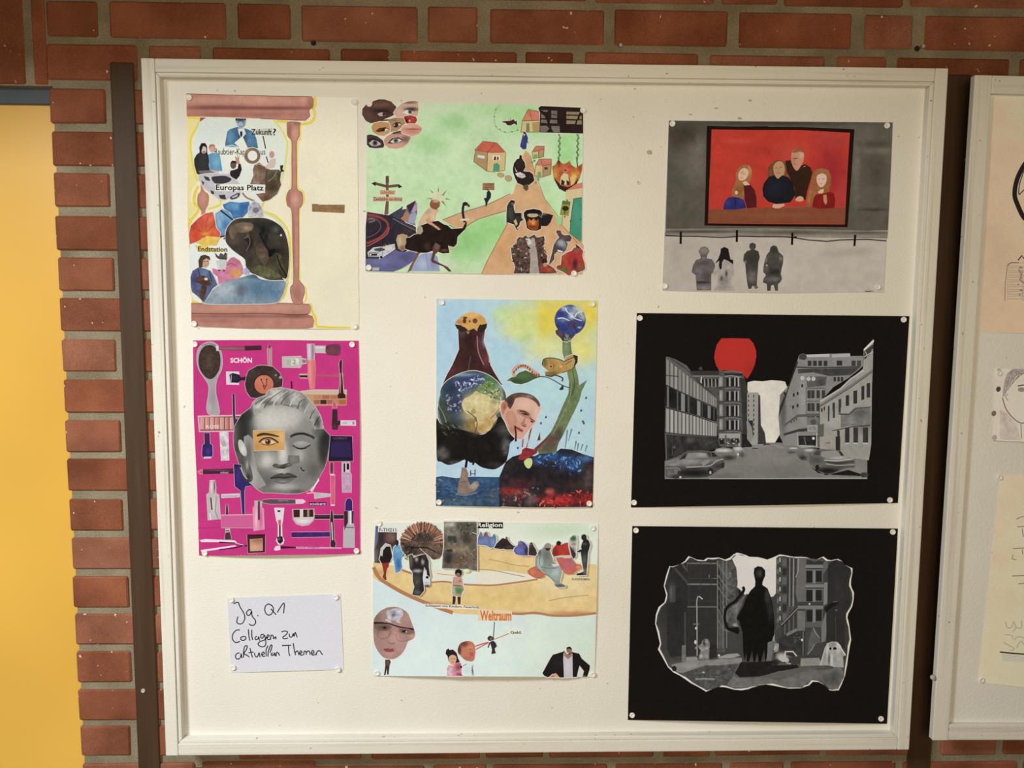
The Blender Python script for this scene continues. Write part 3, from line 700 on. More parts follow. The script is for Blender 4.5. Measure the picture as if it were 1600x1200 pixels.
s.p("305 410 318 450 345 470 410 475 412 420 395 410 385 430 355 415 340 445", (74, 74, 78), tex=(.3, 4), step=1.5); s.p("315 480 410 475 405 560 330 560", (206, 202, 200), tex=(.1, 5))
s.p("285 545 335 560 400 555 410 500 440 460 470 448 520 480 545 530 550 590 500 640 420 650 340 690 330 620 290 590", (202, 122, 148), dabs=[(490, 590, 50, 40, (216, 156, 74), .9), (480, 500, 40, 30, (190, 106, 128), .8), (320, 580, 30, 20, (190, 108, 150), .8), (380, 620, 40, 30, (206, 128, 160), .7)], tex=(.1, 5), step=1.4)
s.l("410 520 450 500 490 530", 6, (140, 70, 84)); s.e(345, 565, 10, 6, (40, 34, 40)); s.e(385, 568, 8, 6, (40, 34, 40)); s.p("545 560 580 540 610 570 600 610 555 600", (176, 168, 196), tex=(.1, 4)); s.done()
s.view(*A).part('kraft_paper_strip', 'brown kraft paper strip glued beside the hourglass')
s.p("1145 985 1195 985 1200 992 1428 992 1425 1065 1145 1052", (146, 112, 72), tex=(.10, 5), step=1.8); s.l("1180 1020 1300 1028 1390 1030", 5, (128, 96, 60)); s.done()
pins(s, 'hourglass collage', (295, 152), (553, 159), (303, 506), (554, 510))

# ------------------------------------------------------------------ magenta cosmetics collage
s = Sheet('art_poster', [(301, 532), (560, 533), (563, 866), (311, 868)], 'magenta collage poster of cosmetics around a grey woman\'s face', 'poster', .022, base=(232, 222, 226))
s.halo = .45
A = (290, 525, .175); B = (290, 690, .175); MG = (202, 48, 126)
s.view(*A).part('magenta_ground')
s.p([66, 40, 400, 36, 900, 36, 1300, 42, 1545, 42, 1558, 900, 1555, 1500, 1560, 1945, 1350, 1950, 900, 1955, 400, 1962, 120, 1960, 105, 1400, 72, 700], MG, dabs=[(500, 600, 500, 400, (200, 46, 130), .5), (1300, 1500, 300, 500, (212, 44, 126), .6), (400, 1800, 300, 100, (196, 40, 122), .5), (1480, 300, 80, 300, (196, 40, 124), .5)], tex=(.03, 20), step=4)
s.l("110 1715 350 1708 600 1705", 10, (186, 40, 112)); s.done()
# upper left: hairbrush, pencils, word
s.part('hairbrush_cutout')
s.p("215 52 270 70 310 120 328 210 320 300 285 370 270 440 272 520 290 600 298 700 215 700 190 660 192 600 205 520 205 440 170 380 120 300 100 210 112 120 150 75", (168, 162, 164), dabs=[(240, 560, 30, 90, (150, 144, 146), .7), (215, 640, 16, 40, (186, 180, 182), .7)], cv=True, step=2)
s.p("210 80 260 95 300 145 312 220 300 300 260 365 215 385 165 355 125 290 115 215 130 140 165 95", (66, 50, 46), dabs=[(210, 230, 60, 90, (84, 64, 56), .7)], tex=(.22, 3), cv=True, step=1.4)
for i in range(11): s.l([150 + i * 11, 92 - (5 - abs(i - 5)) * 4, 146 + i * 12, 62 - (5 - abs(i - 5)) * 3 + 14], 5, (120, 96, 70))
for i in range(14): s.l([140 + (i % 7) * 24, 140 + i * 14, 160 + (i % 7) * 20, 180 + i * 12], 3, (96, 74, 64))
s.done()
s.part('lip_pencil_cutout'); s.p("270 90 292 88 295 130 278 132", (214, 200, 204)); s.p("295 95 530 90 530 130 295 125", (132, 66, 84), dabs=[(400, 112, 160, 8, (176, 110, 118), .8)]); s.p("528 88 675 85 678 125 530 130", (70, 36, 52)); s.done()
s.part('beauty_lettering'); s.t('SCHÖN', 400, 186, 592, 240, (238, 228, 232), .035); s.done()
s.part('lip_liner_cutout'); s.p("730 120 745 75 768 110 768 270 738 275", (170, 120, 130)); s.p("735 105 746 72 764 105", (90, 40, 60)); s.l("752 120 752 270", 7, (206, 176, 176)); s.done()
s.part('nail_polish_cutout'); s.p("362 318 475 320 480 340 475 435 365 432", (222, 206, 214)); s.p("390 345 420 330 480 345 495 370 540 362 540 398 495 395 470 418 400 415", (34, 32, 46), dabs=[(440, 375, 30, 20, (54, 50, 70), .7)]); s.l("408 345 405 410", 8, (170, 166, 178)); s.done()
s.part('compact_cutout')
s.p("560 310 640 265 700 260 780 275 840 330 868 390 862 450 830 460 760 470 700 560 640 555 580 550 545 500 528 430 545 350", (60, 46, 42), dabs=[(800, 370, 50, 60, (76, 64, 58), .7), (600, 340, 60, 40, (80, 66, 56), .6)], tex=(.15, 5), step=1.6)
s.e(700, 430, 94, 90, (40, 30, 30)); s.e(700, 432, 86, 84, (198, 112, 84), dabs=[(680, 400, 50, 40, (210, 126, 96), .8)], step=1.8)
s.l("675 395 700 440 705 470 722 440 725 395", 7, (104, 46, 36)); s.e(676, 388, 7, 7, (70, 30, 28)); s.e(724, 388, 7, 7, (70, 30, 28)); s.l("690 440 705 480 715 440", 8, (90, 40, 34))
s.e(845, 370, 12, 12, (160, 156, 156)); s.e(805, 350, 10, 8, (140, 134, 132)); s.done()
s.part('perfume_bottle_cutout')
s.p("862 185 1030 180 1040 200 1075 205 1080 245 1040 250 1025 282 865 280", (190, 178, 176)); s.p("885 200 1010 198 1012 262 888 264", (206, 202, 188), tex=(.12, 5)); s.t('2', 955, 210, 985, 250, (110, 104, 100)); s.p("895 205 940 205 940 262 895 262", (172, 180, 164)); s.p("1040 210 1075 212 1075 240 1045 240", (140, 120, 124)); s.done()
s.part('lip_gloss_cutout')
s.p("1085 70 1148 70 1150 215 1090 218", (186, 170, 176), dabs=[(1105, 140, 10, 90, (222, 214, 216), .9), (1135, 140, 8, 90, (120, 104, 112), .8)], step=1.2)
s.p("1088 218 1160 215 1165 300 1155 470 1108 475 1090 330", (222, 120, 124), dabs=[(1110, 330, 12, 120, (234, 150, 146), .8), (1150, 340, 8, 120, (196, 92, 104), .7)], step=1.6); s.done()
s.part('powder_brush_cutout'); s.p("1155 88 1250 90 1250 152 1158 148", (196, 186, 186), dabs=[(1200, 105, 50, 8, (228, 222, 220), .9)]); s.p("1250 95 1280 75 1370 72 1385 90 1380 160 1360 178 1265 170 1248 140", (112, 60, 74), tex=(.12, 4), step=1.6); s.done()
s.part('flat_brush_cutout'); s.p("1015 340 1090 338 1090 378 1018 375", (60, 30, 50)); s.l("1018 345 1090 345", 10, (214, 176, 150)); s.l("1020 372 1090 374", 7, (200, 160, 140)); s.p("1160 340 1300 345 1345 330 1365 340 1368 370 1300 365 1165 358", (182, 84, 106)); s.done()
s.part('eyeshadow_palette_cutout')
s.p("1025 495 1130 480 1440 482 1440 520 1010 520", (204, 178, 158)); s.p("1035 520 1440 522 1438 620 1150 625 1070 580", (196, 146, 110))
for i, c in enumerate(((186, 128, 96), (170, 104, 78), (178, 112, 82), (196, 132, 104))): s.r(1145 + i * 74, 528, 1212 + i * 74, 562, c)
for i, c in enumerate(((164, 102, 74), (74, 36, 40), (164, 102, 86), (190, 120, 88))): s.r(1145 + i * 58, 570, 1200 + i * 58, 608, c)
s.r(1370, 568, 1432, 612, (176, 100, 60)); s.done()
s.part('eyeliner_cutout'); s.p("1370 240 1385 206 1398 220 1395 320 1418 520 1400 556 1362 555 1378 400", (62, 30, 40)); s.l("1382 330 1385 420 1380 510", 8, (196, 132, 116)); s.l("1402 330 1412 510", 5, (210, 190, 170)); s.p("1358 520 1425 520 1428 556 1360 558", (56, 30, 22)); s.done(); s.part('kohl_pencil_cutout'); s.l("945 405 948 470", 14, (48, 24, 44)); s.done()
s.part('lip_brush_cutout'); s.p("1315 590 1335 580 1352 640 1310 645", (204, 84, 110)); s.p("1312 655 1355 655 1358 760 1365 800 1355 838 1310 836 1305 790", (58, 40, 44), dabs=[(1330, 810, 20, 20, (84, 66, 64), .7)]); s.p("1360 755 1382 755 1380 795 1362 795", (40, 30, 36)); s.p("1382 752 1520 752 1522 802 1382 800", (218, 204, 208)); s.r(1400, 768, 1445, 786, (186, 180, 180)); s.r(1490, 765, 1506, 790, (140, 134, 136)); s.done()
s.part('lipstick_palette_cutout')
s.p("108 715 500 705 520 720 515 850 120 855", (224, 170, 178), cv=False); s.p("122 725 495 715 500 842 130 846", (96, 50, 50))
for i, c in enumerate(((212, 146, 138), (206, 138, 130), (216, 152, 142), (196, 124, 116), (206, 150, 138), (192, 120, 112), (206, 142, 134), (186, 116, 108))): s.p([128 + i * 44, 726, 166 + i * 44, 726, 166 + i * 44, 836, 128 + i * 44, 836], c, dabs=[(138 + i * 44, 780, 6, 60, (226, 176, 164), .8)], step=1.6)
s.t('ROSE', 185, 795, 300, 826, (236, 214, 206), .02); s.done()
s.part('mascara_wand_cutout'); s.p("418 520 438 518 442 700 455 790 430 800 422 700", (70, 28, 70)); s.p("430 740 460 740 465 800 435 810", (58, 44, 110)); s.done()
s.part('blue_polish_cutout'); s.p("165 865 215 868 218 960 240 975 243 1060 235 1075 230 1090 155 1092 145 1060 150 975 170 960", (52, 36, 100), dabs=[(190, 910, 16, 40, (80, 40, 66), .9), (200, 1030, 20, 30, (74, 56, 140), .8)], step=1.5); s.p("160 1078 230 1076 226 1090 162 1092", (214, 190, 210)); s.done()
s.part('sample_strip_cutout'); s.p("305 858 380 852 388 1110 318 1114", (206, 200, 202), tex=(.16, 4), step=1.6); s.e(340, 960, 20, 26, (176, 164, 160)); s.done()
s.part('black_compact_cutout'); s.p("1290 890 1488 895 1496 1118 1275 1120", (38, 26, 48), dabs=[(1390, 990, 80, 60, (52, 36, 74), .8)], step=3); s.p("1305 945 1475 950 1475 1080 1295 1080", (50, 36, 82)); s.t('COMPACT', 1320, 905, 1440, 922, (110, 100, 118)); s.done()
# the face
s.part('face_cutout', 'grey cut-out photograph of a winking woman')
OUT = "600 590 640 555 710 530 740 485 790 465 860 462 960 480 1040 505 1100 560 1160 630 1210 720 1235 830 1290 890 1280 1000 1262 1110 1240 1180 1195 1260 1150 1330 1090 1385 1010 1408 900 1410 780 1400 690 1400 640 1370 590 1320 530 1260 480 1150 450 1060 430 980 425 900 440 800 500 700 580 640"
s.p(OUT, 128, dabs=[(780, 750, 180, 120, 212, .97), (920, 720, 200, 100, 196, .85), (1090, 800, 70, 120, 140, .8),
   (520, 860, 80, 190, 46, .97), (500, 720, 60, 70, 40, .95), (560, 700, 40, 60, 52, .9), (470, 1000, 50, 60, 60, .8), (500, 1130, 60, 70, 70, .8), (1250, 930, 60, 120, 34, .97), (1230, 1050, 50, 120, 50, .95), (1180, 850, 40, 40, 90, .8),
   (710, 1110, 90, 70, 204, .95), (640, 1080, 50, 90, 130, .7), (870, 1060, 46, 120, 214, .9), (1020, 1060, 70, 60, 180, .85), (1120, 1080, 60, 80, 120, .85), (1140, 1200, 60, 70, 92, .85), (720, 1300, 70, 60, 96, .85), (660, 1250, 60, 70, 110, .8), (880, 1345, 100, 30, 176, .95), (1050, 1270, 60, 40, 118, .8), (1000, 1390, 70, 20, 84, .8), (760, 1390, 90, 20, 112, .8), (850, 1205, 70, 20, 182, .85)], tex=(.04, 4), step=1.25, cv=False)
s.p("520 900 560 880 600 920 610 1060 640 1200 720 1330 640 1370 590 1320 560 1180 520 1020", 150, dabs=[(600, 1250, 40, 80, 178, .8), (560, 1050, 30, 100, 90, .8)], step=1.5)
s.p("470 940 500 930 540 1000 545 1060 520 1070 480 1020", 190, dabs=[(510, 1010, 20, 40, 224, .8)], cv=True); s.p("520 1080 560 1120 590 1200 600 1280 560 1300 530 1200", 96, dabs=[(550, 1150, 12, 40, 170, .9), (560, 1260, 20, 26, 40, .8)], step=1.3, cv=True)
# hair
s.p("600 590 640 555 710 530 740 485 790 465 860 462 960 480 1040 505 1100 560 1160 630 1210 720 1235 830 1150 835 1120 760 1060 690 960 640 860 615 760 620 690 660 630 720 605 690", 158, dabs=[(700, 580, 60, 40, 120, .8), (660, 630, 40, 30, 196, .8), (800, 520, 40, 60, 200, .8), (900, 540, 26, 80, 110, .7), (980, 570, 40, 60, 184, .8), (1060, 600, 26, 60, 104, .7), (1130, 680, 30, 60, 150, .8), (1180, 770, 24, 50, 70, .9), (760, 600, 60, 16, 90, .7), (900, 625, 120, 14, 100, .7)], tex=(.12, 4), step=1.3)
for q, c in (("640 640 700 570 790 520 850 480", 210), ("700 640 760 560 860 490", 86), ("780 620 820 560 910 490", 206), ("850 610 890 550 970 500", 92), ("930 625 960 570 1020 520", 204), ("1000 650 1020 590 1070 560", 84), ("1060 690 1080 640 1110 600", 190), ("1110 740 1130 690 1160 650", 80), ("620 610 660 580 720 545", 92), ("1150 800 1180 740 1200 720", 60)): s.l(q, 11, c, cv=True, taper=.6)
# closed eye, brow, nose, mouth
s.l("935 900 980 878 1050 872 1120 895 1150 915", 22, 58, cv=True); s.l("960 885 1040 872 1100 885", 9, 34, cv=True)
s.l("955 975 1000 1000 1060 1000 1115 972", 10, 50, cv=True); s.l("985 1000 1030 1012 1080 1000", 6, 40, cv=True); s.p("960 960 1030 935 1110 960 1060 985 1000 985", 152, dabs=[(1030, 955, 40, 12, 176, .8)], cv=True)
s.p("775 1160 800 1140 840 1150 890 1140 935 1130 950 1155 900 1175 880 1185 820 1180", 74, dabs=[(830, 1160, 30, 10, 120, .7), (920, 1150, 20, 10, 140, .6), (860, 1175, 30, 8, 40, .9)], step=1.2, cv=True); s.p("915 1065 1015 1068 1020 1130 950 1150 910 1120", 112, dabs=[(960, 1100, 30, 30, 132, .7)], step=1.6)
s.p("755 1270 800 1240 860 1225 880 1235 920 1222 990 1250 985 1268 900 1275 800 1285", 66, cv=True, dabs=[(880, 1245, 60, 8, 96, .8)], step=1.2); s.p("770 1275 880 1268 985 1262 950 1290 890 1318 830 1315 790 1300", 104, cv=True, dabs=[(870, 1298, 40, 8, 150, .8)], step=1.2); s.l("760 1272 830 1266 880 1270 930 1264 988 1256", 6, 26, cv=True)
s.l("1025 1170 1050 1205 1060 1195", 10, 50, cv=True); s.l("1190 1270 1130 1390", 9, 210); s.done()
s.part('eye_patch_cutout', 'ochre coloured strip with one open eye')
s.p("602 845 885 840 880 1018 612 1024", (206, 156, 84), dabs=[(640, 990, 40, 30, (190, 136, 70), .8), (850, 900, 40, 60, (222, 180, 110), .8), (740, 940, 70, 24, (150, 96, 50), .6)], step=1.8)
s.p("635 885 680 865 740 868 830 892 825 902 740 888 690 888 645 898", (70, 46, 32), cv=True); s.p("660 945 700 915 760 912 810 945 825 955 770 970 710 972", (176, 128, 88), cv=True); s.p("680 945 720 928 770 932 800 950 750 968 710 965", (222, 196, 160), cv=True); s.e(735, 945, 26, 26, (96, 58, 32)); s.e(735, 943, 12, 12, (30, 20, 16)); s.e(728, 936, 6, 6, (226, 214, 196))
s.l("655 950 690 918 750 908 800 930 830 955", 11, (50, 32, 24), cv=True); s.l("680 965 740 976 800 962", 5, (90, 56, 36), cv=True); s.done()
# lower half
s.view(*B)
s.part('crayon_cutout'); s.p("108 268 150 248 155 290 125 288", (214, 96, 110)); s.p("152 248 430 240 432 285 155 290", (66, 34, 50), dabs=[(300, 255, 120, 6, (120, 84, 96), .8)]); s.t('colour', 310, 265, 385, 285, (200, 190, 200), .01); s.e(450, 260, 24, 22, (206, 92, 100)); s.done()
s.part('blue_wand_cutout'); s.p("430 200 495 205 520 330 600 390 535 400 525 440 528 655 505 655 490 440 440 400", (50, 38, 104), dabs=[(470, 300, 20, 60, (66, 50, 130), .8), (440, 215, 20, 16, (30, 24, 50), .8)], step=1.6); s.p("470 210 500 240 530 320 560 345 590 340 560 370 510 330", 60); s.l("490 230 520 300 550 335", 9, 180); s.done()
s.part('perfume_spray_cutout'); s.p("218 345 262 345 272 400 270 460 298 475 312 690 200 702 188 470 212 455", (190, 176, 176), dabs=[(232, 400, 8, 50, (232, 226, 226), .9), (258, 400, 6, 50, (90, 66, 76), .9), (250, 570, 30, 80, (214, 200, 196), .8)], step=1.3); s.l("225 500 235 610", 12, (70, 52, 58)); s.l("275 490 265 620 290 690", 8, (150, 136, 136)); s.l("215 640 225 698", 10, (232, 226, 224)); s.done()
s.part('beauty_word_strip'); s.p("318 468 485 462 482 498 320 505", (218, 200, 208)); s.t('SCHÖNHEIT', 328, 474, 474, 496, (120, 100, 112), .005); s.done()
s.part('foundation_brush_cutout'); s.p("362 560 375 556 388 700 395 800 412 880 345 885 358 800 355 690", (76, 50, 62)); s.p("358 690 388 690 396 808 358 812", (206, 196, 196)); 
for y in (700, 730, 765, 790): s.r(358, y, 392, y + 12, (104, 90, 92))
s.p("345 875 412 872 408 905 365 908", (150, 132, 128)); s.done()
s.part('pink_bottle_cutout'); s.p("315 655 600 648 605 770 320 768", (206, 92, 146)); s.p("612 525 672 530 675 575 700 600 708 785 605 800 598 590 615 570", (222, 142, 170), dabs=[(630, 690, 10, 90, (240, 190, 204), .9), (672, 690, 12, 90, (196, 90, 128), .8)], step=1.4); s.p("612 525 685 530 684 580 615 575", (190, 170, 176)); s.r(645, 532, 664, 700, (96, 56, 70)); s.l("318 660 600 655", 8, (226, 130, 170)); s.done()
s.part('lip_crayon_cutout'); s.p("685 520 760 512 980 516 982 556 760 558 690 545", (100, 70, 84)); s.p("980 514 1050 515 1075 535 1050 555 982 558", (226, 196, 206)); s.t('MATTE', 830, 522, 915, 534, (180, 160, 170)); s.done()
s.part('most_beautiful_lettering'); s.p("1100 542 1255 540 1255 572 1102 574", (74, 24, 56)); s.t('SCHÖNSTE', 1108, 546, 1250, 568, (234, 214, 224), .02); s.done()
s.part('fan_brush_cutout'); s.p("1145 455 1300 468 1300 488 1150 510", (196, 184, 184), tex=(.1, 4)); s.l("1080 462 1150 455", 8, (222, 200, 208)); s.l("1190 340 1150 400 1115 440 1135 445", 12, (232, 220, 226)); s.done()
s.part('pink_gloss_cutout'); s.p("1290 185 1318 185 1322 285 1332 300 1330 575 1298 570 1295 300 1288 285", (214, 74, 112), dabs=[(1304, 230, 14, 60, (80, 34, 52), .95), (1312, 430, 6, 110, (238, 130, 150), .8)], step=1.3); s.r(1292, 288, 1328, 304, (226, 200, 208)); s.r(1296, 560, 1330, 575, (226, 200, 208)); s.done()
s.part('clear_gloss_cutout'); s.p("1395 180 1468 180 1468 275 1480 290 1480 455 1400 455 1395 290", (196, 150, 180)); s.p("1400 190 1465 190 1462 275 1402 275", (206, 196, 200)); s.r(1410, 195, 1425, 272, (40, 30, 36)); s.r(1438, 195, 1460, 250, (30, 22, 28)); s.p("1400 290 1475 290 1475 450 1402 450", (196, 160, 186), tex=(.14, 4), step=1.5); s.done()
s.part('tube_cutout'); s.p("792 592 880 592 868 700 860 740 862 840 880 880 870 915 830 920 808 885 825 840 825 740 810 700", (220, 208, 214)); s.r(820, 612, 846, 630, (70, 60, 66)); s.p("825 700 852 698 850 745 830 745", (196, 96, 90)); s.l("842 745 842 850", 14, (60, 30, 40)); s.p("815 850 865 845 870 890 845 915 822 895", (40, 26, 34), dabs=[(835, 870, 10, 10, (150, 130, 136), .8)]); s.done()
s.part('jar_cutout'); s.p("952 605 1148 602 1150 660 1140 705 1100 742 1040 752 990 735 960 695", (190, 170, 166)); s.p("962 608 1140 606 1140 672 966 676", (60, 34, 28)); s.r(1020, 602, 1050, 690, (214, 204, 196)); s.r(1085, 606, 1105, 672, (150, 130, 120)); s.p("965 680 1145 676 1125 715 1060 742 1000 730", (206, 196, 198), dabs=[(1050, 710, 50, 14, (232, 226, 226), .8)], step=1.6); s.done()
s.part('dark_pencil_cutout'); s.p("1150 655 1410 650 1412 690 1155 692", (56, 28, 46)); s.l("1165 665 1405 660", 5, (96, 66, 82)); s.done()
s.part('violet_swatch_cutout'); s.p("945 808 1290 806 1288 850 945 855", (74, 34, 116), tex=(.18, 5), step=2); s.done()
s.part('blending_brush_cutout'); s.p("1298 615 1312 610 1320 700 1330 880 1342 910 1335 945 1310 955 1292 930 1295 880 1290 700", (70, 34, 50)); s.l("1304 720 1312 880", 12, (206, 190, 190)); s.done()
s.part('violet_lipstick_cutout'); s.p("1425 545 1440 510 1470 505 1488 530 1490 620 1425 620", (58, 36, 112)); s.p("1415 618 1500 616 1502 740 1510 765 1512 950 1405 948 1408 770 1420 745", (186, 180, 184)); s.p("1415 620 1450 620 1450 720 1418 790", (56, 40, 50)); s.r(1465, 620, 1480, 740, (230, 226, 228)); s.r(1482, 620, 1500, 730, (70, 56, 64)); s.l("1425 765 1505 768", 8, (96, 84, 90)); s.done()
s.part('tweezers_cutout'); s.p("125 882 180 872 440 885 460 900 300 895 140 895", (232, 214, 224)); s.p("135 968 440 925 455 935 300 962 140 985", (232, 214, 224)); s.l("300 898 440 905 515 928 550 930", 10, (70, 24, 52)); s.l("300 965 440 948 515 928", 10, (70, 24, 52)); s.l("440 905 520 925", 5, (232, 214, 224)); s.done()
s.part('blush_palette_cutout'); s.p("548 838 712 832 710 990 555 996", (70, 26, 40)); s.p("572 870 688 862 690 975 575 980", (196, 146, 116), dabs=[(650, 880, 60, 30, (150, 96, 80), .7), (610, 950, 40, 30, (212, 164, 130), .8)], step=1.6); s.l("550 836 712 832", 10, (40, 22, 28)); s.done()
s.part('brow_pencil_cutout'); s.p("790 965 805 935 845 930 845 965 805 972", (228, 206, 218)); s.p("845 932 985 940 990 950 850 955", (44, 22, 38)); s.p("985 938 1200 942 1395 945 1395 955 990 955", (214, 176, 196)); s.t('brow designer', 1000, 938, 1198, 952, (70, 40, 60), .01); s.done()
pins(s, 'magenta cosmetics collage', (304, 538), (550, 538.5), (319.5, 864.5), (557, 861))

# ------------------------------------------------------------------ green landscape collage
s = Sheet('art_poster', [(573, 159), (912, 166), (908, 430), (571, 425)], 'green painted landscape collage with an ostrich rider and a row of cut-out eyes', 'poster', .004, base=(190, 216, 164), tex=(.05, 18))
s.halo = .9
A = (560, 145, .125); B = (735, 145, .125); C = (560, 285, .125); D = (735, 285, .125)
s.view(*A).part('green_wash')
s.p("105 130 700 125 1400 130 2150 145 2810 175 2790 1500 2780 2270 2400 2270 1500 2260 800 2250 90 2240", (192, 218, 168), dabs=[(1200, 380, 200, 120, (150, 196, 128), .8), (900, 640, 200, 140, (154, 200, 132), .8), (400, 500, 200, 200, (206, 218, 180), .6), (250, 130, 400, 60, (214, 208, 188), .8), (1700, 200, 300, 100, (166, 206, 140), .8), (1600, 700, 200, 300, (172, 200, 150), .7), (2100, 350, 300, 200, (158, 206, 134), .8), (2600, 700, 160, 300, (150, 204, 124), .8), (2350, 1500, 200, 300, (166, 206, 142), .7), (1350, 1850, 300, 250, (134, 194, 108), .85), (1700, 1700, 260, 200, (140, 198, 112), .8), (1000, 1300, 300, 200, (176, 212, 150), .6), (1500, 2180, 400, 60, (186, 208, 158), .7), (900, 2150, 300, 80, (206, 214, 186), .8)], tex=(.045, 9), step=3.2)
s.done()
s.part('painted_path')
PC = (206, 160, 112)
s.p("1050 1590 1280 1500 1600 1400 1930 1260 1990 1100 2030 830 2090 720 2140 760 2180 920 2250 1150 2330 1330 2480 1560 2600 1700 2750 1820 2810 1900 2800 2270 1540 2265 1600 2120 1800 1750 1900 1580 1860 1480 1500 1580 1280 1700 1180 1660", PC, dabs=[(1850, 1950, 120, 200, (204, 152, 98), .8), (2150, 1400, 120, 150, (210, 166, 118), .8), (1500, 1500, 250, 60, (202, 154, 118), .8), (2120, 900, 60, 150, (190, 140, 90), .8)], tex=(.05, 9), step=2.2)
s.l("1050 1590 1280 1500 1600 1400 1900 1260", 9, (130, 112, 70), cv=True); s.l("1130 1650 1280 1700 1500 1580 1860 1470", 9, (130, 118, 70), cv=True); s.l("1540 2265 1600 2120 1800 1750 1900 1570", 9, (150, 112, 64)); s.l("2150 780 2200 980 2330 1330 2600 1680", 8, (158, 120, 74)); s.done()
# eyes
def eye(cx, cy, rx, ry, skin, iris, white, rot=0, lid=(50, 34, 30)):
    s.e(cx, cy, rx * .62, ry * .42, lid, rot); s.e(cx, cy + ry * .08, rx * .52, ry * .30, white, rot); s.e(cx, cy, ry * .27, ry * .30, iris, 0, 12); s.e(cx, cy, ry * .13, ry * .15, (20, 16, 16), 0, 10)
s.view(*A)
s.part('dark_eye_cutout'); s.p("45 270 50 200 100 140 130 165 165 155 180 105 250 82 330 82 410 110 470 170 480 210 440 280 400 300 300 340 200 375 150 380 90 350", (86, 58, 48), dabs=[(260, 150, 160, 30, (120, 84, 68), .7), (300, 260, 120, 40, (60, 40, 36), .8), (110, 280, 60, 60, (96, 66, 56), .7), (280, 215, 120, 20, (52, 34, 30), .8)], tex=(.08, 5), step=1.3); s.p("235 265 280 245 330 250 340 285 270 295", (176, 160, 150)); s.e(318, 268, 18, 20, (56, 44, 40)); s.l("200 235 330 225 420 260", 10, (40, 26, 24), cv=True); s.done()
s.part('pale_eye_cutout'); s.p("440 250 480 190 540 135 620 108 700 98 745 110 752 200 740 290 640 300 540 310 470 300", (196, 160, 140), dabs=[(640, 120, 90, 16, (110, 78, 66), .85), (660, 205, 80, 24, (56, 44, 44), .95), (520, 240, 40, 40, (206, 170, 150), .8)], step=1.2); s.p("550 250 600 215 650 220 690 240 620 275", (214, 216, 212)); s.e(645, 238, 26, 26, (96, 110, 112)); s.e(645, 238, 12, 12, (24, 24, 28)); s.done()
s.part('red_eye_cutout'); s.p("550 330 580 290 650 280 720 300 735 340 710 385 620 390 560 370", (166, 52, 44), dabs=[(600, 340, 30, 26, (96, 26, 26), .8), (690, 330, 40, 20, (190, 70, 56), .8)], tex=(.12, 4), step=1.2); s.e(640, 350, 16, 14, (206, 150, 140)); s.e(605, 355, 14, 14, (50, 20, 22)); s.done()
s.part('tan_eye_cutout'); s.p("380 330 460 310 560 310 590 380 545 430 480 480 400 490 370 420", (170, 134, 96), step=1.4, dabs=[(430, 340, 60, 16, (120, 90, 60), .6)]); s.p("420 400 470 365 520 370 550 390 500 430 450 435", (70, 48, 36)); s.p("430 405 475 378 540 390 490 428", (206, 190, 170)); s.e(478, 402, 24, 24, (56, 34, 26)); s.done()
s.part('brown_eye_cutout'); s.p("160 430 190 380 280 360 380 375 400 430 390 500 320 540 240 530 180 490", (186, 138, 84), dabs=[(330, 345, 60, 12, (70, 48, 36), .9), (290, 520, 80, 20, (206, 150, 110), .7)], step=1.3); s.p("210 480 260 440 340 430 385 455 330 480 250 492", (84, 52, 36)); s.p("290 470 350 445 380 462 330 482", (214, 196, 176)); s.e(310, 462, 22, 20, (50, 28, 22)); s.l("270 345 380 340", 16, (60, 42, 32)); s.done()
s.part('lips_cutout'); s.p("530 460 560 410 640 388 740 395 790 430 795 470 750 520 660 545 570 530 530 500", (206, 152, 126), dabs=[(680, 455, 100, 12, (150, 80, 72), .95), (680, 490, 80, 16, (190, 116, 104), .8), (620, 420, 60, 20, (214, 164, 136), .8)], step=1.2); s.done()
s.part('grey_eye_cutout'); s.p("105 530 150 520 230 540 300 590 335 640 310 685 220 695 140 685 105 650", (70, 52, 48), step=1.5); s.p("130 630 180 590 250 600 285 645 220 670 160 660", (176, 166, 164)); s.e(208, 628, 32, 34, (84, 80, 84)); s.e(208, 626, 14, 16, (20, 18, 20)); s.l("120 600 190 575 280 620", 14, (34, 24, 24), cv=True); s.done()
s.part('green_eye_cutout'); s.p("315 590 360 540 430 500 530 478 545 510 640 540 662 550 620 630 560 680 470 700 380 690 330 650", (190, 142, 118), dabs=[(460, 500, 90, 16, (96, 66, 54), .8), (590, 580, 50, 40, (110, 78, 72), .8), (450, 660, 100, 30, (206, 156, 130), .8)], step=1.2); s.p("365 630 420 570 500 555 560 590 520 620 430 635", (48, 34, 32)); s.p("395 615 440 575 500 572 545 595 500 620 430 628", (206, 204, 194)); s.e(468, 596, 32, 32, (104, 112, 100)); s.e(468, 596, 13, 14, (24, 22, 24)); s.l("430 505 530 482", 18, (70, 46, 38)); s.done()
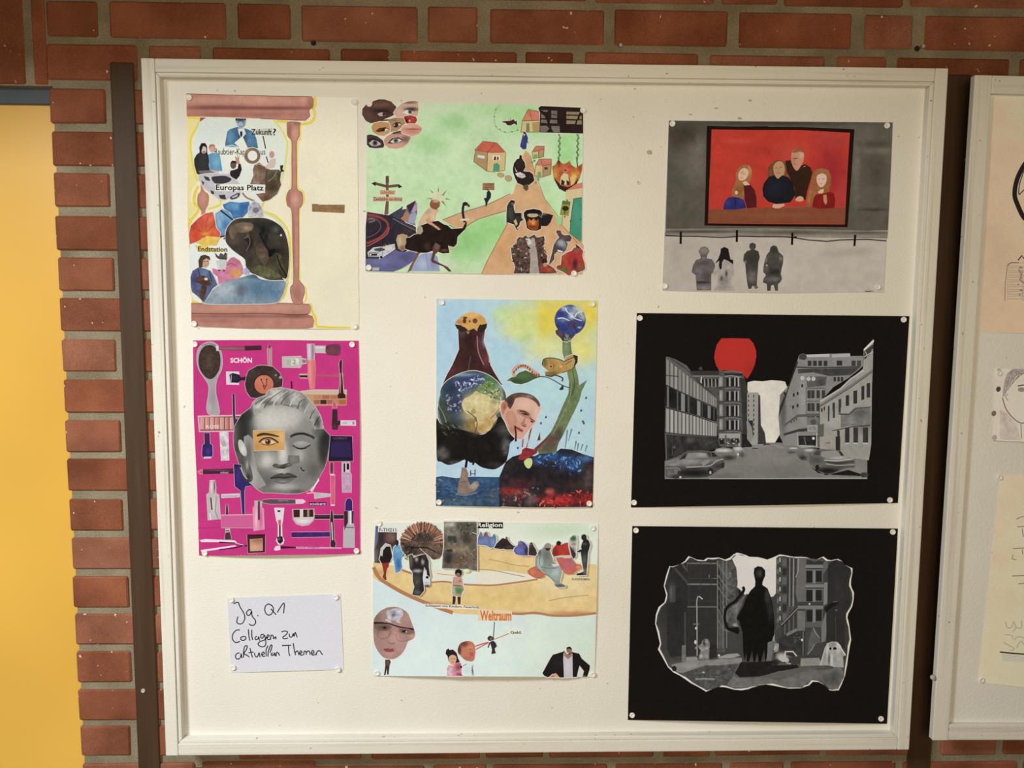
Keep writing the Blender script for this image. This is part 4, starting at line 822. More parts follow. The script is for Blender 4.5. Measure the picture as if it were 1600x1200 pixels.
# houses
def house(nm, pts_wall, pts_side, roof, lines, wall=(206, 178, 118), side=(170, 138, 92), rf=(196, 92, 68)):
    s.part(nm); s.p(pts_wall, wall, tex=(.04, 6)); s.p(pts_side, side, tex=(.04, 6)); s.p(roof, rf, tex=(.06, 6), step=2)
    for q in lines: s.l(q, 7, (110, 84, 50))
s.view(*B)
house('house_drawing', "215 745 440 745 430 970 300 990 205 980", "65 720 215 745 205 980 40 860 45 790", "55 715 160 605 330 625 440 745 215 745", ["55 715 160 605 330 625 440 745 215 745 55 715", "65 720 40 860 205 980 300 990 430 970 440 745", "215 745 205 980", "215 745 310 625"])
s.p("280 980 290 890 340 875 368 910 360 978", (70, 146, 112)); s.p("280 785 370 785 370 840 280 840", (222, 214, 196)); s.p("290 840 300 795 320 795 320 840", (80, 30, 34)); s.p("330 838 335 795 352 800 352 838", (80, 30, 34)); s.p("90 775 180 790 175 825 88 808", (206, 204, 198)); s.done()
house('house_drawing', "645 365 860 355 860 490 630 490", "770 375 860 360 862 490 780 490", "720 205 860 230 862 350 650 350", ["720 205 650 350 630 490", "720 205 860 235", "735 215 775 350", "650 352 862 345", "630 492 862 490"], rf=(206, 120, 96)); s.p("695 490 700 380 735 380 740 490", (110, 130, 92)); s.done()
house('house_drawing', "770 735 850 730 855 800 780 825", "850 725 925 700 915 800 855 820", "820 668 925 668 920 705 850 735 775 740", ["820 668 925 668 915 800 780 825 770 740 820 668", "850 733 855 815", "790 735 920 705"], rf=(192, 110, 84)); s.p("780 825 790 775 830 765 850 815", (120, 158, 92)); s.done()
house('house_drawing', "815 905 905 910 905 1045 800 1035", "905 910 1010 890 1005 1020 905 1050", "860 828 1015 826 1010 895 905 912 815 905", ["860 828 1015 826 1005 1020 905 1052 800 1035 815 905 860 828", "905 912 905 1050", "880 835 905 910 1010 893"], rf=(196, 116, 92)); s.p("835 1070 840 990 880 985 888 1060", (122, 150, 104)); s.r(925, 930, 965, 960, (84, 50, 44)); s.done()
s.part('dark_facade_cutout')
s.p("848 190 880 165 1380 185 1410 200 1410 510 860 495 870 250", (40, 28, 24), tex=(.12, 5))
for q in ("885 215 970 215 965 240 900 235", "1010 222 1085 225 1085 270 1010 265", "885 262 935 290 940 320 880 318", "1010 275 1085 278 1082 318 1012 315", "880 335 950 338 965 380 882 375", "1000 335 1085 340 1085 385 990 380", "872 415 960 412 985 450 950 490 872 488", "1010 415 1115 415 1118 492 1040 492 1015 450", "1200 235 1370 240 1360 275 1200 270", "1200 285 1350 290 1340 330 1200 325", "1200 345 1320 348 1305 390 1200 390", "1370 290 1390 285 1390 330 1360 330", "1340 345 1392 345 1392 395 1325 395"): s.p(q, (140, 122, 92) if q[0] == '1' and q[1] in '23' else (112, 104, 92), tex=(.12, 4))
s.l("900 220 980 385", 14, (36, 24, 22)); s.l("1385 210 1310 395", 9, (36, 24, 22)); s.done()
s.part('chain_swing_cutout')
for x in (1115, 1345):
    for i in range(9): s.e(x + (6 if i % 2 else -6) - i, 530 + i * 36, 12, 20, (62, 84, 50), 20 if i % 2 else -20, 8); s.e(x + (6 if i % 2 else -6) - i, 530 + i * 36, 5, 10, (140, 176, 110), 0, 6)
s.l("1330 830 1345 990", 12, (60, 36, 26))
s.p("1020 920 1060 900 1100 830 1140 880 1180 890 1240 850 1260 900 1320 940 1400 880 1395 960 1360 1080 1300 1170 1200 1210 1100 1170 1040 1060", (176, 96, 40), dabs=[(1190, 930, 70, 50, (190, 90, 50), .9), (1060, 1000, 40, 60, (206, 140, 50), .9), (1310, 1040, 50, 50, (206, 150, 60), .9), (1380, 950, 30, 50, (150, 70, 30), .8), (1100, 860, 20, 40, (84, 50, 30), .9)], tex=(.16, 5), step=1.3)
s.p("1035 1060 1080 1100 1140 1160 1220 1180 1290 1150 1355 1060 1320 1160 1250 1225 1190 1240 1110 1200", (56, 34, 28)); s.p("1120 1150 1130 1050 1170 1000 1220 1020 1240 1150", (206, 186, 140)); s.p("1140 1080 1180 1110 1170 1150 1130 1150", (50, 34, 34)); s.p("1200 1090 1235 1110 1240 1155 1205 1150", (50, 34, 34)); s.e(1190, 970, 40, 36, (196, 104, 84)); s.e(1188, 968, 12, 10, (60, 30, 30)); s.p("1245 1060 1290 1020 1330 1040 1300 1130 1260 1160", (214, 176, 96)); s.done()
s.part('flying_figure_cutout'); s.p("395 358 450 350 500 350 540 330 560 360 580 345 585 410 550 385 500 410 460 405 440 378 405 370", (66, 42, 34)); s.l("498 350 500 330", 8, (120, 80, 60)); s.done()
s.part('vine_drawing'); s.l("380 150 330 190 300 280 305 390 340 450 430 495 530 485 600 465", 6, (126, 166, 100), cv=True)
for x, y in ((370, 455), (430, 488), (520, 485), (590, 465), (320, 420), (300, 300), (318, 210)): s.e(x, y, 12, 7, (90, 130, 70), 30, 8)
s.done()
s.part('blue_coat_cutout'); s.p("660 500 690 490 720 560 715 600 728 640 705 620 700 700 660 710 620 670 635 600", (48, 58, 112), dabs=[(660, 600, 14, 60, (66, 78, 140), .8)]); s.e(675, 505, 14, 16, (40, 30, 34)); s.p("650 500 690 520 670 545", (176, 166, 160)); s.done()
for cx, cy, rx, ry in ((380, 1028, 48, 30), (475, 1070, 46, 40)): s.part('stepping_stone_drawing'); s.e(cx, cy, rx, ry, (150, 124, 84), 10); s.e(cx, cy, rx * .88, ry * .86, (180, 152, 108), 10); s.done()
for cx, cy in ((770, 870), (800, 850), (815, 1125), (850, 1085)): s.part('bush_drawing'); s.e(cx, cy, 16, 14, (116, 146, 80)); s.done()
s.part('woman_with_sheep_cutout')
s.p("530 950 545 880 580 830 610 820 615 780 640 785 645 820 680 870 690 930 660 980 740 985 785 1020 800 1100 740 1150 680 1170 590 1130 560 1070 535 1000", (44, 32, 28), tex=(.2, 6), step=1.5, dabs=[(600, 900, 40, 40, (64, 46, 38), .7)])
s.p("560 1010 620 990 680 1020 690 1050 650 1070 590 1050", (206, 194, 184), tex=(.2, 4), step=1.3); s.p("550 920 570 960 590 990 570 990", (190, 180, 172)); s.e(628, 800, 16, 22, (40, 28, 26)); s.p("655 1160 720 1140 725 1200 700 1230 665 1200", (96, 76, 54)); s.done()
s.part('sign_and_walker_cutout'); s.view(*D); s.r(150, 5, 300, 98, (146, 112, 72), tex=(.14, 5)); s.l("165 30 285 32", 5, (104, 76, 48)); s.l("160 65 285 68", 5, (110, 82, 52)); s.p("205 120 235 100 260 140 255 190 220 240 200 300 190 310 185 240 165 200 200 190", (34, 40, 56)); s.l("212 90 225 110", 12, (40, 34, 40)); s.done()
# lower right
s.part('seated_man_in_cap_cutout'); s.p("455 300 480 250 510 220 545 225 560 255 540 280 545 330 560 380 640 380 640 440 665 470 625 490 610 540 580 570 615 600 575 590 560 560 550 530 465 500 450 520 450 400", (46, 46, 42), dabs=[(500, 380, 40, 70, (70, 74, 64), .8), (600, 400, 50, 30, (36, 26, 28), .8)], tex=(.12, 5), step=1.5); s.e(528, 262, 20, 24, (120, 84, 62)); s.p("485 245 510 218 550 228 560 255 520 250", (40, 32, 36)); s.p("540 480 570 460 590 520 570 545", (206, 166, 116)); s.done()
s.part('cauldron_cutout'); s.p("665 380 700 345 790 330 870 345 900 380 880 440 885 580 830 605 750 600 705 570 690 480 670 430", (40, 28, 26)); s.e(780, 410, 70, 26, (176, 168, 130)); s.e(780, 365, 100, 26, (30, 22, 22))
s.p("710 500 735 450 760 480 790 445 820 480 850 460 855 540 840 590 760 595 715 560", (150, 74, 26), dabs=[(790, 500, 30, 40, (226, 150, 50), .9), (745, 490, 16, 26, (214, 130, 60), .8), (780, 560, 50, 20, (96, 40, 20), .8)], tex=(.2, 4), step=1.2)
s.p("850 410 900 385 960 390 1035 410 1000 500 960 545 880 545 870 470", (34, 28, 30), dabs=[(910, 400, 40, 10, (120, 116, 118), .8)], step=1.5); s.l("855 410 890 440 900 385", 8, (150, 146, 146)); s.done()
s.part('banquet_crowd_cutout')
s.p("505 820 540 780 580 760 575 720 610 680 650 690 690 660 720 690 800 650 830 690 880 680 920 670 930 720 915 790 930 880 965 920 960 960 940 1010 1030 1060 1090 1130 1010 1140 540 1140 560 1050 520 950", (86, 64, 56), tex=(.3, 5), step=1.8)
s.p("720 770 770 690 800 700 830 850 860 1140 740 1140 750 950", (166, 152, 140), tex=(.1, 5)); s.p("690 700 740 700 770 760 720 790", (206, 196, 180))
s.sc("510 820 600 700 690 680 740 800 740 1130 560 1130", 90, 36, [(46, 32, 32), (70, 52, 48), (120, 96, 82), (180, 166, 152), (40, 28, 28), (150, 120, 100)], 3)
s.sc("800 680 920 680 950 900 930 1000 880 1050 830 850", 60, 34, [(60, 38, 36), (120, 74, 64), (176, 140, 120), (96, 50, 46), (46, 30, 30)], 4)
s.p("890 1040 930 990 970 1040 1030 1060 1030 1130 880 1120 870 1060", (150, 60, 46), tex=(.2, 4), step=1.5); s.e(925, 985, 36, 34, (50, 34, 36)); s.e(935, 1030, 26, 26, (186, 130, 104)); s.done()
s.part('green_door_drawing'); s.p("1195 100 1395 70 1395 190 1290 210 1250 470 1240 640 1140 530 1150 400 1190 180", (206, 186, 136)); s.p("1290 205 1395 190 1390 740 1245 630 1260 420", (58, 140, 110), dabs=[(1330, 400, 50, 150, (70, 152, 118), .7)], tex=(.04, 8), step=2.4); s.l("1290 205 1260 420 1245 630 1385 750", 8, (36, 90, 70)); s.l("1290 205 1395 188", 8, (36, 90, 70)); s.p("1200 100 1320 20 1400 0 1398 72", (200, 120, 96)); s.l("1140 530 1240 640 1340 760", 7, (140, 104, 60)); s.e(1375, 462, 12, 6, (40, 60, 50)); s.e(1252, 485, 7, 14, (36, 50, 46))
s.e(1110, 480, 34, 60, (150, 196, 130)); s.l("1150 400 1145 530", 6, (120, 110, 60)); s.done()
s.part('tree_sign_cutout'); s.p("1150 225 1255 240 1230 425 1115 405", (146, 140, 64), tex=(.14, 5)); s.p("1150 225 1255 240 1248 285 1145 270", (96, 110, 46)); s.e(1188, 325, 42, 32, (36, 46, 26)); s.l("1182 340 1180 395", 10, (36, 40, 26)); s.e(1210, 225, 10, 10, (96, 84, 50)); s.e(1180, 430, 10, 10, (96, 84, 50)); s.done()
s.part('bending_worker_cutout'); s.p("1070 620 1080 595 1130 600 1140 640 1170 660 1240 655 1270 690 1250 740 1200 740 1220 770 1200 840 1150 890 1080 870 1050 900 1050 960 1000 1020 985 1000 1020 880 1040 780 1075 720 1110 690", (80, 66, 62), dabs=[(1130, 760, 50, 40, (170, 176, 180), .95), (1210, 680, 40, 20, (104, 64, 48), .8), (1180, 800, 30, 40, (120, 130, 140), .8)], tex=(.15, 5), step=1.4); s.e(1105, 625, 26, 22, (104, 70, 56)); s.p("1090 840 1160 860 1150 880 1090 865", (206, 206, 206)); s.l("1010 1000 985 1025", 12, (84, 56, 44)); s.done()
s.part('worker_in_red_cutout'); s.p("1140 920 1200 880 1270 850 1290 820 1320 810 1320 770 1380 820 1410 860 1400 920 1430 1020 1435 1080 1400 1110 1330 1130 1230 1165 1160 1120 1075 1080 1080 1040 1130 1030", (166, 52, 46), dabs=[(1160, 1090, 80, 40, (96, 100, 44), .95), (1310, 1020, 30, 70, (60, 34, 36), .9), (1180, 940, 40, 50, (176, 96, 50), .9), (1380, 1080, 40, 50, (110, 90, 50), .9), (1240, 930, 40, 60, (180, 50, 46), .8)], tex=(.14, 5), step=1.4); s.e(1325, 850, 36, 36, (130, 84, 62)); s.p("1315 770 1370 810 1350 825 1320 800", (60, 40, 40)); s.done()
# lower left
s.view(*C)
s.part('night_road_cutout')
s.p("108 368 250 390 380 410 560 300 545 340 480 420 720 560 720 620 740 660 700 800 560 880 470 850 130 960 90 1110 90 560", (48, 42, 52), dabs=[(160, 460, 70, 40, (110, 84, 88), .8), (250, 700, 120, 100, (40, 34, 44), .8), (620, 600, 60, 60, (60, 52, 54), .8), (300, 390, 120, 20, (84, 62, 74), .8)], tex=(.14, 6), step=2)
s.l("105 760 250 700 340 620 370 540 340 480 250 430 110 400", 26, (150, 62, 54), cv=True); s.l("105 800 260 720 360 640 385 560", 12, (176, 84, 70), cv=True); s.l("108 690 220 640 280 560 250 480 160 440", 9, (120, 78, 84), cv=True); s.l("130 500 200 480 180 455 130 455", 8, (150, 120, 120), cv=True); s.l("430 450 570 530 720 600", 8, (130, 122, 126)); s.l("520 480 720 580", 5, (96, 88, 96)); s.done()
s.part('blue_wave_painting'); s.p("90 960 300 900 460 850 560 870 680 850 760 870 740 930 640 1020 540 1080 430 1118 100 1108", (96, 94, 134), dabs=[(300, 980, 140, 60, (112, 110, 150), .8), (600, 930, 80, 40, (80, 78, 118), .8)], tex=(.08, 6), step=2, cv=False); s.p("740 930 800 890 925 880 990 930 1020 1110 620 1110 700 1010", (150, 158, 186), dabs=[(800, 1020, 60, 60, (176, 186, 206), .8), (940, 1000, 40, 80, (128, 132, 168), .8)], step=2); s.l("840 890 880 1100", 5, (112, 114, 150)); s.r(168, 1062, 258, 1100, (196, 192, 198)); s.l("170 1068 255 1070", 5, (90, 86, 110)); s.l("172 1085 255 1088", 5, (120, 116, 140)); s.done()
s.part('signpost_cutout'); s.p("340 0 380 0 382 220 375 400 322 405 345 220", (112, 92, 62), tex=(.1, 5)); s.l("200 10 350 50 390 50 500 38", 34, (96, 78, 54)); s.p("160 10 215 -8 215 48", (44, 36, 28)); s.p("548 55 500 18 500 75", (44, 36, 28)); s.p("340 -80 380 -82 385 0 340 0", (96, 78, 54)); s.p("268 95 462 100 458 155 268 150", (206, 150, 120)); s.t('schneller', 285, 105, 445, 142, (150, 80, 64), .005); s.p("180 178 552 182 550 238 182 235", (206, 160, 132)); s.t('Zweifelsfrei von Armut', 190, 186, 548, 230, (34, 28, 26), .01); s.done()
s.part('crystals_cutout'); s.p("540 440 560 370 600 330 600 290 715 225 740 300 735 400 700 470 715 540 600 500", (120, 106, 120), dabs=[(690, 270, 30, 40, (150, 136, 152), .8)], step=2); s.p("600 290 715 225 690 300 640 390 620 340", (60, 44, 56)); s.p("545 440 560 380 600 370 640 400 610 490 540 470", (176, 116, 84)); s.p("640 410 700 370 730 400 700 520 610 500", (150, 156, 176)); s.p("690 300 735 260 740 340 700 370 660 380", (166, 148, 164)); s.p("450 380 550 300 545 340 600 330 560 420 520 470 420 420", (62, 66, 72)); s.done()
s.part('van_cutout'); s.p("120 880 190 820 280 810 380 790 450 775 455 830 300 930 265 950 130 930", (186, 186, 186), tex=(.1, 4), step=1.6); s.p("130 890 250 890 260 915 130 918", (50, 46, 50)); s.p("190 850 260 820 320 850 280 860", (70, 70, 76)); s.p("130 925 260 930 260 955 120 950", (60, 56, 62)); s.r(360, 800, 415, 850, (206, 206, 196)); s.p("200 830 280 815 330 830 330 850 270 862 200 850", (70, 72, 76)); s.l("130 880 250 872 300 850", 6, (96, 96, 100)); s.e(150, 905, 12, 9, (226, 226, 220)); s.e(245, 905, 12, 9, (226, 226, 220)); s.l("300 860 300 930", 5, (110, 110, 112)); s.e(285, 935, 16, 16, (30, 28, 30)); s.sc("260 790 410 760 415 795 270 810", 16, 20, [(96, 70, 54), (170, 120, 90), (60, 44, 40)], 5); s.done()
s.part('ostrich_rider_cutout')
s.p("600 690 640 690 700 650 760 640 780 540 830 520 920 490 1000 480 1060 520 1120 540 1160 580 1300 570 1330 590 1240 680 1230 770 1190 810 1120 790 1140 880 1060 890 1000 870 940 850 860 880 770 880 640 850 580 830 580 760", (36, 24, 20), dabs=[(1000, 560, 80, 40, (60, 44, 36), .7), (860, 800, 40, 50, (70, 54, 44), .7), (1080, 850, 60, 16, (120, 74, 58), .8)], tex=(.25, 5), step=1.6)
s.p("1300 575 1340 500 1335 490 1355 490 1350 550 1325 600", (40, 28, 24)); s.l("1330 500 1315 440 1305 370 1310 300 1330 262 1355 270 1385 300", 30, (50, 36, 32), cv=True); s.e(1335, 268, 34, 24, (46, 32, 30)); s.p("1360 265 1400 300 1380 310 1350 290", (96, 70, 60)); s.p("1270 455 1390 450 1385 475 1275 480", (206, 198, 184))
s.p("470 720 490 660 550 640 610 660 625 690 590 700 600 750 580 800 590 840 550 860 500 830", (170, 146, 108), dabs=[(520, 740, 26, 60, (200, 180, 136), .8), (550, 820, 30, 30, (110, 76, 66), .8)], step=1.5); s.p("730 580 760 530 800 560 810 610 780 650 730 640", (166, 152, 120))
s.p("750 520 780 440 830 370 880 320 920 300 990 330 1010 350 970 400 960 470 900 500 840 500 780 540", (206, 172, 136), dabs=[(870, 360, 40, 40, (176, 140, 110), .7), (930, 430, 30, 40, (220, 186, 150), .8)], tex=(.06, 5), step=1.5)
s.p("900 310 890 270 910 220 960 210 1020 240 1015 300 970 345 930 330", (140, 84, 52), dabs=[(970, 235, 40, 16, (214, 186, 150), .9)], step=1.3); s.p("840 460 880 450 930 510 1000 560 1030 590 1000 595 930 545 860 510", (196, 146, 112))
s.p("770 880 730 950 690 1020 660 1100 610 1125 650 1040 700 950 740 870", (120, 84, 66)); s.p("960 750 1030 790 1010 850 960 900 940 970 1000 1000 1120 1060 1165 1110 1130 1115 1060 1050 920 1000 905 970 930 880 930 810", (90, 60, 48), dabs=[(980, 800, 30, 40, (120, 96, 84), .8)]); s.p("1150 800 1200 850 1140 840", (206, 170, 130)); s.done()
s.part('sun_rays_cutout')
for q in ("1000 30 990 130 1010 130", "880 80 930 140 945 130", "1110 90 1040 160 1060 175", "845 200 920 195 920 215", "1165 215 1090 195 1090 215", "1105 310 1035 240 1060 230"): s.p(q, (140, 128, 92))
s.p("900 170 930 130 990 110 1040 140 1070 190 1050 230 1000 215 930 220", (206, 204, 164), tex=(.06, 5)); s.done()
pins(s, 'green landscape collage', (577, 162), (911, 172), (576, 418), (897, 427))

# ------------------------------------------------------------------ painted globes collage
s = Sheet('art_poster', [(682, 467), (934, 470), (926, 794), (681, 791)], 'sky blue and yellow painted collage with two globes and a smoking ship', 'poster', .010)
s.halo = .9
A = (670, 460, .171875); B = (670, 620, .171875)
s.view(*A).part('sky_painting')
s.p("70 40 800 48 1535 55 1520 700 1505 1300 1490 1925 800 1930 65 1925 68 1200", (176, 206, 220), dabs=[(200, 300, 200, 300, (166, 200, 220), .7), (700, 500, 150, 250, (168, 204, 224), .8), (1230, 220, 330, 230, (226, 198, 50), .98), (1040, 250, 60, 160, (222, 194, 44), .95), (820, 250, 190, 170, (208, 214, 126), .92), (660, 180, 80, 60, (190, 214, 140), .8), (880, 380, 60, 40, (170, 206, 110), .8), (800, 350, 100, 40, (214, 218, 140), .8), (1400, 520, 160, 130, (224, 212, 110), .92), (1050, 500, 180, 110, (216, 216, 140), .9), (900, 620, 60, 60, (200, 214, 190), .6), (1480, 130, 60, 140, (228, 200, 40), .8), (1000, 900, 200, 200, (176, 210, 226), .8), (1450, 1100, 80, 300, (170, 204, 216), .7), (300, 1600, 300, 60, (180, 204, 216), .8)], tex=(.035, 9), step=2.2)
s.done()
s.part('sea_painting'); s.view(*B)
s.p("65 730 120 720 250 740 400 725 640 730 660 1000 65 990", (46, 74, 104), dabs=[(150, 800, 80, 60, (60, 92, 122), .8), (500, 780, 80, 40, (52, 88, 120), .8), (300, 950, 200, 40, (84, 100, 112), .7), (580, 900, 80, 60, (70, 84, 96), .8)], tex=(.22, 7), step=1.6)
s.sc("70 750 640 750 650 985 70 985", 80, 46, [(64, 96, 126), (38, 60, 90), (92, 108, 118), (120, 128, 134), (40, 66, 96)], 8, .3, 0); s.done()
s.part('lava_ground_painting')
s.p("640 730 700 590 760 545 840 520 960 540 1000 520 1160 500 1200 470 1300 480 1400 520 1500 550 1490 1000 900 1005 640 995", (44, 36, 40), dabs=[(1150, 540, 160, 40, (40, 78, 130), .9), (1300, 620, 100, 70, (46, 84, 136), .85), (1000, 580, 60, 40, (46, 84, 140), .8), (1430, 560, 60, 30, (70, 120, 180), .8), (760, 860, 120, 40, (168, 52, 44), .9), (1200, 940, 200, 50, (176, 40, 38), .95), (1450, 930, 60, 60, (170, 40, 38), .9), (1100, 860, 40, 30, (200, 84, 66), .8), (850, 780, 100, 50, (84, 36, 42), .8), (930, 930, 60, 50, (116, 104, 104), .7), (1350, 800, 150, 60, (56, 44, 40), .8), (1450, 740, 50, 100, (84, 70, 64), .8), (720, 940, 80, 40, (84, 56, 56), .7), (880, 680, 120, 80, (30, 26, 30), .8), (1200, 730, 160, 60, (36, 30, 34), .8)], tex=(.25, 6), step=1.5)
s.sc("980 540 1180 490 1330 520 1400 640 1330 730 1200 680 1000 620", 70, 40, [(70, 116, 170), (36, 66, 116), (100, 150, 196), (30, 44, 80), (50, 92, 150)], 9, .4)
s.sc("1050 880 1480 850 1480 1000 1000 1000", 60, 44, [(196, 56, 46), (150, 30, 32), (214, 96, 76), (90, 30, 32)], 10, .4)
s.sc("660 860 1000 820 1000 1000 680 1000", 50, 40, [(110, 84, 84), (140, 130, 128), (150, 46, 42), (70, 50, 52)], 11, .5)
s.p("865 590 900 560 935 565 940 610 915 650 885 640", (196, 206, 130), cv=True); s.p("820 540 850 480 880 460 960 480 1000 440 985 510 900 560 850 575 815 570", (140, 44, 48), tex=(.2, 4), step=1.5); s.l("845 480 835 520", 10, (226, 200, 200))
s.done()
for q in ("1260 300 1240 470", "1300 290 1270 400", "1340 400 1325 480", "1400 430 1380 490", "1440 440 1420 500", "1360 420 1350 490"): s.part('spatter_stroke'); s.l(q, 16, (112, 136, 150), taper=.6); s.done()
for x, y in ((1020, 240), (1065, 185), (1385, 125), (1410, 240), (1365, 328), (1430, 10), (810, 465), (1400, 225)): s.part('spatter_drop'); s.e(x, y, 9, 13, (70, 84, 100), 20, 8); s.done()
s.part('tree_hand_painting')
s.view(*A)
s.p("1215 430 1290 425 1295 500 1310 560 1330 650 1355 740 1368 825 1440 778 1390 880 1370 960 1330 1050 1280 1150 1220 1280 1180 1350 1165 1400 1160 1440 1000 1450 985 1400 1040 1330 1110 1250 1160 1150 1210 1030 1270 900 1275 800 1260 720 1235 600 1215 520", (106, 122, 80), dabs=[(1250, 500, 26, 80, (136, 150, 110), .8), (1300, 700, 30, 100, (120, 134, 80), .8), (1310, 900, 40, 90, (92, 110, 66), .8), (1230, 1100, 40, 120, (110, 118, 76), .7), (1120, 1320, 70, 60, (96, 66, 60), .95), (1080, 1400, 80, 40, (88, 74, 64), .95), (1180, 1260, 40, 60, (80, 70, 56), .8)], tex=(.14, 5), step=1.4)
s.l("1260 560 1310 700 1320 850 1250 1020", 7, (66, 80, 48), cv=True); s.l("1300 800 1280 950 1200 1130 1130 1270", 6, (140, 150, 104), cv=True); s.p("1010 1250 1015 1325 985 1330", (110, 50, 54)); s.p("1000 1400 950 1410 1060 1310 1100 1290", (120, 50, 54)); s.done()
s.part('ladybird_drips_painting'); s.l("940 1180 890 1390", 16, (150, 70, 84), taper=.3); s.l("865 1210 850 1390", 14, (176, 84, 92)); s.l("905 1230 900 1390", 7, (226, 176, 184)); s.done()
s.part('small_globe_cutout')
s.p("1165 320 1150 330 1155 360 1200 400 1215 425 1260 430 1290 415 1330 370 1340 340 1250 300", (76, 58, 62), dabs=[(1200, 350, 30, 30, (104, 84, 84), .7)], tex=(.15, 4), step=1.4); s.p("1230 420 1235 350 1265 330 1285 400 1300 420", (124, 124, 120)); s.l("1220 340 1245 400", 8, (50, 36, 42)); s.l("1285 345 1270 410", 8, (60, 46, 50))
s.e(1285, 232, 142, 138, (56, 70, 128), n=40, dabs=[(1230, 130, 60, 26, (150, 170, 196), .9), (1360, 140, 50, 60, (206, 210, 200), .9), (1300, 190, 30, 40, (214, 218, 214), .8), (1220, 230, 50, 20, (120, 140, 180), .8), (1310, 280, 50, 40, (72, 60, 84), .9), (1380, 250, 40, 60, (60, 70, 120), .8), (1400, 200, 30, 40, (190, 196, 190), .8), (1210, 300, 50, 26, (44, 50, 108), .8), (1190, 180, 30, 40, (50, 66, 130), .8), (1370, 300, 20, 8, (206, 210, 214), .8)], tex=(.2, 4), step=1.1)
for q in ("1240 120 1260 160 1300 190 1330 220 1390 240", "1330 200 1350 170 1400 150", "1170 220 1220 215 1280 240"): s.l(q, 10, (214, 220, 220), cv=True, taper=.4)
s.done()
s.part('butterfly_cutout'); s.p("1030 640 1045 590 1110 575 1190 590 1230 610 1250 570 1310 545 1355 560 1350 620 1300 680 1220 715 1150 735 1100 750 1060 735 1050 700 1090 700 1040 660", (176, 140, 70), dabs=[(1060, 620, 20, 40, (96, 92, 56), .8), (1300, 620, 50, 40, (190, 160, 104), .8), (1120, 655, 26, 24, (120, 84, 50), .7), (1120, 720, 50, 20, (90, 84, 50), .8)], tex=(.1, 5), step=1.3)
s.e(1110, 655, 18, 18, (214, 176, 120)); s.e(1110, 655, 12, 12, (130, 40, 40)); s.e(1200, 655, 12, 12, (206, 176, 110)); s.l("1030 645 1045 590 1110 577 1190 592 1230 612", 8, (70, 60, 44), cv=True); s.l("1230 610 1340 560", 7, (60, 46, 36)); s.p("1310 550 1355 560 1352 620 1320 650 1330 600", (54, 40, 36)); s.l("1215 710 1300 680 1345 620", 7, (70, 52, 40), cv=True); s.l("1240 640 1300 600", 6, (84, 64, 44)); s.l("1060 735 1110 745 1150 735 1215 760 1210 790", 12, (56, 60, 40), cv=True); s.done()
s.part('caterpillar_leaf_cutout'); s.p("705 785 740 760 790 740 820 710 880 690 950 720 1020 748 960 770 900 800 840 818 780 810 745 790", (66, 92, 54), dabs=[(860, 740, 60, 26, (84, 112, 66), .8), (800, 790, 60, 16, (46, 70, 40), .8), (725, 780, 20, 12, (120, 130, 120), .8)], step=1.5); s.l("780 750 770 700 800 660 850 652 900 665 950 700 1000 735", 34, (196, 160, 136), cv=True)
for i in range(12):
    t = i / 11; x = 775 + 225 * t; y = 705 - 70 * math.sin(math.pi * min(1, t * 1.25)) + 30 * t; s.e(x, y, 7, 15, (150, 66, 50), 20, 8)
s.l("1000 745 1080 755 1150 790 1220 830 1275 848", 8, (56, 66, 50), cv=True); s.p("1185 865 1210 830 1222 820 1225 865 1200 870", (44, 60, 44)); s.done()
s.part('skull_apple_cutout')
s.p("265 290 275 500 245 570 215 640 170 720 120 830 110 900 300 900 560 800 670 825 640 780 590 700 560 640 550 560 520 480 500 420 510 330 530 290 400 250", (66, 38, 36), dabs=[(470, 480, 40, 100, (96, 52, 58), .8), (510, 420, 26, 60, (140, 140, 150), .7), (530, 600, 30, 60, (130, 60, 66), .8), (300, 340, 40, 50, (84, 84, 88), .7), (380, 600, 70, 120, (52, 30, 30), .8), (210, 700, 50, 70, (100, 46, 54), .8), (360, 400, 40, 100, (50, 30, 28), .8)], tex=(.16, 6), step=1.4)
s.l("440 380 450 520 500 640", 10, (150, 110, 120), cv=True); s.l("380 560 360 690", 8, (104, 70, 64)); s.l("500 430 545 560 550 620", 9, (170, 166, 170), cv=True)
s.p("230 265 280 210 340 170 400 160 460 175 510 215 530 270 500 280 470 270 450 300 440 335 410 310 380 320 360 330 330 300 290 285 260 265", (206, 156, 80), dabs=[(400, 190, 80, 30, (222, 176, 96), .8), (470, 220, 30, 30, (190, 136, 70), .7), (290, 250, 30, 20, (176, 120, 66), .8)], tex=(.08, 5), step=1.3)
s.e(420, 240, 22, 24, (110, 70, 38)); s.e(325, 240, 16, 24, (96, 56, 34)); s.e(372, 245, 7, 11, (90, 54, 34)); s.e(330, 212, 20, 10, (90, 56, 36)); s.p("440 320 460 280 530 265 525 300 490 340 455 345", (50, 34, 32)); s.p("235 270 290 280 330 305 345 330 300 345 255 310", (54, 36, 34)); s.l("345 335 360 360 365 335", 8, (206, 156, 80)); s.done()
s.part('large_globe_cutout')
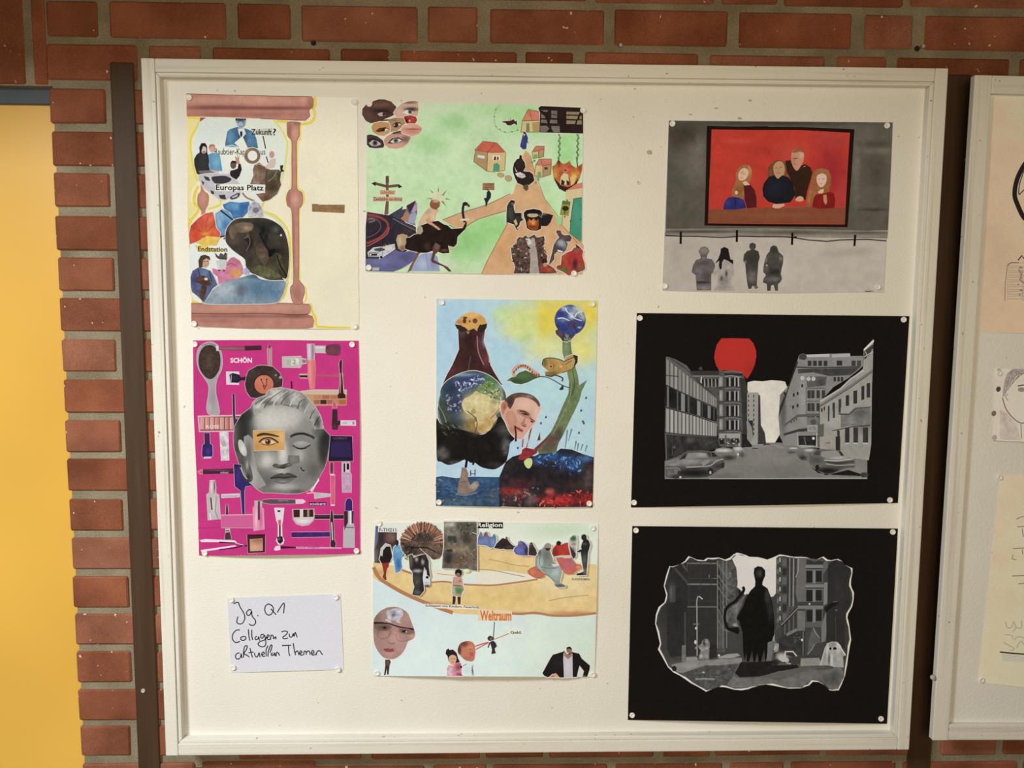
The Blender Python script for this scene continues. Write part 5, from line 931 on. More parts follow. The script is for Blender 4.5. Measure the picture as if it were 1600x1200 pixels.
s.p("100 950 110 860 160 790 240 740 330 705 420 695 500 715 570 750 640 810 690 880 705 960 690 1060 650 1180 560 1240 460 1270 330 1260 200 1240 110 1180 80 1060", (70, 84, 96), dabs=[(200, 850, 70, 70, (40, 52, 74), .9), (330, 800, 80, 60, (56, 60, 110), .9), (420, 760, 80, 30, (60, 58, 112), .9), (560, 790, 60, 60, (84, 130, 70), .9), (600, 870, 60, 50, (110, 150, 80), .85), (650, 850, 30, 60, (150, 170, 170), .8), (450, 1000, 130, 110, (206, 190, 130), .97), (560, 950, 80, 80, (176, 170, 120), .85), (620, 1000, 60, 70, (190, 180, 140), .8), (400, 1080, 110, 70, (200, 186, 124), .9), (480, 1180, 100, 70, (170, 130, 66), .9), (380, 1200, 80, 60, (150, 120, 60), .8), (560, 1150, 60, 50, (196, 160, 90), .8), (230, 1000, 90, 90, (50, 54, 86), .9), (150, 1060, 60, 120, (60, 70, 54), .85), (200, 1200, 90, 60, (44, 48, 40), .85), (300, 730, 120, 16, (140, 166, 180), .8), (620, 1220, 60, 50, (60, 56, 44), .8)], tex=(.12, 6), step=1.3, cv=True)
s.p("300 1010 320 950 380 920 430 880 470 900 560 930 600 960 640 1000 650 1050 610 1090 620 1130 590 1170 560 1230 500 1260 450 1250 420 1180 440 1130 400 1090 340 1080", (204, 188, 132), dabs=[(430, 960, 70, 40, (216, 202, 150), .9), (520, 1020, 60, 50, (206, 190, 136), .8), (540, 1160, 50, 60, (186, 146, 82), .9), (470, 1220, 50, 40, (170, 128, 66), .9), (600, 1060, 40, 40, (190, 170, 116), .8), (590, 980, 30, 20, (150, 140, 96), .8)], tex=(.1, 5), step=1.3, cv=True)
s.p("430 870 470 820 540 790 600 820 650 870 680 930 640 960 570 930 500 900", (118, 140, 84), dabs=[(560, 820, 40, 26, (84, 124, 64), .9), (620, 900, 40, 30, (150, 150, 104), .8)], tex=(.2, 4), step=1.3, cv=True)
s.sc("240 800 480 730 520 800 330 900 260 900", 70, 34, [(190, 198, 206), (214, 218, 220), (150, 164, 184), (70, 72, 120), (120, 138, 170)], 12, .45)
s.sc("160 920 300 900 290 1080 180 1080", 36, 34, [(120, 132, 156), (150, 160, 176), (44, 50, 84), (80, 90, 120)], 13, .45)
s.sc("440 830 560 790 680 900 660 1000 560 930", 60, 32, [(96, 120, 66), (206, 200, 170), (150, 150, 96), (70, 96, 60), (190, 186, 140)], 14, .45)
s.l("350 1060 420 1120 440 1180 420 1260", 8, (90, 70, 36), cv=True); s.l("560 1130 600 1090 640 1040", 7, (110, 96, 60), cv=True); s.e(405, 1065, 22, 26, (170, 150, 90)); s.l("110 900 90 1000 130 1080 160 1160", 8, (120, 130, 100), cv=True); s.done()
s.view(*B).part('black_smoke_painting')
s.p("70 200 110 250 200 280 300 300 420 330 500 340 600 260 640 180 720 260 780 370 740 420 730 480 720 530 700 590 640 640 580 660 480 640 420 600 380 600 330 570 260 600 180 620 110 590 75 570 70 400", (26, 22, 20), dabs=[(120, 520, 60, 60, (110, 104, 98), .8), (680, 300, 60, 60, (84, 82, 74), .8), (700, 450, 40, 80, (120, 124, 124), .7), (150, 250, 80, 50, (54, 60, 44), .8), (430, 310, 60, 40, (80, 70, 40), .8), (240, 600, 80, 20, (90, 90, 88), .7), (600, 620, 70, 30, (60, 58, 56), .7)], tex=(.3, 7), step=1.5, cv=True)
s.sc("90 210 300 270 330 330 120 350", 40, 40, [(70, 78, 56), (40, 44, 36), (100, 104, 84), (30, 30, 28)], 15, .3, 50); s.l("85 120 100 200 120 250", 7, (140, 140, 120), cv=True); s.done()
s.part('ship_painting'); s.p("300 640 340 650 360 700 355 740 375 800 440 760 460 800 420 860 330 890 260 870 270 780 290 720", (134, 112, 98), dabs=[(320, 720, 24, 60, (150, 122, 104), .8), (410, 810, 40, 30, (176, 168, 146), .8)], tex=(.12, 5), step=1.4); s.l("335 645 345 580 330 540", 22, (24, 20, 20)); s.l("400 620 410 590 440 560", 18, (30, 28, 28)); s.l("380 670 380 720", 9, (40, 40, 46)); s.l("420 660 420 720", 9, (40, 40, 46)); s.l("380 700 425 700", 7, (50, 50, 56)); s.l("275 780 360 765", 5, (90, 74, 66)); s.l("245 880 330 895 440 870", 12, (110, 122, 130), cv=True); s.done()
s.part('man_face_cutout', 'cut-out photograph of a man\'s tilted head')
FACE = "655 130 650 80 665 45 700 30 710 5 760 -25 850 -35 920 -20 980 20 1010 75 1015 110 990 180 965 240 920 290 880 340 845 385 800 380 760 350 725 300 700 240 670 180"
s.p(FACE, (208, 160, 138), dabs=[(880, 70, 80, 60, (222, 180, 158), .9), (740, 180, 50, 60, (196, 142, 118), .8), (900, 200, 40, 40, (206, 150, 128), .8), (800, 260, 60, 50, (196, 140, 116), .7), (760, 300, 40, 40, (170, 116, 92), .8), (980, 150, 26, 70, (224, 186, 166), .8), (830, 360, 40, 30, (206, 160, 138), .8), (860, 150, 50, 14, (150, 100, 84), .7)], step=1.2, cv=True)
s.p("690 30 720 0 770 -30 850 -38 930 -20 985 20 1012 70 1000 90 970 50 920 20 850 5 790 15 770 60 740 110 715 80", (96, 76, 66), dabs=[(740, 40, 30, 50, (60, 46, 42), .8), (900, 0, 60, 16, (150, 118, 98), .8)], tex=(.12, 4), step=1.3, cv=True)
s.p("658 110 662 65 690 42 715 60 712 95 690 130 680 160 662 150", (190, 118, 96), dabs=[(688, 90, 12, 26, (140, 76, 60), .8)], cv=True, step=1.2)
s.p("800 120 860 118 915 150 930 200 880 190 830 160", (176, 122, 100), dabs=[(870, 150, 30, 16, (140, 90, 74), .8)], cv=True, step=1.3); s.p("700 150 760 130 800 200 790 260 730 260", (190, 134, 110), dabs=[(750, 190, 30, 50, (200, 146, 122), .8)], cv=True, step=1.5); s.l("825 130 870 135 910 165", 13, (90, 56, 46), cv=True); s.p("840 145 880 150 905 170 870 165", (60, 40, 38)); s.l("920 195 950 215 960 230", 11, (96, 60, 50), cv=True); s.p("925 210 950 225 945 238 925 228", (60, 40, 38)); s.p("880 165 860 210 835 245 850 265 885 270 890 250 870 240", (176, 116, 96)); s.l("850 262 885 272", 8, (96, 54, 46)); s.p("785 265 830 285 858 300 850 325 820 310 790 290", (166, 86, 78)); s.l("785 268 825 295 855 318", 6, (84, 40, 40)); s.p("775 260 790 265 800 330 800 405 780 408 785 340", (70, 34, 36)); s.done()
pins(s, 'painted globes collage', (690, 472.5), (925.5, 475), (686, 785), (921, 787))

# ------------------------------------------------------------------ desert and balloon-head collage
s = Sheet('art_poster', [(584, 817), (935, 818), (929, 1058), (582, 1056)], 'pale collage poster with a sandy desert strip and a floating balloon head', 'poster', .032, base=(208, 222, 220), tex=(.025, 30))
s.halo = 1.1
A = (575, 810, .11875); B = (745, 810, .125); C = (575, 930, .11875); D = (745, 930, .125)
s.view(*B).part('sky_wash'); s.p("-1290 60 1522 62 1500 560 700 560 100 700 -300 830 -700 760 -1000 640 -1290 560", (216, 222, 202), dabs=[(1100, 150, 400, 100, (194, 210, 178), .85), (400, 250, 200, 100, (222, 224, 206), .6), (-900, 150, 400, 150, (222, 222, 210), .8)], step=3.5); s.done()
s.part('sand_painting')
s.p("-1295 530 -1180 560 -1050 590 -900 660 -700 720 -560 790 -300 800 0 830 200 835 400 810 600 780 760 760 850 790 700 710 400 660 0 650 0 340 200 360 400 390 760 470 900 500 1300 560 1500 580 1495 1190 1300 1200 900 1210 600 1195 400 1190 0 1200 -150 1200 -300 1180 -560 1090 -800 1000 -1050 860 -1220 790 -1295 740", (222, 192, 128), dabs=[(300, 1000, 500, 120, (216, 184, 112), .8), (1100, 800, 300, 200, (224, 206, 154), .8), (-700, 850, 300, 80, (220, 190, 124), .7), (1200, 1190, 300, 30, (190, 134, 84), .9), (500, 1200, 300, 26, (186, 130, 82), .9), (200, 560, 300, 80, (214, 186, 122), .8), (-1200, 680, 90, 50, (196, 150, 96), .8), (-500, 1080, 200, 40, (196, 142, 88), .8)], tex=(.045, 9), step=2.4)
s.p("-20 830 200 835 400 812 760 762 700 710 400 665 0 650 -300 760 -560 790 -700 720 -600 640 -300 640 0 640", (222, 216, 194), cv=False)
for q, w in (("-1290 610 -1220 740 -1080 840 -900 940 -700 1030 -500 1110 -300 1180", 46), ("-1040 590 -920 650 -780 700 -640 760", 26), ("-560 800 -400 790 -200 820 0 832 200 835 420 810 600 785 760 760", 20), ("440 1190 560 1195 700 1180 800 1190 950 1215 1200 1215 1490 1185", 28)): s.l(q, w, (176, 120, 78), cv=True)
for q, w in (("0 640 200 650 400 690 600 730", 9), ("150 510 300 540 450 580 650 600", 8), ("900 1030 1100 990 1400 960", 8), ("-500 690 -200 720", 7)): s.l(q, w, (168, 132, 78), cv=True)
s.done()
s.part('religion_lettering'); s.p("0 48 328 50 328 126 0 122", (26, 22, 22)); s.t('Religion', 6, 54, 318, 124, (232, 228, 218), .02); s.done()
s.part('weltraum_lettering'); s.view(*D); s.p("20 170 440 195 438 325 10 320", (224, 200, 160)); s.t('Weltraum', 40, 190, 432, 320, (204, 110, 46), .03); s.done()
s.part('money_lettering'); s.p("360 395 590 395 580 520 420 540", (216, 222, 206)); s.t('Geld.', 420, 448, 562, 484, (30, 28, 30), .025); s.done()
s.view(*C).part('firewood_lettering'); s.p("745 112 1470 150 1465 190 880 170 745 140", (222, 218, 200)); s.t('Schleppen von Kindern, Feuerholz', 755, 118, 1462, 158, (30, 28, 28), .018, 26); s.done()
s.view(*A)
s.part('street_sign_cutout'); s.p("100 105 135 108 135 590 85 580 82 420", (96, 104, 118)); s.p("100 100 132 100 132 170 105 170", (60, 90, 150)); s.p("135 180 380 182 378 400 300 590 85 585 90 420 130 300", (70, 58, 54), dabs=[(300, 250, 60, 60, (130, 96, 84), .9), (170, 260, 30, 90, (50, 42, 40), .8), (100, 500, 30, 90, (120, 112, 106), .8)], tex=(.12, 5), step=1.8); s.r(150, 195, 205, 320, (56, 46, 44)); s.p("130 125 385 130 380 185 132 178", (214, 214, 206)); s.t('F-TH211', 148, 125, 370, 172, (40, 36, 36), .015, 4); s.done()
s.part('woman_in_red_skirt_cutout'); s.p("165 480 175 400 230 335 290 350 320 500 290 580 250 600 180 590 150 540", (36, 28, 28)); s.p("160 480 180 390 235 335 270 340 300 370 240 370 200 420 190 500", (190, 186, 184)); s.p("180 590 280 580 270 640 250 660 235 740 245 810 220 810 190 770 210 720", (150, 42, 36), dabs=[(220, 760, 20, 50, (110, 60, 44), .8)]); s.done()
s.part('woman_in_blue_cutout'); s.p("340 380 370 350 430 350 460 400 455 500 440 560 450 640 420 700 360 720 350 620 330 520 330 430", (92, 146, 186), dabs=[(400, 600, 30, 70, (54, 96, 156), .9), (390, 420, 30, 40, (120, 176, 206), .8)], tex=(.1, 5), step=1.5); s.e(380, 320, 24, 40, (50, 38, 36)); s.done()
s.part('firewood_bundle_cutout')
s.p("425 350 430 260 470 190 520 130 600 90 700 60 800 70 900 110 960 180 985 270 1000 400 980 480 940 530 860 545 800 500 700 520 600 480 530 560 500 480 450 430", (104, 84, 72), dabs=[(720, 240, 130, 80, (60, 50, 48), .9), (560, 420, 80, 70, (46, 40, 38), .9), (880, 400, 60, 60, (120, 92, 74), .8), (620, 120, 120, 40, (150, 112, 92), .8)], tex=(.3, 4), step=1.4)
rg = np.random.default_rng(31)
for i in range(130):
    a = -math.pi * (.02 + .96 * i / 130) + rg.normal() * .05; r0 = 150 + rg.random() * 60; r1 = 270 + rg.random() * 34
    cx, cy = 715, 340
    s.l([cx + r0 * math.cos(a), cy + r0 * .95 * math.sin(a), cx + r1 * math.cos(a) * 1.02, cy + r1 * math.sin(a)], 10, [(176, 122, 96), (206, 160, 132), (126, 80, 62), (70, 52, 46), (150, 96, 72)][rg.integers(5)])
s.sc("440 400 520 200 720 130 900 200 990 420 900 520 700 480 560 500", 190, 52, [(56, 46, 44), (90, 76, 68), (130, 108, 94), (40, 34, 34), (104, 88, 80), (150, 112, 88)], 21, .14)
s.sc("440 330 500 330 520 540 470 560", 24, 34, [(70, 66, 56), (110, 104, 90), (50, 46, 42)], 22, .4); s.l("680 395 760 460 830 520", 9, (196, 190, 180)); s.l("510 380 640 385 760 380 880 440", 14, (36, 30, 30), cv=True); s.done()
s.part('carrier_cutout'); s.p("530 490 580 470 600 520 640 500 700 480 760 470 800 560 800 640 820 770 780 780 770 690 740 640 730 700 720 780 740 950 680 1020 600 1010 580 1000 610 900 590 830 585 710 550 660 540 560", (44, 38, 38), dabs=[(640, 820, 50, 110, (74, 76, 68), .95), (560, 560, 30, 90, (120, 104, 82), .9), (650, 690, 60, 20, (196, 190, 184), .9), (720, 570, 20, 40, (190, 184, 176), .9), (640, 540, 20, 30, (190, 180, 170), .8), (640, 970, 50, 30, (110, 100, 92), .8)], tex=(.16, 5), step=1.4); s.e(742, 510, 32, 40, (60, 44, 38)); s.l("690 400 820 520", 8, (190, 180, 166)); s.p("735 690 760 680 770 740 815 770 820 880 780 910 735 890 730 790", (206, 208, 208), dabs=[(770, 850, 30, 14, (150, 176, 196), .9), (778, 890, 40, 16, (30, 28, 32), .9)], step=1.3); s.e(780, 775, 20, 18, (34, 32, 34)); s.done()
s.part('camp_photo_cutout')
s.p("1000 45 1200 45 1430 45 1440 690 1240 665 975 660 985 480 1000 380", (110, 100, 88), dabs=[(1080, 80, 70, 40, (190, 180, 170), .95), (1300, 120, 110, 70, (74, 76, 66), .9), (1100, 190, 90, 60, (130, 120, 108), .8), (1300, 260, 60, 70, (56, 50, 44), .9), (1120, 280, 60, 40, (70, 66, 58), .8), (1200, 400, 160, 40, (150, 128, 96), .85), (1060, 520, 60, 90, (44, 40, 40), .97), (1250, 540, 120, 60, (100, 80, 58), .8), (1160, 610, 50, 20, (130, 84, 62), .8), (1380, 300, 40, 200, (84, 76, 64), .7), (1100, 620, 110, 26, (90, 84, 78), .8)], tex=(.2, 5), step=1.4)
s.sc("1150 60 1420 60 1420 220 1250 200", 60, 40, [(66, 72, 60), (96, 98, 84), (50, 54, 46), (120, 118, 104)], 24, .3); s.sc("1180 420 1420 400 1420 640 1200 620", 60, 36, [(130, 110, 84), (160, 140, 110), (84, 66, 50), (110, 92, 70)], 25, .4, 0); s.e(1070, 425, 46, 18, (60, 50, 46)); s.p("1050 230 1160 235 1165 320 1130 320 1120 280 1080 290 1060 320", (60, 62, 56)); s.l("1130 600 1200 610", 16, (150, 96, 72)); s.l("1370 185 1430 205", 8, (206, 204, 200)); s.e(1295, 690, 46, 28, (206, 214, 150)); s.e(1295, 688, 30, 16, (222, 226, 180)); s.done()
s.part('child_in_green_cutout'); s.p("1120 770 1170 760 1210 760 1245 800 1250 880 1265 940 1240 970 1225 1030 1120 1020 1105 990 1110 880", (190, 150, 130), dabs=[(1195, 950, 60, 50, (70, 120, 66), .97), (1170, 820, 40, 40, (196, 150, 140), .8), (1130, 960, 20, 50, (190, 190, 160), .8)], tex=(.1, 5), step=1.4); s.e(1190, 715, 46, 50, (36, 28, 30)); s.e(1185, 738, 26, 22, (150, 104, 84)); s.p("1115 1020 1155 1030 1150 1090 1140 1130 1112 1130", (50, 40, 42)); s.p("1175 1030 1220 1030 1215 1130 1185 1130", (50, 40, 42)); s.l("1120 880 1240 890", 10, (60, 90, 60)); s.e(1212, 825, 8, 10, (40, 30, 32)); s.done()
# right hand figures
s.view(*B)
def cloak(nm, pts, c, head, dab=None):
    s.part(nm); s.p(pts, c, dabs=dab, tex=(.12, 5), step=1.6)
    if head: s.e(*head)
    s.done()
cloak('cloaked_figures_cutout', "10 330 15 240 45 165 65 180 75 230 100 175 130 165 150 220 190 230 215 190 240 220 245 290 215 360 170 370 120 340 60 335", (104, 118, 156), (108, 200, 18, 26, (120, 84, 80)), [(120, 200, 30, 40, (136, 100, 100), .8), (200, 270, 26, 60, (112, 142, 180), .8), (40, 260, 20, 50, (96, 104, 150), .8)])
cloak('dark_cloaks_cutout', "215 370 250 310 320 245 355 255 375 225 390 270 430 320 460 345 500 340 450 390 360 390 330 380 300 385", (46, 38, 38), (372, 248, 14, 18, (110, 76, 64)), [(400, 360, 50, 20, (70, 62, 52), .8)])
cloak('violet_cloak_cutout', "460 410 470 370 510 340 520 290 550 280 580 290 630 340 655 420 640 465 560 465 490 450", (92, 92, 150), (535, 305, 18, 20, (150, 110, 110)), [(620, 410, 26, 50, (44, 38, 50), .95), (530, 400, 40, 40, (110, 112, 176), .8), (600, 310, 20, 20, (50, 44, 54), .9)])
cloak('brown_cloak_cutout', "645 460 650 370 660 310 690 295 710 340 740 390 755 440 740 470", (58, 48, 46), (675, 325, 14, 18, (120, 84, 70)))
s.part('seated_man_in_robe_cutout'); s.p("745 470 780 400 830 370 850 330 885 310 925 325 930 380 910 400 940 470 960 540 1040 580 1050 620 1070 660 1050 740 1040 800 1110 840 1110 860 1010 865 970 840 975 790 900 730 830 670 760 630 740 570", (140, 150, 140), dabs=[(870, 460, 60, 100, (104, 108, 98), .9), (790, 560, 40, 70, (170, 186, 176), .9), (980, 680, 70, 70, (166, 184, 172), .9), (780, 420, 20, 40, (70, 66, 62), .7), (1040, 840, 60, 16, (84, 74, 60), .95)], tex=(.07, 5), step=1.5); s.e(890, 345, 40, 36, (150, 134, 112)); s.p("850 370 920 370 905 405 870 400", (50, 40, 38)); s.l("800 400 790 580 870 620 1000 620", 7, (84, 86, 80), cv=True); s.l("745 470 740 570 760 630 830 680 920 740 975 800", 7, (70, 72, 68), cv=True); s.l("870 600 960 560 1030 600", 8, (110, 104, 96)); s.p("930 570 1030 565 1045 590 960 605", (206, 200, 190)); s.done()
s.part('red_sack_painting'); s.p("635 660 680 620 740 600 770 650 850 690 820 735 770 748 690 725 650 700", (196, 104, 78), dabs=[(700, 670, 30, 30, (212, 128, 100), .8)], step=1.6); s.l("635 660 690 620 740 600", 5, (140, 60, 44)); s.l("635 670 690 722 770 745 840 720", 5, (140, 60, 44), cv=True)
s.p("990 500 1060 490 1180 490 1230 570 1300 580 1310 620 1250 650 1200 695 1120 700 1060 640", (190, 96, 88), dabs=[(1150, 560, 60, 50, (176, 100, 120), .8), (1270, 610, 30, 20, (226, 150, 110), .9), (1130, 660, 60, 30, (206, 104, 84), .8)], tex=(.06, 6), step=1.6); s.done()
s.part('red_coats_cutout'); s.p("940 440 945 380 990 330 1000 290 1040 290 1050 330 1100 310 1150 300 1170 340 1160 400 1180 450 1160 490 1100 480 1000 470 960 480", (166, 50, 40), dabs=[(1100, 390, 50, 60, (190, 60, 46), .8), (980, 420, 30, 50, (130, 36, 34), .8)], tex=(.12, 5), step=1.5); s.e(1025, 310, 28, 28, (40, 30, 32)); s.p("1010 470 1050 460 1170 460 1180 490 1100 500", (206, 186, 160)); s.done()
s.part('green_hat_man_cutout'); s.p("1155 290 1170 240 1205 210 1240 210 1250 270 1250 330 1240 380 1235 470 1210 500 1180 460 1165 400 1150 340", (190, 184, 170), dabs=[(1205, 250, 40, 36, (44, 84, 52), .97), (1200, 430, 30, 60, (90, 74, 64), .95), (1210, 320, 30, 16, (130, 110, 90), .8)], step=1.4); s.p("1155 330 1220 420 1240 440 1235 480 1205 505 1190 470", (60, 48, 48)); s.done()
s.part('standing_man_cutout'); s.p("1305 250 1310 210 1345 195 1370 215 1375 260 1400 275 1418 330 1400 400 1390 430 1385 520 1375 640 1370 710 1250 712 1245 692 1310 675 1335 660 1310 520 1300 420 1260 425 1255 405 1300 380 1310 320 1330 280", (40, 36, 38), dabs=[(1345, 530, 40, 90, (84, 88, 84), .9), (1350, 660, 26, 40, (130, 128, 116), .8), (1350, 320, 30, 12, (140, 110, 80), .6)], tex=(.1, 5), step=1.5); s.e(1345, 245, 18, 26, (56, 40, 38)); s.l("1260 400 1310 375", 14, (206, 196, 180)); s.done()
s.part('caption_strip'); s.p("1185 740 1422 745 1420 778 1188 770", (206, 196, 160)); s.t('KLASSENKAMERA', 1190, 745, 1418, 772, (60, 50, 44), .012, 4); s.done()
# lower half
s.view(C[0] + 1.8, C[1], C[2])
s.part('balloon_head_cutout', 'large cut-out face on a tiny body')
s.p("60 580 58 350 90 270 160 200 250 160 360 155 450 190 510 240 545 320 580 420 605 500 590 560 550 590 510 610 480 690 430 770 350 830 280 842 200 825 140 770 90 690", (166, 128, 118), dabs=[(300, 230, 180, 60, (150, 128, 114), .8), (480, 320, 60, 60, (176, 136, 118), .8), (120, 450, 70, 60, (136, 104, 90), .8), (330, 560, 60, 80, (196, 150, 138), .85), (150, 640, 80, 90, (160, 122, 114), .7), (420, 660, 70, 80, (180, 138, 130), .8), (260, 760, 80, 50, (186, 140, 130), .8), (200, 430, 60, 26, (84, 66, 54), .85), (460, 470, 60, 26, (84, 66, 56), .85), (270, 480, 30, 60, (140, 104, 84), .6), (100, 300, 60, 80, (120, 98, 86), .7), (560, 540, 40, 30, (190, 150, 138), .8)], tex=(.04, 5), step=1.2, cv=True)
s.p("60 350 160 350 280 370 380 405 500 425 585 435 590 470 500 440 380 425 270 385 150 375 62 380", (52, 40, 38), cv=False); s.p("62 380 150 375 270 390 300 420 240 470 130 470 66 430", (118, 92, 80), dabs=[(190, 425, 60, 24, (84, 64, 54), .8)], step=1.5); s.p("385 430 500 445 590 475 590 500 520 520 420 500", (128, 98, 86), dabs=[(465, 475, 50, 18, (84, 64, 54), .8)], step=1.5); s.e(205, 428, 24, 16, (40, 30, 28)); s.e(460, 475, 26, 16, (40, 30, 28)); s.e(490, 482, 12, 8, (206, 190, 180)); s.l("120 470 110 540 170 575 240 560 270 500", 6, (130, 96, 76), cv=True); s.l("350 520 370 590 440 605 520 590", 6, (136, 100, 84), cv=True); s.l("250 560 290 500 330 520", 7, (150, 116, 96), cv=True); s.l("250 620 300 640 340 625", 10, (130, 84, 78), cv=True)
s.p("190 710 240 695 275 705 310 700 330 735 280 750 220 745", (150, 74, 74), cv=True); s.l("195 715 260 722 325 735", 5, (96, 44, 48)); s.p("220 235 240 200 320 175 400 170 440 200 450 260 420 300 400 350 330 330 250 330 235 280", (176, 172, 180), dabs=[(320, 240, 40, 40, (140, 138, 150), .9), (400, 220, 40, 30, (206, 204, 212), .8), (260, 290, 30, 30, (204, 200, 206), .8)], tex=(.14, 4), step=1.3); s.e(318, 262, 20, 22, (110, 108, 122)); s.l("215 320 290 355", 14, (214, 208, 208)); s.l("360 345 410 360", 12, (214, 208, 208)); s.done()
s.part('small_body_cutout'); s.p("210 850 270 845 285 880 270 920 255 1045 235 1045 235 960 215 1050 195 1055 212 930", (56, 46, 44), dabs=[(245, 890, 26, 40, (120, 84, 72), .8)]); s.done()
s.view(*C); s.part('girl_in_pink_cutout'); s.p("1040 960 1060 920 1110 930 1160 880 1220 890 1240 960 1230 1030 1250 1065 1040 1065", (196, 130, 146), dabs=[(1080, 1000, 40, 60, (214, 186, 190), .9), (1190, 940, 40, 50, (150, 60, 80), .9), (1200, 1040, 40, 20, (150, 50, 70), .8)], tex=(.14, 5), step=1.4); s.p("1020 770 1030 720 1060 700 1070 720 1120 715 1165 760 1185 830 1210 880 1160 890 1110 880 1060 870 1045 800", (40, 30, 32)); s.p("1060 830 1090 790 1140 790 1165 830 1150 890 1110 920 1075 890", (206, 158, 122), cv=True); s.l("1095 840 1115 845", 6, (70, 44, 36)); s.l("1130 840 1150 838", 6, (70, 44, 36)); s.l("1095 880 1130 880", 6, (160, 70, 66)); s.done()
s.part('big_nosed_man_cutout'); s.p("1185 760 1185 690 1220 630 1290 605 1360 610 1400 650 1415 720 1410 790 1390 860 1330 875 1270 850 1220 800", (190, 116, 88), dabs=[(1260, 640, 60, 40, (104, 60, 44), .95), (1200, 720, 26, 60, (64, 44, 40), .95), (1340, 690, 40, 30, (206, 134, 104), .8), (1360, 770, 30, 20, (170, 70, 56), .8), (1320, 830, 60, 20, (170, 96, 74), .8)], step=1.3, cv=True); s.l("1330 712 1360 708", 7, (80, 44, 36)); s.l("1345 800 1390 790", 7, (130, 50, 44)); s.p("1225 880 1280 860 1390 880 1380 960 1395 1060 1280 1065 1230 1000", (206, 220, 214), dabs=[(1310, 980, 50, 50, (190, 206, 200), .8), (1380, 990, 14, 60, (60, 56, 60), .9)], step=1.6); s.l("1250 930 1300 905", 7, (60, 56, 60)); s.e(1225, 945, 14, 18, (40, 34, 38)); s.done()
s.part('red_beams_drawing'); s.l("1410 670 1480 645 1575 620", 12, (196, 96, 84)); s.l("1420 715 1500 670 1590 625", 11, (196, 96, 84)); s.view(*D); s.l("-20 640 150 588", 10, (196, 90, 78)); s.l("0 668 150 590", 9, (196, 90, 78)); s.l("210 555 300 520 405 478", 9, (196, 96, 78)); s.done()
s.part('hanging_figure_cutout'); s.l("220 335 215 440 205 540", 11, (70, 76, 78)); s.p("160 590 205 565 240 600 252 640 225 665 230 700 240 725 215 730 182 735 190 680 175 620", (52, 44, 52)); s.e(168, 540, 34, 32, (56, 44, 44)); s.e(178, 545, 18, 16, (130, 96, 84)); s.l("165 590 140 655", 14, (56, 46, 52)); s.l("195 560 210 530", 16, (50, 42, 48)); s.done()
s.part('large_suit_man_cutout'); s.p("820 975 860 900 920 790 950 745 1080 705 1090 690 1130 740 1190 710 1280 730 1310 790 1415 880 1410 930 1380 1020 1320 1022 1340 950 1285 880 1270 930 1250 1022 1040 1030 930 1020 880 1025 840 1005", (30, 26, 26), dabs=[(1000, 850, 80, 80, (40, 36, 36), .7)], step=3); s.p("1085 720 1140 760 1195 730 1200 1025 1090 1028 1080 800", (196, 186, 194), dabs=[(1140, 900, 30, 90, (206, 198, 204), .8)], step=2); s.p("1090 690 1130 745 1165 740 1185 715 1190 760 1140 800 1095 760", (150, 120, 100)); s.e(1155, 685, 36, 42, (150, 104, 84)); s.p("1120 680 1125 650 1160 642 1185 660 1180 680 1150 668", (44, 32, 30)); s.p("900 1022 940 985 990 975 1020 1010 1040 1028", (206, 156, 128)); s.p("1255 1022 1290 900 1335 945 1320 1020", (206, 216, 212)); s.p("1320 1022 1330 995 1365 1005 1360 1022", (110, 70, 60)); s.done()
pins(s, 'desert and balloon head collage', (592, 818.5), (926, 825.5), (589, 1052), (926.5, 1054.5))

# ------------------------------------------------------------------ grey gallery painting
s = Sheet('art_poster', [(1045, 188), (1395, 191), (1381, 457), (1035, 453)], 'grey painted poster with four people on a red picture and four onlookers', 'poster', .004, base=(168, 156, 140), tex=(.03, 24))
A = (1025, 180, .125); B = (1205, 180, .125); C = (1025, 320, .125); D = (1205, 320, .125)
s.view(*A).part('grey_wall_painting')
s.p("160 68 1500 80 2960 90 2940 600 2900 1440 1400 1460 120 1440 140 800", (84, 78, 66), dabs=[(350, 250, 220, 150, (58, 52, 42), .9), (480, 600, 140, 250, (104, 98, 86), .8), (300, 1000, 160, 250, (84, 78, 68), .8), (560, 350, 60, 120, (106, 100, 90), .7), (1500, 100, 900, 30, (58, 52, 42), .8), (2600, 250, 100, 90, (96, 90, 78), .8), (2750, 360, 150, 40, (66, 58, 48), .85), (2780, 450, 150, 40, (108, 102, 86), .8), (2750, 700, 120, 200, (68, 62, 52), .85), (2500, 700, 50, 400, (104, 98, 84), .8), (2720, 1180, 160, 20, (50, 44, 36), .8), (2750, 950, 120, 60, (84, 78, 66), .8)], tex=(.08, 9), step=2.6)
s.view(*C); s.p("125 300 1400 290 2900 330 2890 420 1500 400 110 380", (120, 112, 98), dabs=[(500, 335, 500, 16, (60, 52, 44), .8), (1700, 345, 500, 20, (76, 70, 56), .8), (2600, 350, 300, 14, (70, 62, 50), .8), (800, 370, 600, 8, (176, 166, 150), .7), (2000, 390, 600, 10, (150, 142, 124), .7)], tex=(.06, 9), step=2); s.done()
s.part('pale_floor_painting')
s.p("110 400 1000 410 1700 405 2140 460 2880 455 2860 700 2840 1085 1500 1100 85 1075", (174, 162, 146), dabs=[(300, 600, 200, 200, (164, 154, 138), .8), (1500, 800, 300, 200, (184, 173, 158), .7), (2500, 580, 250, 50, (158, 146, 130), .8), (2200, 620, 200, 30, (160, 148, 132), .7), (2600, 900, 250, 150, (172, 160, 142), .7), (250, 950, 180, 100, (166, 156, 140), .7)], tex=(.035, 12), step=3); s.done()
s.part('red_picture_painting')
s.view(*A)
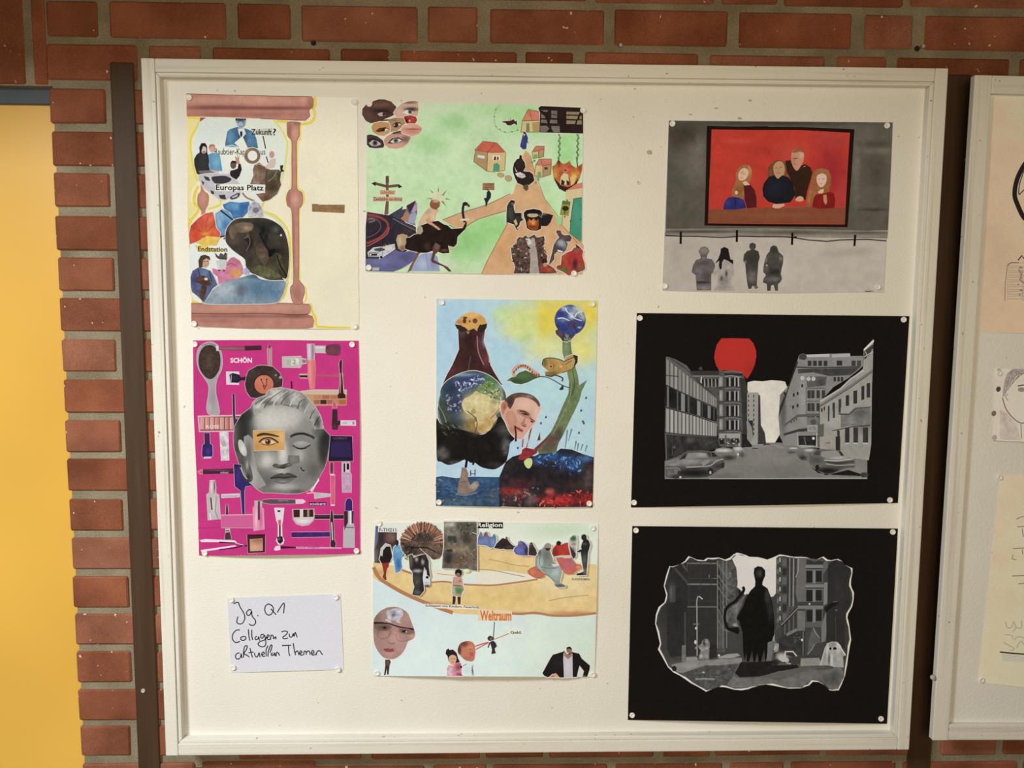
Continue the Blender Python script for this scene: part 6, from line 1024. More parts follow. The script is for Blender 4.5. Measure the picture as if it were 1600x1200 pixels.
s.p("635 138 1000 150 1400 145 1800 148 2480 175 2440 800 2395 1400 1400 1390 605 1380 620 900", (30, 14, 10))
s.p("695 178 1200 185 1800 185 2425 220 2400 600 2360 1365 1400 1360 650 1352 665 900", (178, 50, 34), dabs=[(1000, 320, 200, 30, (190, 70, 52), .7), (1300, 450, 200, 60, (160, 44, 32), .7), (1700, 450, 180, 120, (186, 66, 50), .7), (2200, 300, 250, 100, (164, 54, 46), .8), (2200, 700, 200, 300, (146, 34, 38), .9), (800, 700, 120, 400, (184, 50, 34), .6), (2320, 1000, 80, 200, (166, 50, 46), .8)], tex=(.05, 10), step=2.4)
s.p("658 1180 1200 1165 1500 1150 2000 1140 2370 1160 2358 1358 650 1350", (124, 66, 40), dabs=[(1500, 1250, 500, 30, (136, 74, 46), .7), (900, 1220, 200, 40, (130, 68, 40), .7), (1700, 1140, 150, 20, (150, 84, 70), .8)], tex=(.05, 9), step=2.6)
s.l("640 140 1000 150 1400 145", 14, (30, 14, 10)); s.done()
s.part('blonde_woman_painting')
s.p("1000 810 1000 720 1050 640 1110 612 1170 630 1200 680 1200 760 1180 830 1140 870 1110 960 1090 1060 1000 1040 950 1000 950 940 980 870", (150, 96, 50), dabs=[(1170, 680, 26, 60, (190, 130, 90), .8), (1040, 940, 50, 60, (120, 76, 30), .8)], tex=(.1, 4), step=1.4)
s.p("1030 740 1060 680 1110 660 1150 690 1150 750 1120 800 1070 820 1035 800", (204, 164, 128), cv=True, dabs=[(1085, 720, 12, 30, (170, 124, 96), .7)], step=1.2); s.l("1055 722 1075 718", 5, (90, 60, 50)); s.l("1100 735 1120 732", 5, (90, 60, 50)); s.l("1050 780 1085 785", 6, (150, 70, 60)); s.p("1080 840 1120 820 1175 870 1170 895 1110 880", (206, 166, 130)); s.e(1005, 968, 20, 24, (206, 164, 130))
s.p("840 1160 860 1080 900 1030 970 1020 1040 1030 1100 1060 1130 1160 1000 1180 850 1180", (40, 42, 96), dabs=[(900, 1090, 40, 40, (56, 58, 116), .8), (1060, 1080, 40, 30, (50, 54, 112), .7), (990, 1100, 10, 60, (26, 26, 66), .8)], tex=(.08, 5), step=1.6); s.p("1095 880 1180 870 1230 930 1255 1020 1258 1150 1140 1165 1110 1060", (80, 22, 26), tex=(.1, 5), step=2); s.done()
s.part('woman_in_black_painting')
s.p("1395 760 1400 660 1440 600 1500 565 1570 560 1620 600 1650 660 1640 750 1660 790 1560 850 1420 800", (112, 66, 36), tex=(.14, 4), step=1.5); s.p("1470 640 1500 590 1560 575 1600 620 1610 700 1580 770 1530 795 1490 760 1470 700", (176, 130, 92), cv=True); s.l("1490 660 1515 660", 6, (84, 56, 42)); s.l("1545 650 1575 650", 6, (84, 56, 42)); s.l("1500 720 1560 725", 6, (130, 70, 56)); s.l("1530 660 1525 700", 5, (130, 90, 66))
s.p("1330 920 1350 850 1410 770 1480 750 1520 800 1580 750 1660 780 1720 860 1740 1000 1680 1090 1500 1110 1400 1080 1340 1010", (24, 24, 30), dabs=[(1500, 900, 120, 100, (32, 34, 46), .7)], tex=(.1, 6), step=2); s.p("1460 1150 1470 1110 1560 1110 1600 1105 1610 1130 1540 1165 1490 1165", (196, 150, 120)); s.l("1470 1115 1460 1155", 10, (206, 166, 136)); s.done()
s.part('tall_man_painting'); s.view(*B)
s.p("175 570 240 560 270 640 310 700 360 640 420 610 490 650 515 720 480 850 450 950 430 1060 300 1040 290 900 220 760 200 720", (50, 28, 16), tex=(.12, 6), step=2); s.p("250 520 265 450 320 420 380 430 410 480 405 560 380 620 330 690 290 670 258 600", (180, 128, 98), cv=True, dabs=[(380, 500, 30, 40, (200, 154, 124), .8), (280, 560, 20, 50, (160, 106, 80), .7)], step=1.2); s.p("262 460 320 418 380 425 412 470 360 455 300 470", (132, 84, 52), cv=True); s.l("285 545 330 535", 9, (70, 40, 30)); s.l("262 540 275 545", 6, (70, 40, 30)); s.l("275 610 310 612", 6, (130, 70, 54)); s.p("395 650 430 630 420 645", (206, 190, 170)); s.p("300 1060 340 1015 390 1020 405 1060 360 1080", (196, 142, 110), cv=True); s.done()
s.part('redhead_woman_painting'); s.p("440 1150 460 1000 500 850 520 720 560 680 640 660 720 690 750 770 740 880 720 950 690 1000 690 1110 660 1120 640 1000 560 1000 520 1080 480 1150", (140, 86, 46), dabs=[(640, 700, 70, 26, (160, 104, 60), .8), (480, 1000, 30, 100, (156, 100, 56), .8)], tex=(.12, 4), step=1.5); s.p("565 800 580 750 630 730 680 745 695 800 670 870 620 900 580 860", (206, 164, 140), cv=True); s.l("590 800 612 798", 5, (80, 50, 44)); s.l("640 795 668 795", 5, (80, 50, 44)); s.l("605 858 640 858", 6, (150, 60, 56)); s.p("580 960 620 930 660 920 650 970 600 980", (206, 160, 130)); s.p("515 1150 530 1040 560 990 640 985 720 960 780 970 800 1050 790 1160 600 1170", (120, 20, 20), dabs=[(620, 1060, 60, 60, (136, 22, 22), .7)], tex=(.12, 5), step=1.8); s.p("650 1000 690 990 700 1090 680 1120 655 1080", (176, 124, 76)); s.done()
s.part('rope_barrier_painting'); s.view(*C)
s.l("115 385 300 392 520 395 820 408 1000 398 1040 392 1250 398 1600 400 1720 410 1900 440 2140 458 2300 440 2480 435 2650 432 2880 452", 13, (22, 16, 14), cv=False)
for q in ("310 335 308 490", "1012 315 1010 465", "1705 350 1700 500", "2490 375 2480 515"): s.l(q, 28, (22, 16, 14))
s.l("1720 410 1760 405", 22, (22, 16, 14)); s.done()
def onlooker(nm): s.part(nm)
s.part('curly_onlooker_painting'); s.p("530 580 560 530 610 520 650 540 670 580 640 630 635 670 700 680 735 740 740 800 720 840 690 870 690 1070 510 1070 495 880 445 840 460 760 500 690 560 670 555 630", (96, 86, 84), dabs=[(600, 570, 60, 40, (128, 118, 106), .9), (600, 730, 60, 30, (74, 64, 64), .8), (540, 830, 40, 50, (116, 106, 104), .8), (640, 900, 60, 60, (74, 66, 64), .8), (580, 970, 90, 14, (44, 36, 36), .9), (600, 1040, 80, 30, (122, 114, 104), .9), (595, 670, 20, 16, (130, 110, 100), .8)], tex=(.1, 4), step=1.4); s.done()
s.part('long_haired_onlooker_painting'); s.p("740 760 770 740 800 690 870 660 940 690 970 730 975 800 980 880 945 900 940 980 985 1075 720 1075 770 970 765 880 710 870 715 840", (158, 148, 136), dabs=[(850, 950, 60, 60, (120, 112, 102), .8), (880, 860, 16, 40, (60, 54, 50), .9), (820, 920, 16, 30, (70, 64, 58), .9), (850, 1040, 90, 30, (140, 132, 120), .8), (740, 850, 30, 20, (150, 140, 126), .8)], tex=(.08, 4), step=1.4); s.p("735 740 780 670 805 600 810 550 855 525 905 550 915 610 930 680 965 690 965 745 900 700 850 680 825 720 820 800 800 810 785 760 790 700", (30, 24, 24)); s.done()
s.part('beret_onlooker_painting'); s.p("1165 530 1170 490 1205 472 1245 490 1250 530 1230 560 1280 580 1298 650 1280 720 1270 850 1260 1000 1275 1040 1240 1052 1210 1010 1190 1050 1155 1050 1140 980 1125 850 1115 740 1090 700 1100 620 1140 575 1185 565", (62, 58, 52), dabs=[(1200, 660, 80, 90, (52, 48, 42), .8), (1200, 900, 60, 80, (106, 100, 92), .95), (1205, 540, 26, 16, (90, 74, 62), .8), (1115, 720, 14, 20, (150, 138, 120), .8), (1230, 1030, 30, 16, (130, 122, 110), .8)], tex=(.1, 4), step=1.4); s.done()
s.part('skirted_onlooker_painting'); s.p("1420 580 1430 530 1470 505 1510 520 1535 590 1590 640 1590 720 1575 780 1560 860 1575 930 1550 970 1525 990 1525 1075 1490 1075 1470 1000 1440 1010 1430 1075 1390 1075 1385 990 1335 970 1345 920 1375 880 1340 840 1345 770 1360 690 1380 630", (70, 66, 60), dabs=[(1480, 560, 40, 60, (46, 46, 42), .8), (1370, 680, 20, 40, (130, 124, 112), .8), (1480, 840, 70, 40, (40, 38, 34), .9), (1460, 930, 90, 30, (104, 98, 88), .9), (1560, 670, 20, 40, (120, 112, 100), .8), (1380, 800, 26, 40, (96, 92, 82), .8), (1385, 755, 8, 10, (214, 206, 190), .9), (1480, 700, 40, 60, (64, 62, 56), .6)], tex=(.14, 4), step=1.3); s.done()
s.part('signature'); s.view(*D); s.l("1170 1075 1200 1082 1230 1076 1280 1080", 7, (50, 40, 36)); s.l("1180 1084 1250 1086", 5, (70, 60, 50)); s.done()
pins(s, 'grey gallery painting', (1051, 193), (1386.5, 196), (1039, 447), (1372, 448.5))

# ------------------------------------------------------------------ black poster with street photograph
BK = (20, 15, 12)
s = Sheet('art_poster', [(995, 489), (1421, 494), (1403, 786), (986, 793)], 'black poster with a grey street photograph and a red balloon', 'poster', .014, 'black_paper', base=BK, tex=(.12, 3))
A = (1025, 510, .11875); B = (1195, 510, .11875); C = (1025, 625, .11875); D = (1195, 625, .11875)
dC = 115 / .11875
def sh(q, dx=0, dy=0):
    v = [float(x) for x in q.split()]
    return [a + (dx if i % 2 == 0 else dy) for i, a in enumerate(v)]
s.view(*A).part('red_balloon_cutout')
s.p("860 158 1010 155 1225 160 1280 220 1315 310 1320 400 1300 500 1260 600 1200 690 1150 640 1000 580 830 580 790 510 765 420 775 330 800 240", (176, 38, 30), dabs=[(1000, 350, 200, 180, (186, 40, 32), .6), (1230, 560, 60, 60, (160, 34, 28), .7)], cv=False, step=2.4); s.done()
s.part('pale_sky_print'); s.p("1200 880 1205 735 1290 715 1400 722 1520 708 1650 716 1700 730 1740 840 1700 1300 1560 1540 1440 1540 1380 1300 1300 900", (206, 198, 182), dabs=[(1500, 1450, 80, 90, (214, 208, 194), .8)], tex=(.04, 8), step=2.4); s.done()
s.part('street_print'); s.view(*C)
s.p("115 800 600 700 900 650 1180 620 1450 560 1600 560 1800 570 2000 650 2300 700 2780 780 2780 1040 1440 1040 115 1040", (116, 112, 106), dabs=[(1500, 750, 300, 120, (126, 122, 114), .8), (1700, 950, 300, 80, (108, 104, 98), .8), (900, 1000, 200, 40, (96, 92, 86), .7), (1300, 600, 150, 30, (160, 154, 144), .8), (2650, 900, 120, 80, (130, 124, 114), .8)], tex=(.05, 5), step=2.2)
s.l("700 1035 1440 1035 2100 1030 2780 1030", 14, (150, 144, 134)); s.done()
# left modern block
s.part('ribbed_block_print'); s.view(*A)
s.p("130 400 150 398 250 430 400 510 560 730 800 930 800 1450 810 1600 130 1770 115 1400 130 800", (92, 88, 82), tex=(.06, 6), step=2.2)
s.p("185 420 330 480 400 510 340 540 250 460", 84)
n = 17
def lx(t): return 135 + (800 - 135) * (1 - (1 - t) ** 1.45)
for i in range(n):
    t0, t1 = i / n, (i + .62) / n; x0, x1 = lx(t0), lx(t1)
    top = lambda x: 400 + (x - 135) * .80; bot = lambda x: 770 + (x - 135) * .44
    s.p([x0, top(x0) + 26, x1, top(x1) + 26, x1, bot(x1), x0, bot(x0)], 128 + 10 * ((i * 7) % 3))
    tb = lambda x: 1070 + (x - 115) * .27; bb = lambda x: 1395 + (x - 115) * .075
    s.p([x0, tb(x0) + 6, x1, tb(x1) + 6, x1, bb(x1), x0, bb(x0)], 150 + 8 * ((i * 5) % 3))
s.p("130 780 300 850 500 950 660 1030 800 1090 800 1260 600 1190 400 1130 115 1050", 34, dabs=[(200, 930, 60, 60, 24, .8)], tex=(.3, 8), step=2.2)
for x0, x1, c in ((145, 168, 110), (275, 292, 84), (330, 380, 128), (415, 440, 84), (540, 585, 130), (600, 615, 70), (680, 720, 120), (755, 770, 80)): s.p([x0, 780 + (x0 - 130) * .46, x1, 780 + (x1 - 130) * .46, x1, 1052 + (x1 - 115) * .27, x0, 1052 + (x0 - 115) * .27], c)
for q in ("130 770 400 900 800 1085", "115 1062 400 1140 800 1275", "115 1395 400 1425 800 1450", "130 645 300 660"): s.l(q, 12, 52)
s.l("190 420 400 560 560 740 800 930", 8, 40)
s.p("125 1420 400 1440 800 1460 830 1500 820 1600 600 1650 350 1680 130 1770", 48, dabs=[(450, 1500, 60, 40, 84, .8), (700, 1520, 90, 40, 66, .7), (200, 1600, 40, 100, 38, .8), (240, 1590, 14, 12, 190, .8)], tex=(.3, 5), step=1.8); s.l("130 1420 135 1760", 14, 92); s.l("210 1430 215 1700", 8, 70); s.l("320 1440 322 1660", 7, 64); s.done()
# corner tower
s.part('corner_tower_print')
s.p("440 590 820 585 850 560 880 590 1000 578 1130 600 1160 660 1210 860 1200 1100 1200 1500 1150 1600 830 1580 800 1300 800 930 560 720", (80, 76, 72), tex=(.14, 5), step=1.8)
s.p("560 548 580 530 605 535 612 575 570 575", 66); s.p("440 592 830 585 830 640 490 640", 52); s.l("480 655 840 655", 16, 118); s.l("890 600 1000 588 1140 610", 16, 104); s.p("895 615 1140 620 1145 650 900 645", 44); s.l("900 660 1000 650 1130 675", 14, 140, cv=True)
for i in range(5): s.p([600 + i * 48, 690, 628 + i * 48, 690, 628 + i * 48, 800, 612 + i * 48, 780], 34); s.r(632 + i * 48, 690, 642 + i * 48, 800, 150)
s.p("590 665 605 665 600 750 585 740", 190)
for y, h in ((680, 110), (860, 120), (1050, 130), (1240, 120)):
    s.r(835, y - 20, 880, y + h, 124, dabs=[(850, y + 50, 14, 60, 168, .8)], step=1.6)
    for x, w in ((925, 32), (990, 36), (1045, 30)): s.r(x, y, x + w, y + h, 28)
    for x in (962, 1030, 1075): s.r(x, y - 10, x + 16, y + h, 162)
    s.l([800, y + h + 18, 900, y + h + 10, 1020, y + h + 4, 1140, y + h + 24], 18, 62); s.l([900, y + h + 28, 1020, y + h + 18, 1120, y + h + 34], 9, 120)
s.p("1100 670 1160 680 1210 860 1200 1500 1150 1480 1120 900", 52, tex=(.12, 5)); s.view(*C)
s.p("830 440 1100 440 1100 500 830 505", 150); s.r(905, 460, 930, 580, 90); s.p("835 510 890 510 890 580 840 580", 30); s.p("985 510 1090 512 1090 560 985 560", 40); s.sc("840 500 1100 500 1100 600 840 600", 30, 30, [180, 60, 130, 40], 41, .6); s.l("1105 430 1105 600", 9, 150); s.p("1130 440 1200 460 1250 520 1270 620 1130 620", 36, tex=(.2, 5)); s.done()
s.part('far_towers_print'); s.view(*A)
s.p("1200 870 1340 868 1360 900 1350 1500 1320 1590 1260 1560 1200 1480", 150, dabs=[(1300, 1200, 60, 300, 140, .6)], step=2.4)
for k in range(9):
    for x in (1212, 1280): s.r(x, 900 + k * 62, x + 12, 935 + k * 62, 44)
s.p("1345 900 1370 910 1380 1300 1430 1400 1450 1560 1340 1580", 56, tex=(.1, 5)); s.p("1190 1250 1260 1255 1260 1520 1210 1500", 130); s.p("1210 1240 1275 1235 1280 1500 1262 1330", 44); s.done()
# right side
s.part('right_hotel_print'); s.view(*B)
s.p("450 380 500 355 545 370 850 360 1120 352 1125 390 1295 388 1290 520 1250 560 1100 680 900 800 720 1000 715 1600 250 1560 200 1450 180 1200 200 900 330 760", (126, 122, 116), dabs=[(500, 1000, 60, 300, 152, .7), (330, 1300, 60, 200, 134, .7), (240, 1100, 40, 300, 86, .9)], tex=(.06, 5), step=2)
s.p("450 385 500 358 545 375 550 420 520 445 455 430", 62); s.p("545 372 850 362 850 400 560 405", 176); s.p("880 370 1120 358 1125 400 885 410", 164)
for x in (565, 635, 705, 775): s.r(x, 452, x + 48, 520, 50)
s.r(945, 450, 1018, 515, 48); s.r(1140, 450, 1195, 520, 56); s.r(1212, 448, 1265, 520, 66)
s.l("420 535 650 545 900 540 1260 530", 18, 60); s.p("430 560 850 555 1250 540 1130 640 850 655 640 605 440 620", 64, tex=(.2, 5)); s.p("545 660 815 660 800 780 560 800", 84, dabs=[(740, 740, 60, 40, 60, .8)], tex=(.2, 4), step=1.8)
for x in (495, 575, 640): s.e(x, 690 if x > 500 else 680, 28, 28, 176)
for x in (905, 955, 1000): s.r(x, 665, x + 32, 725, 50)
for y in (840, 1010, 1180):
    for x in (560, 610, 680, 750):
        if x < 730 or y < 1000: s.r(x, y, x + 44, y + 105, 56)
    s.l([545, y - 26, 790, y - 26], 14, 96)
for x, y in ((480, 760), (370, 880), (360, 1040), (420, 1020), (250, 860), (420, 860)): s.r(x, y, x + 24, y + 44, 46)
s.p("420 450 440 470 330 770 250 1020 180 1200 200 1050 290 850", 46); s.l("545 800 545 1160", 9, 96); s.view(*D)
s.p("430 190 720 180 720 215 440 225 250 350 255 320", 86); s.p("450 380 560 370 560 410 440 420 250 470 250 440", 56); s.p("250 500 420 460 430 590 255 600", 128); s.p("440 470 700 465 690 600 450 600", 40, tex=(.3, 4), step=1.8); s.r(560, 330, 690, 415, 150); s.t('HOTEL', 575, 350, 680, 400, 96, .02); s.r(555, 230, 715, 330, 108); s.e(640, 290, 40, 36, 76)
for x, y in ((410, 245), (380, 265), (345, 285)): s.r(x, y, x + 14, y + 22, 56)
s.l("430 420 432 600", 12, 150); s.l("685 430 680 620", 14, 170); s.e(640, 505, 18, 18, 206); s.l("520 490 540 590", 8, 130); s.done()
s.part('right_terrace_print'); s.view(*B)
s.p("725 1040 720 990 1000 820 1120 700 1290 560 1300 430 1300 300 1430 170 1420 560 1410 800 1400 1550 1370 1760 1050 1720 720 1620", (146, 140, 130), dabs=[(1100, 1100, 200, 200, 150, .6), (1300, 1250, 100, 150, 96, .9), (900, 1250, 160, 80, 158, .8), (1200, 1600, 160, 80, 138, .8)], tex=(.05, 5), step=2)
s.p("725 1030 1120 770 1420 560 1415 600 1130 800 735 1055", 112); s.l("730 985 1000 815 1130 690 1300 580", 16, 176); s.l("725 1058 1130 805 1415 600", 9, 70)
s.p("1300 300 1430 170 1438 200 1310 320", 206); s.p("1305 330 1430 230 1425 330 1310 440", 60); s.l("1320 330 1370 420 1420 300", 14, 150); s.l("1310 400 1425 330", 9, 180)
for x, y, w, h in ((1270, 790, 40, 180), (1340, 750, 46, 190), (1165, 850, 50, 170), (1065, 910, 44, 140), (970, 965, 36, 110), (890, 1010, 28, 100), (830, 1050, 22, 100), (740, 1080, 20, 50), (775, 1060, 18, 50)): s.p([x, y, x + w, y - 10, x + w, y + h - 8, x, y + h], 48)
for x, y, w, h in ((895, 1010, 28, 190), (830, 1055, 20, 190), (970, 960, 30, 170)): s.p([x, y, x + w, y - 8, x + w, y + h, x, y + h + 8], 58)
s.view(*D)
s.p("960 160 1100 180 1180 100 1395 90 1390 330 1100 340 1000 370 1000 210", 112, dabs=[(1250, 180, 120, 60, 84, .8), (1150, 260, 50, 70, 128, .7)], tex=(.12, 5), step=2); s.l("965 185 1105 190 1200 110 1395 92", 10, 50); s.l("890 402 1000 385 1150 350 1390 335", 11, 40); s.p("950 400 985 400 985 480 955 480", 50); s.r(932, 480, 992, 680, 44)
for x, w in ((1055, 58), (1165, 62), (1290, 70)): s.r(x, 360, x + w, 560, 52, tex=(.2, 5)); s.r(x, 562, x + w, 582, 170)
s.p("700 330 780 310 775 480 700 490", 90); s.l("800 570 860 560", 10, 80); s.l("705 300 705 620", 10, 84); s.done()
# cars
s.part('left_sedan_print'); s.view(*C)
s.p("120 870 200 820 290 790 340 710 420 670 560 660 700 670 770 690 820 740 900 750 912 800 900 860 880 890 720 990 660 1020 200 1030 130 1010", (84, 80, 76), dabs=[(420, 810, 200, 50, 140, .9), (740, 790, 90, 30, 120, .8), (500, 960, 250, 50, 22, .95), (820, 870, 60, 30, 50, .9), (220, 850, 80, 20, 150, .8)], tex=(.08, 5), step=1.8)
s.p("390 770 420 700 560 690 660 700 690 760 560 760", 126, dabs=[(600, 720, 60, 20, 164, .8)], step=1.8); s.p("350 740 400 690 385 770 300 790", 44); s.p("680 690 760 695 810 740 720 750", 40); s.l("715 690 735 745", 8, 120); s.l("400 885 600 875 720 860 800 800 905 770", 9, 176, cv=True); s.l("400 905 600 895", 10, 40); s.p("590 830 640 790 720 780 690 830 620 870", 130)
s.e(715, 940, 36, 50, 40); s.e(715, 955, 14, 22, 170); s.e(875, 860, 26, 40, 44); s.e(260, 1010, 50, 26, 56); s.e(320, 1015, 12, 12, 220); s.l("130 900 300 895 320 930", 10, 140); s.p("130 920 300 910 280 980 140 1000", 96, tex=(.3, 5)); s.done()
s.part('second_car_print'); s.p("770 680 790 640 880 620 980 635 1030 690 1060 740 1050 800 900 820 880 760 820 730", 110, dabs=[(880, 665, 100, 20, 206, .9), (960, 760, 80, 30, 40, .9)], tex=(.08, 5), step=1.6); s.p("1010 625 1110 610 1160 650 1185 680 1180 730 1140 770 1070 760 1040 690", 130, dabs=[(1080, 640, 50, 26, 196, .9), (1130, 720, 40, 40, 70, .9)], step=1.6); s.e(1080, 715, 10, 14, 220); s.done()
s.part('distant_car_print'); s.p("1255 615 1290 590 1350 580 1420 580 1400 610 1340 635 1260 632", 130); s.l("1265 632 1340 636", 10, 50); s.done()
s.part('right_sedan_print'); s.view(*D)
s.p("580 830 580 740 650 720 660 680 730 640 800 650 930 655 1000 670 1050 740 1170 765 1185 810 1180 890 1050 900 900 960 820 980 700 930 640 880", (96, 92, 86), dabs=[(960, 760, 150, 26, 176, .9), (680, 790, 80, 40, 72, .9), (860, 710, 90, 30, 150, .8), (1000, 860, 150, 30, 60, .8), (830, 930, 150, 40, 20, .95)], tex=(.06, 5), step=1.8)
s.p("740 680 930 660 975 690 1000 740 800 760 740 740", 134, step=3); s.p("640 720 665 680 735 665 725 730", 66); s.p("970 680 1000 680 1040 735 1010 735", 40); s.l("780 790 960 800 1170 770", 9, 196, cv=True); s.l("800 840 960 860 1180 850", 10, 160, cv=True); s.l("810 815 950 830 1170 810", 16, 50); s.e(690, 890, 26, 40, 30); s.p("600 880 800 990 1100 920 1280 980 1250 1000 900 985 700 960", 26); s.e(1310, 985, 55, 34, 60, tex=(.3, 4), step=2); s.done()
s.part('parked_row_print'); s.p("430 690 500 650 520 630 700 640 660 690 600 720 580 800 480 790 430 740", 104, dabs=[(580, 660, 60, 20, 190, .9), (500, 760, 50, 30, 40, .9)], tex=(.12, 5), step=1.6); s.p("275 680 300 630 350 615 460 640 420 700 320 712", 110, dabs=[(380, 635, 60, 12, 196, .9), (350, 690, 50, 12, 50, .8)], step=1.6); s.p("430 600 480 590 640 600 660 625 480 630", 150); s.p("80 580 200 590 250 620 240 640 180 635", 130); s.l("0 580 60 585", 16, 70); s.done()
pins(s, 'black poster with the red balloon', (1000, 497), (1412.5, 499.5), (991, 785.5), (1391, 781.5))

# ------------------------------------------------------------------ black poster with torn-edge picture
s = Sheet('art_poster', [(988, 822), (1403, 826), (1386, 1131), (981, 1125)], 'black poster with a torn-edged grey picture of a dark alley figure', 'poster', .026, 'black_paper', base=BK, tex=(.12, 3))
k = 170 / 1569.
A = (1015, 850, k); B = (1175, 850, k); C = (1015, 965, k); D = (1175, 965, k)
OX = 160 / k; OY = 115 / k
# torn outline in the coordinates of view A
up = "285 320 330 325 440 295 510 245 560 175 600 190 680 225 780 235 830 200 900 200 1000 195 1090 225 1160 195 1210 150 1260 125 1330 140 1400 165 1440 185 1569 190"
right = "0 190 90 190 150 205 220 225 300 195 400 150 470 160 600 185 700 185 780 190 860 215 940 220 1030 180 1090 225 1140 235 1180 225 1240 215 1290 240 1330 295 1400 330 1450 350 1448 420 1430 500 1425 590 1440 640 1470 700 1465 800 1445 900 1390 1000 1375 1060 1395 1130 1405 1200 1430 1380 1410 1480 1390 1600 1370 1750 1340 1900 1290 2030 1250 2110 1170 2115 1120 2110 1040 2030 960 1990 880 1985 820 2040 700 2080 540 2085 400 2060 300 2040 200 2025 80 2040 0 2070"
left = "1569 2050 1500 2060 1430 2090 1330 2110 1220 2100 1090 2065 1000 2060 900 2090 815 2130 700 2060 600 2010 500 1940 440 1900 340 1850 260 1770 190 1640 120 1520 150 1440 110 1260 80 1150 90 1020 130 910 215 840 240 740 205 600 240 450"
def P(q, dx=0, dy=0):
    v = [float(x) for x in q.split()]; return [a + (dx if i % 2 == 0 else dy) for i, a in enumerate(v)]
outline = P(up) + P(right, OX) + P(left)
s.view(*A).part('torn_picture', 'grey alley picture with a white torn edge')
s.p(outline, (206, 200, 190))
pts = np.array(outline).reshape(-1, 2); ctr = np.array([1500., 1080.])
d = pts - ctr; w = np.array([14 + 16 * ((i * 37) % 5) / 4 for i in range(len(pts))]); inn = pts - d / np.hypot(d[:, 0], d[:, 1])[:, None] * w[:, None]
s.p(inn.ravel().tolist(), (62, 60, 56), dabs=[(400, 800, 260, 600, (40, 38, 36), .8), (2400, 700, 250, 700, (70, 68, 62), .7), (2700, 900, 200, 700, (46, 46, 44), .9), (1500, 1850, 1200, 160, (92, 88, 82), .9), (800, 1750, 400, 60, (124, 118, 110), .8), (2300, 1900, 400, 100, (96, 92, 86), .8), (1500, 1000, 200, 500, (60, 58, 54), .8)], tex=(.08, 6), step=2.2)
s.done()
s.part('bright_sky_print'); s.p("1190 215 1260 150 1400 180 1600 205 1700 235 1850 170 1830 700 1780 760 1650 760 1400 720 1380 740 1330 680 1260 620 1270 540 1240 330", (204, 196, 188), dabs=[(1600, 260, 200, 60, (212, 206, 198), .6)], step=3); s.done()
s.part('left_buildings_print')
s.p("290 350 480 280 560 240 560 1600 470 1610 300 1640 250 1500 250 800", 42, dabs=[(320, 700, 50, 130, 84, .8), (400, 1000, 100, 200, 36, .8)], tex=(.12, 6), step=2.2); s.l("360 350 550 560", 34, 66); s.l("470 290 590 470", 22, 60); s.l("480 300 545 380 545 270", 26, 84); s.r(285, 600, 370, 840, 66, dabs=[(310, 700, 20, 90, 96, .8)], step=2); s.r(500, 980, 525, 1600, 66)
s.p("545 250 975 240 975 1560 545 1620", 46, tex=(.08, 6), step=2.4)
for y, c in ((278, 100), (580, 112), (905, 92), (495, 62), (820, 60)): s.l([545, y, 970, y + 2], 22 if c > 80 else 9, c)
for x in (575, 735, 885): s.l([x, 260, x, 900], 9, 54)
s.l("860 440 858 490", 14, 104); s.l("910 495 965 495", 9, 110)
s.p("975 235 1060 240 1190 240 1250 340 1270 560 1240 700 1240 900 1160 900 1110 950 1080 1200 1090 1560 975 1560", 74, dabs=[(1150, 600, 60, 200, 92, .7), (1050, 900, 50, 300, 70, .7)], tex=(.2, 5), step=1.8)
for x in (978, 1058, 1110): s.l([x, 240, x + 2, 1500], 14, 112)
for i in range(6): s.p([990, 350 + i * 100, 1050, 450 + i * 105, 1050, 520 + i * 105, 990, 430 + i * 100], 36); s.l([985, 290 + i * 160, 1060, 400 + i * 165, 1150, 520 + i * 150], 13, 110)
for x in (1018, 1032): s.l([x, 300, x, 1450], 7, 92)
s.sc("1150 300 1250 400 1260 600 1180 880 1120 900", 40, 40, [60, 110, 84, 130, 50], 51, .4); s.done()
s.part('street_lamp_print'); s.l("685 1610 683 1000 680 850 690 780 710 755 740 775 760 795", 15, 150, cv=True); s.l("720 760 765 795", 12, 190); s.l("625 1155 715 1155", 16, 110); s.e(668, 1215, 14, 18, 190); s.e(660, 1415, 16, 30, 196); s.e(668, 1500, 16, 18, 120); s.done()
s.part('hunched_figure_print'); s.view(*C)
s.p("700 600 720 530 740 470 700 430 710 400 745 380 760 330 800 300 840 310 870 370 885 410 850 450 890 470 860 500 870 600 800 615", 108, dabs=[(790, 370, 20, 40, 40, .9), (820, 340, 24, 30, 150, .8), (760, 460, 40, 26, 150, .8), (745, 560, 26, 30, 170, .85), (820, 560, 26, 30, 170, .85), (880, 500, 20, 60, 40, .8), (830, 440, 40, 10, 160, .8)], tex=(.2, 5), step=1.3); s.p("870 380 960 400 970 570 860 600", 40, tex=(.2, 5)); s.done()
s.part('pavement_print')
s.p("310 680 520 635 700 620 900 610 1200 570 1330 580 1330 640 1290 660 1000 690 780 680 620 750 480 800 400 790", 122, dabs=[(600, 700, 200, 30, 138, .7)], tex=(.08, 6), step=2); s.p("525 570 680 565 700 620 525 632", 130); s.p("985 570 1130 525 1270 515 1310 550 1200 580 1000 600", 140); s.p("465 400 525 395 520 630 465 640", 104, tex=(.1, 5)); s.e(355, 735, 34, 40, 34); s.e(1000, 545, 16, 14, 206); s.l("990 592 1180 590 1300 570", 7, 60)
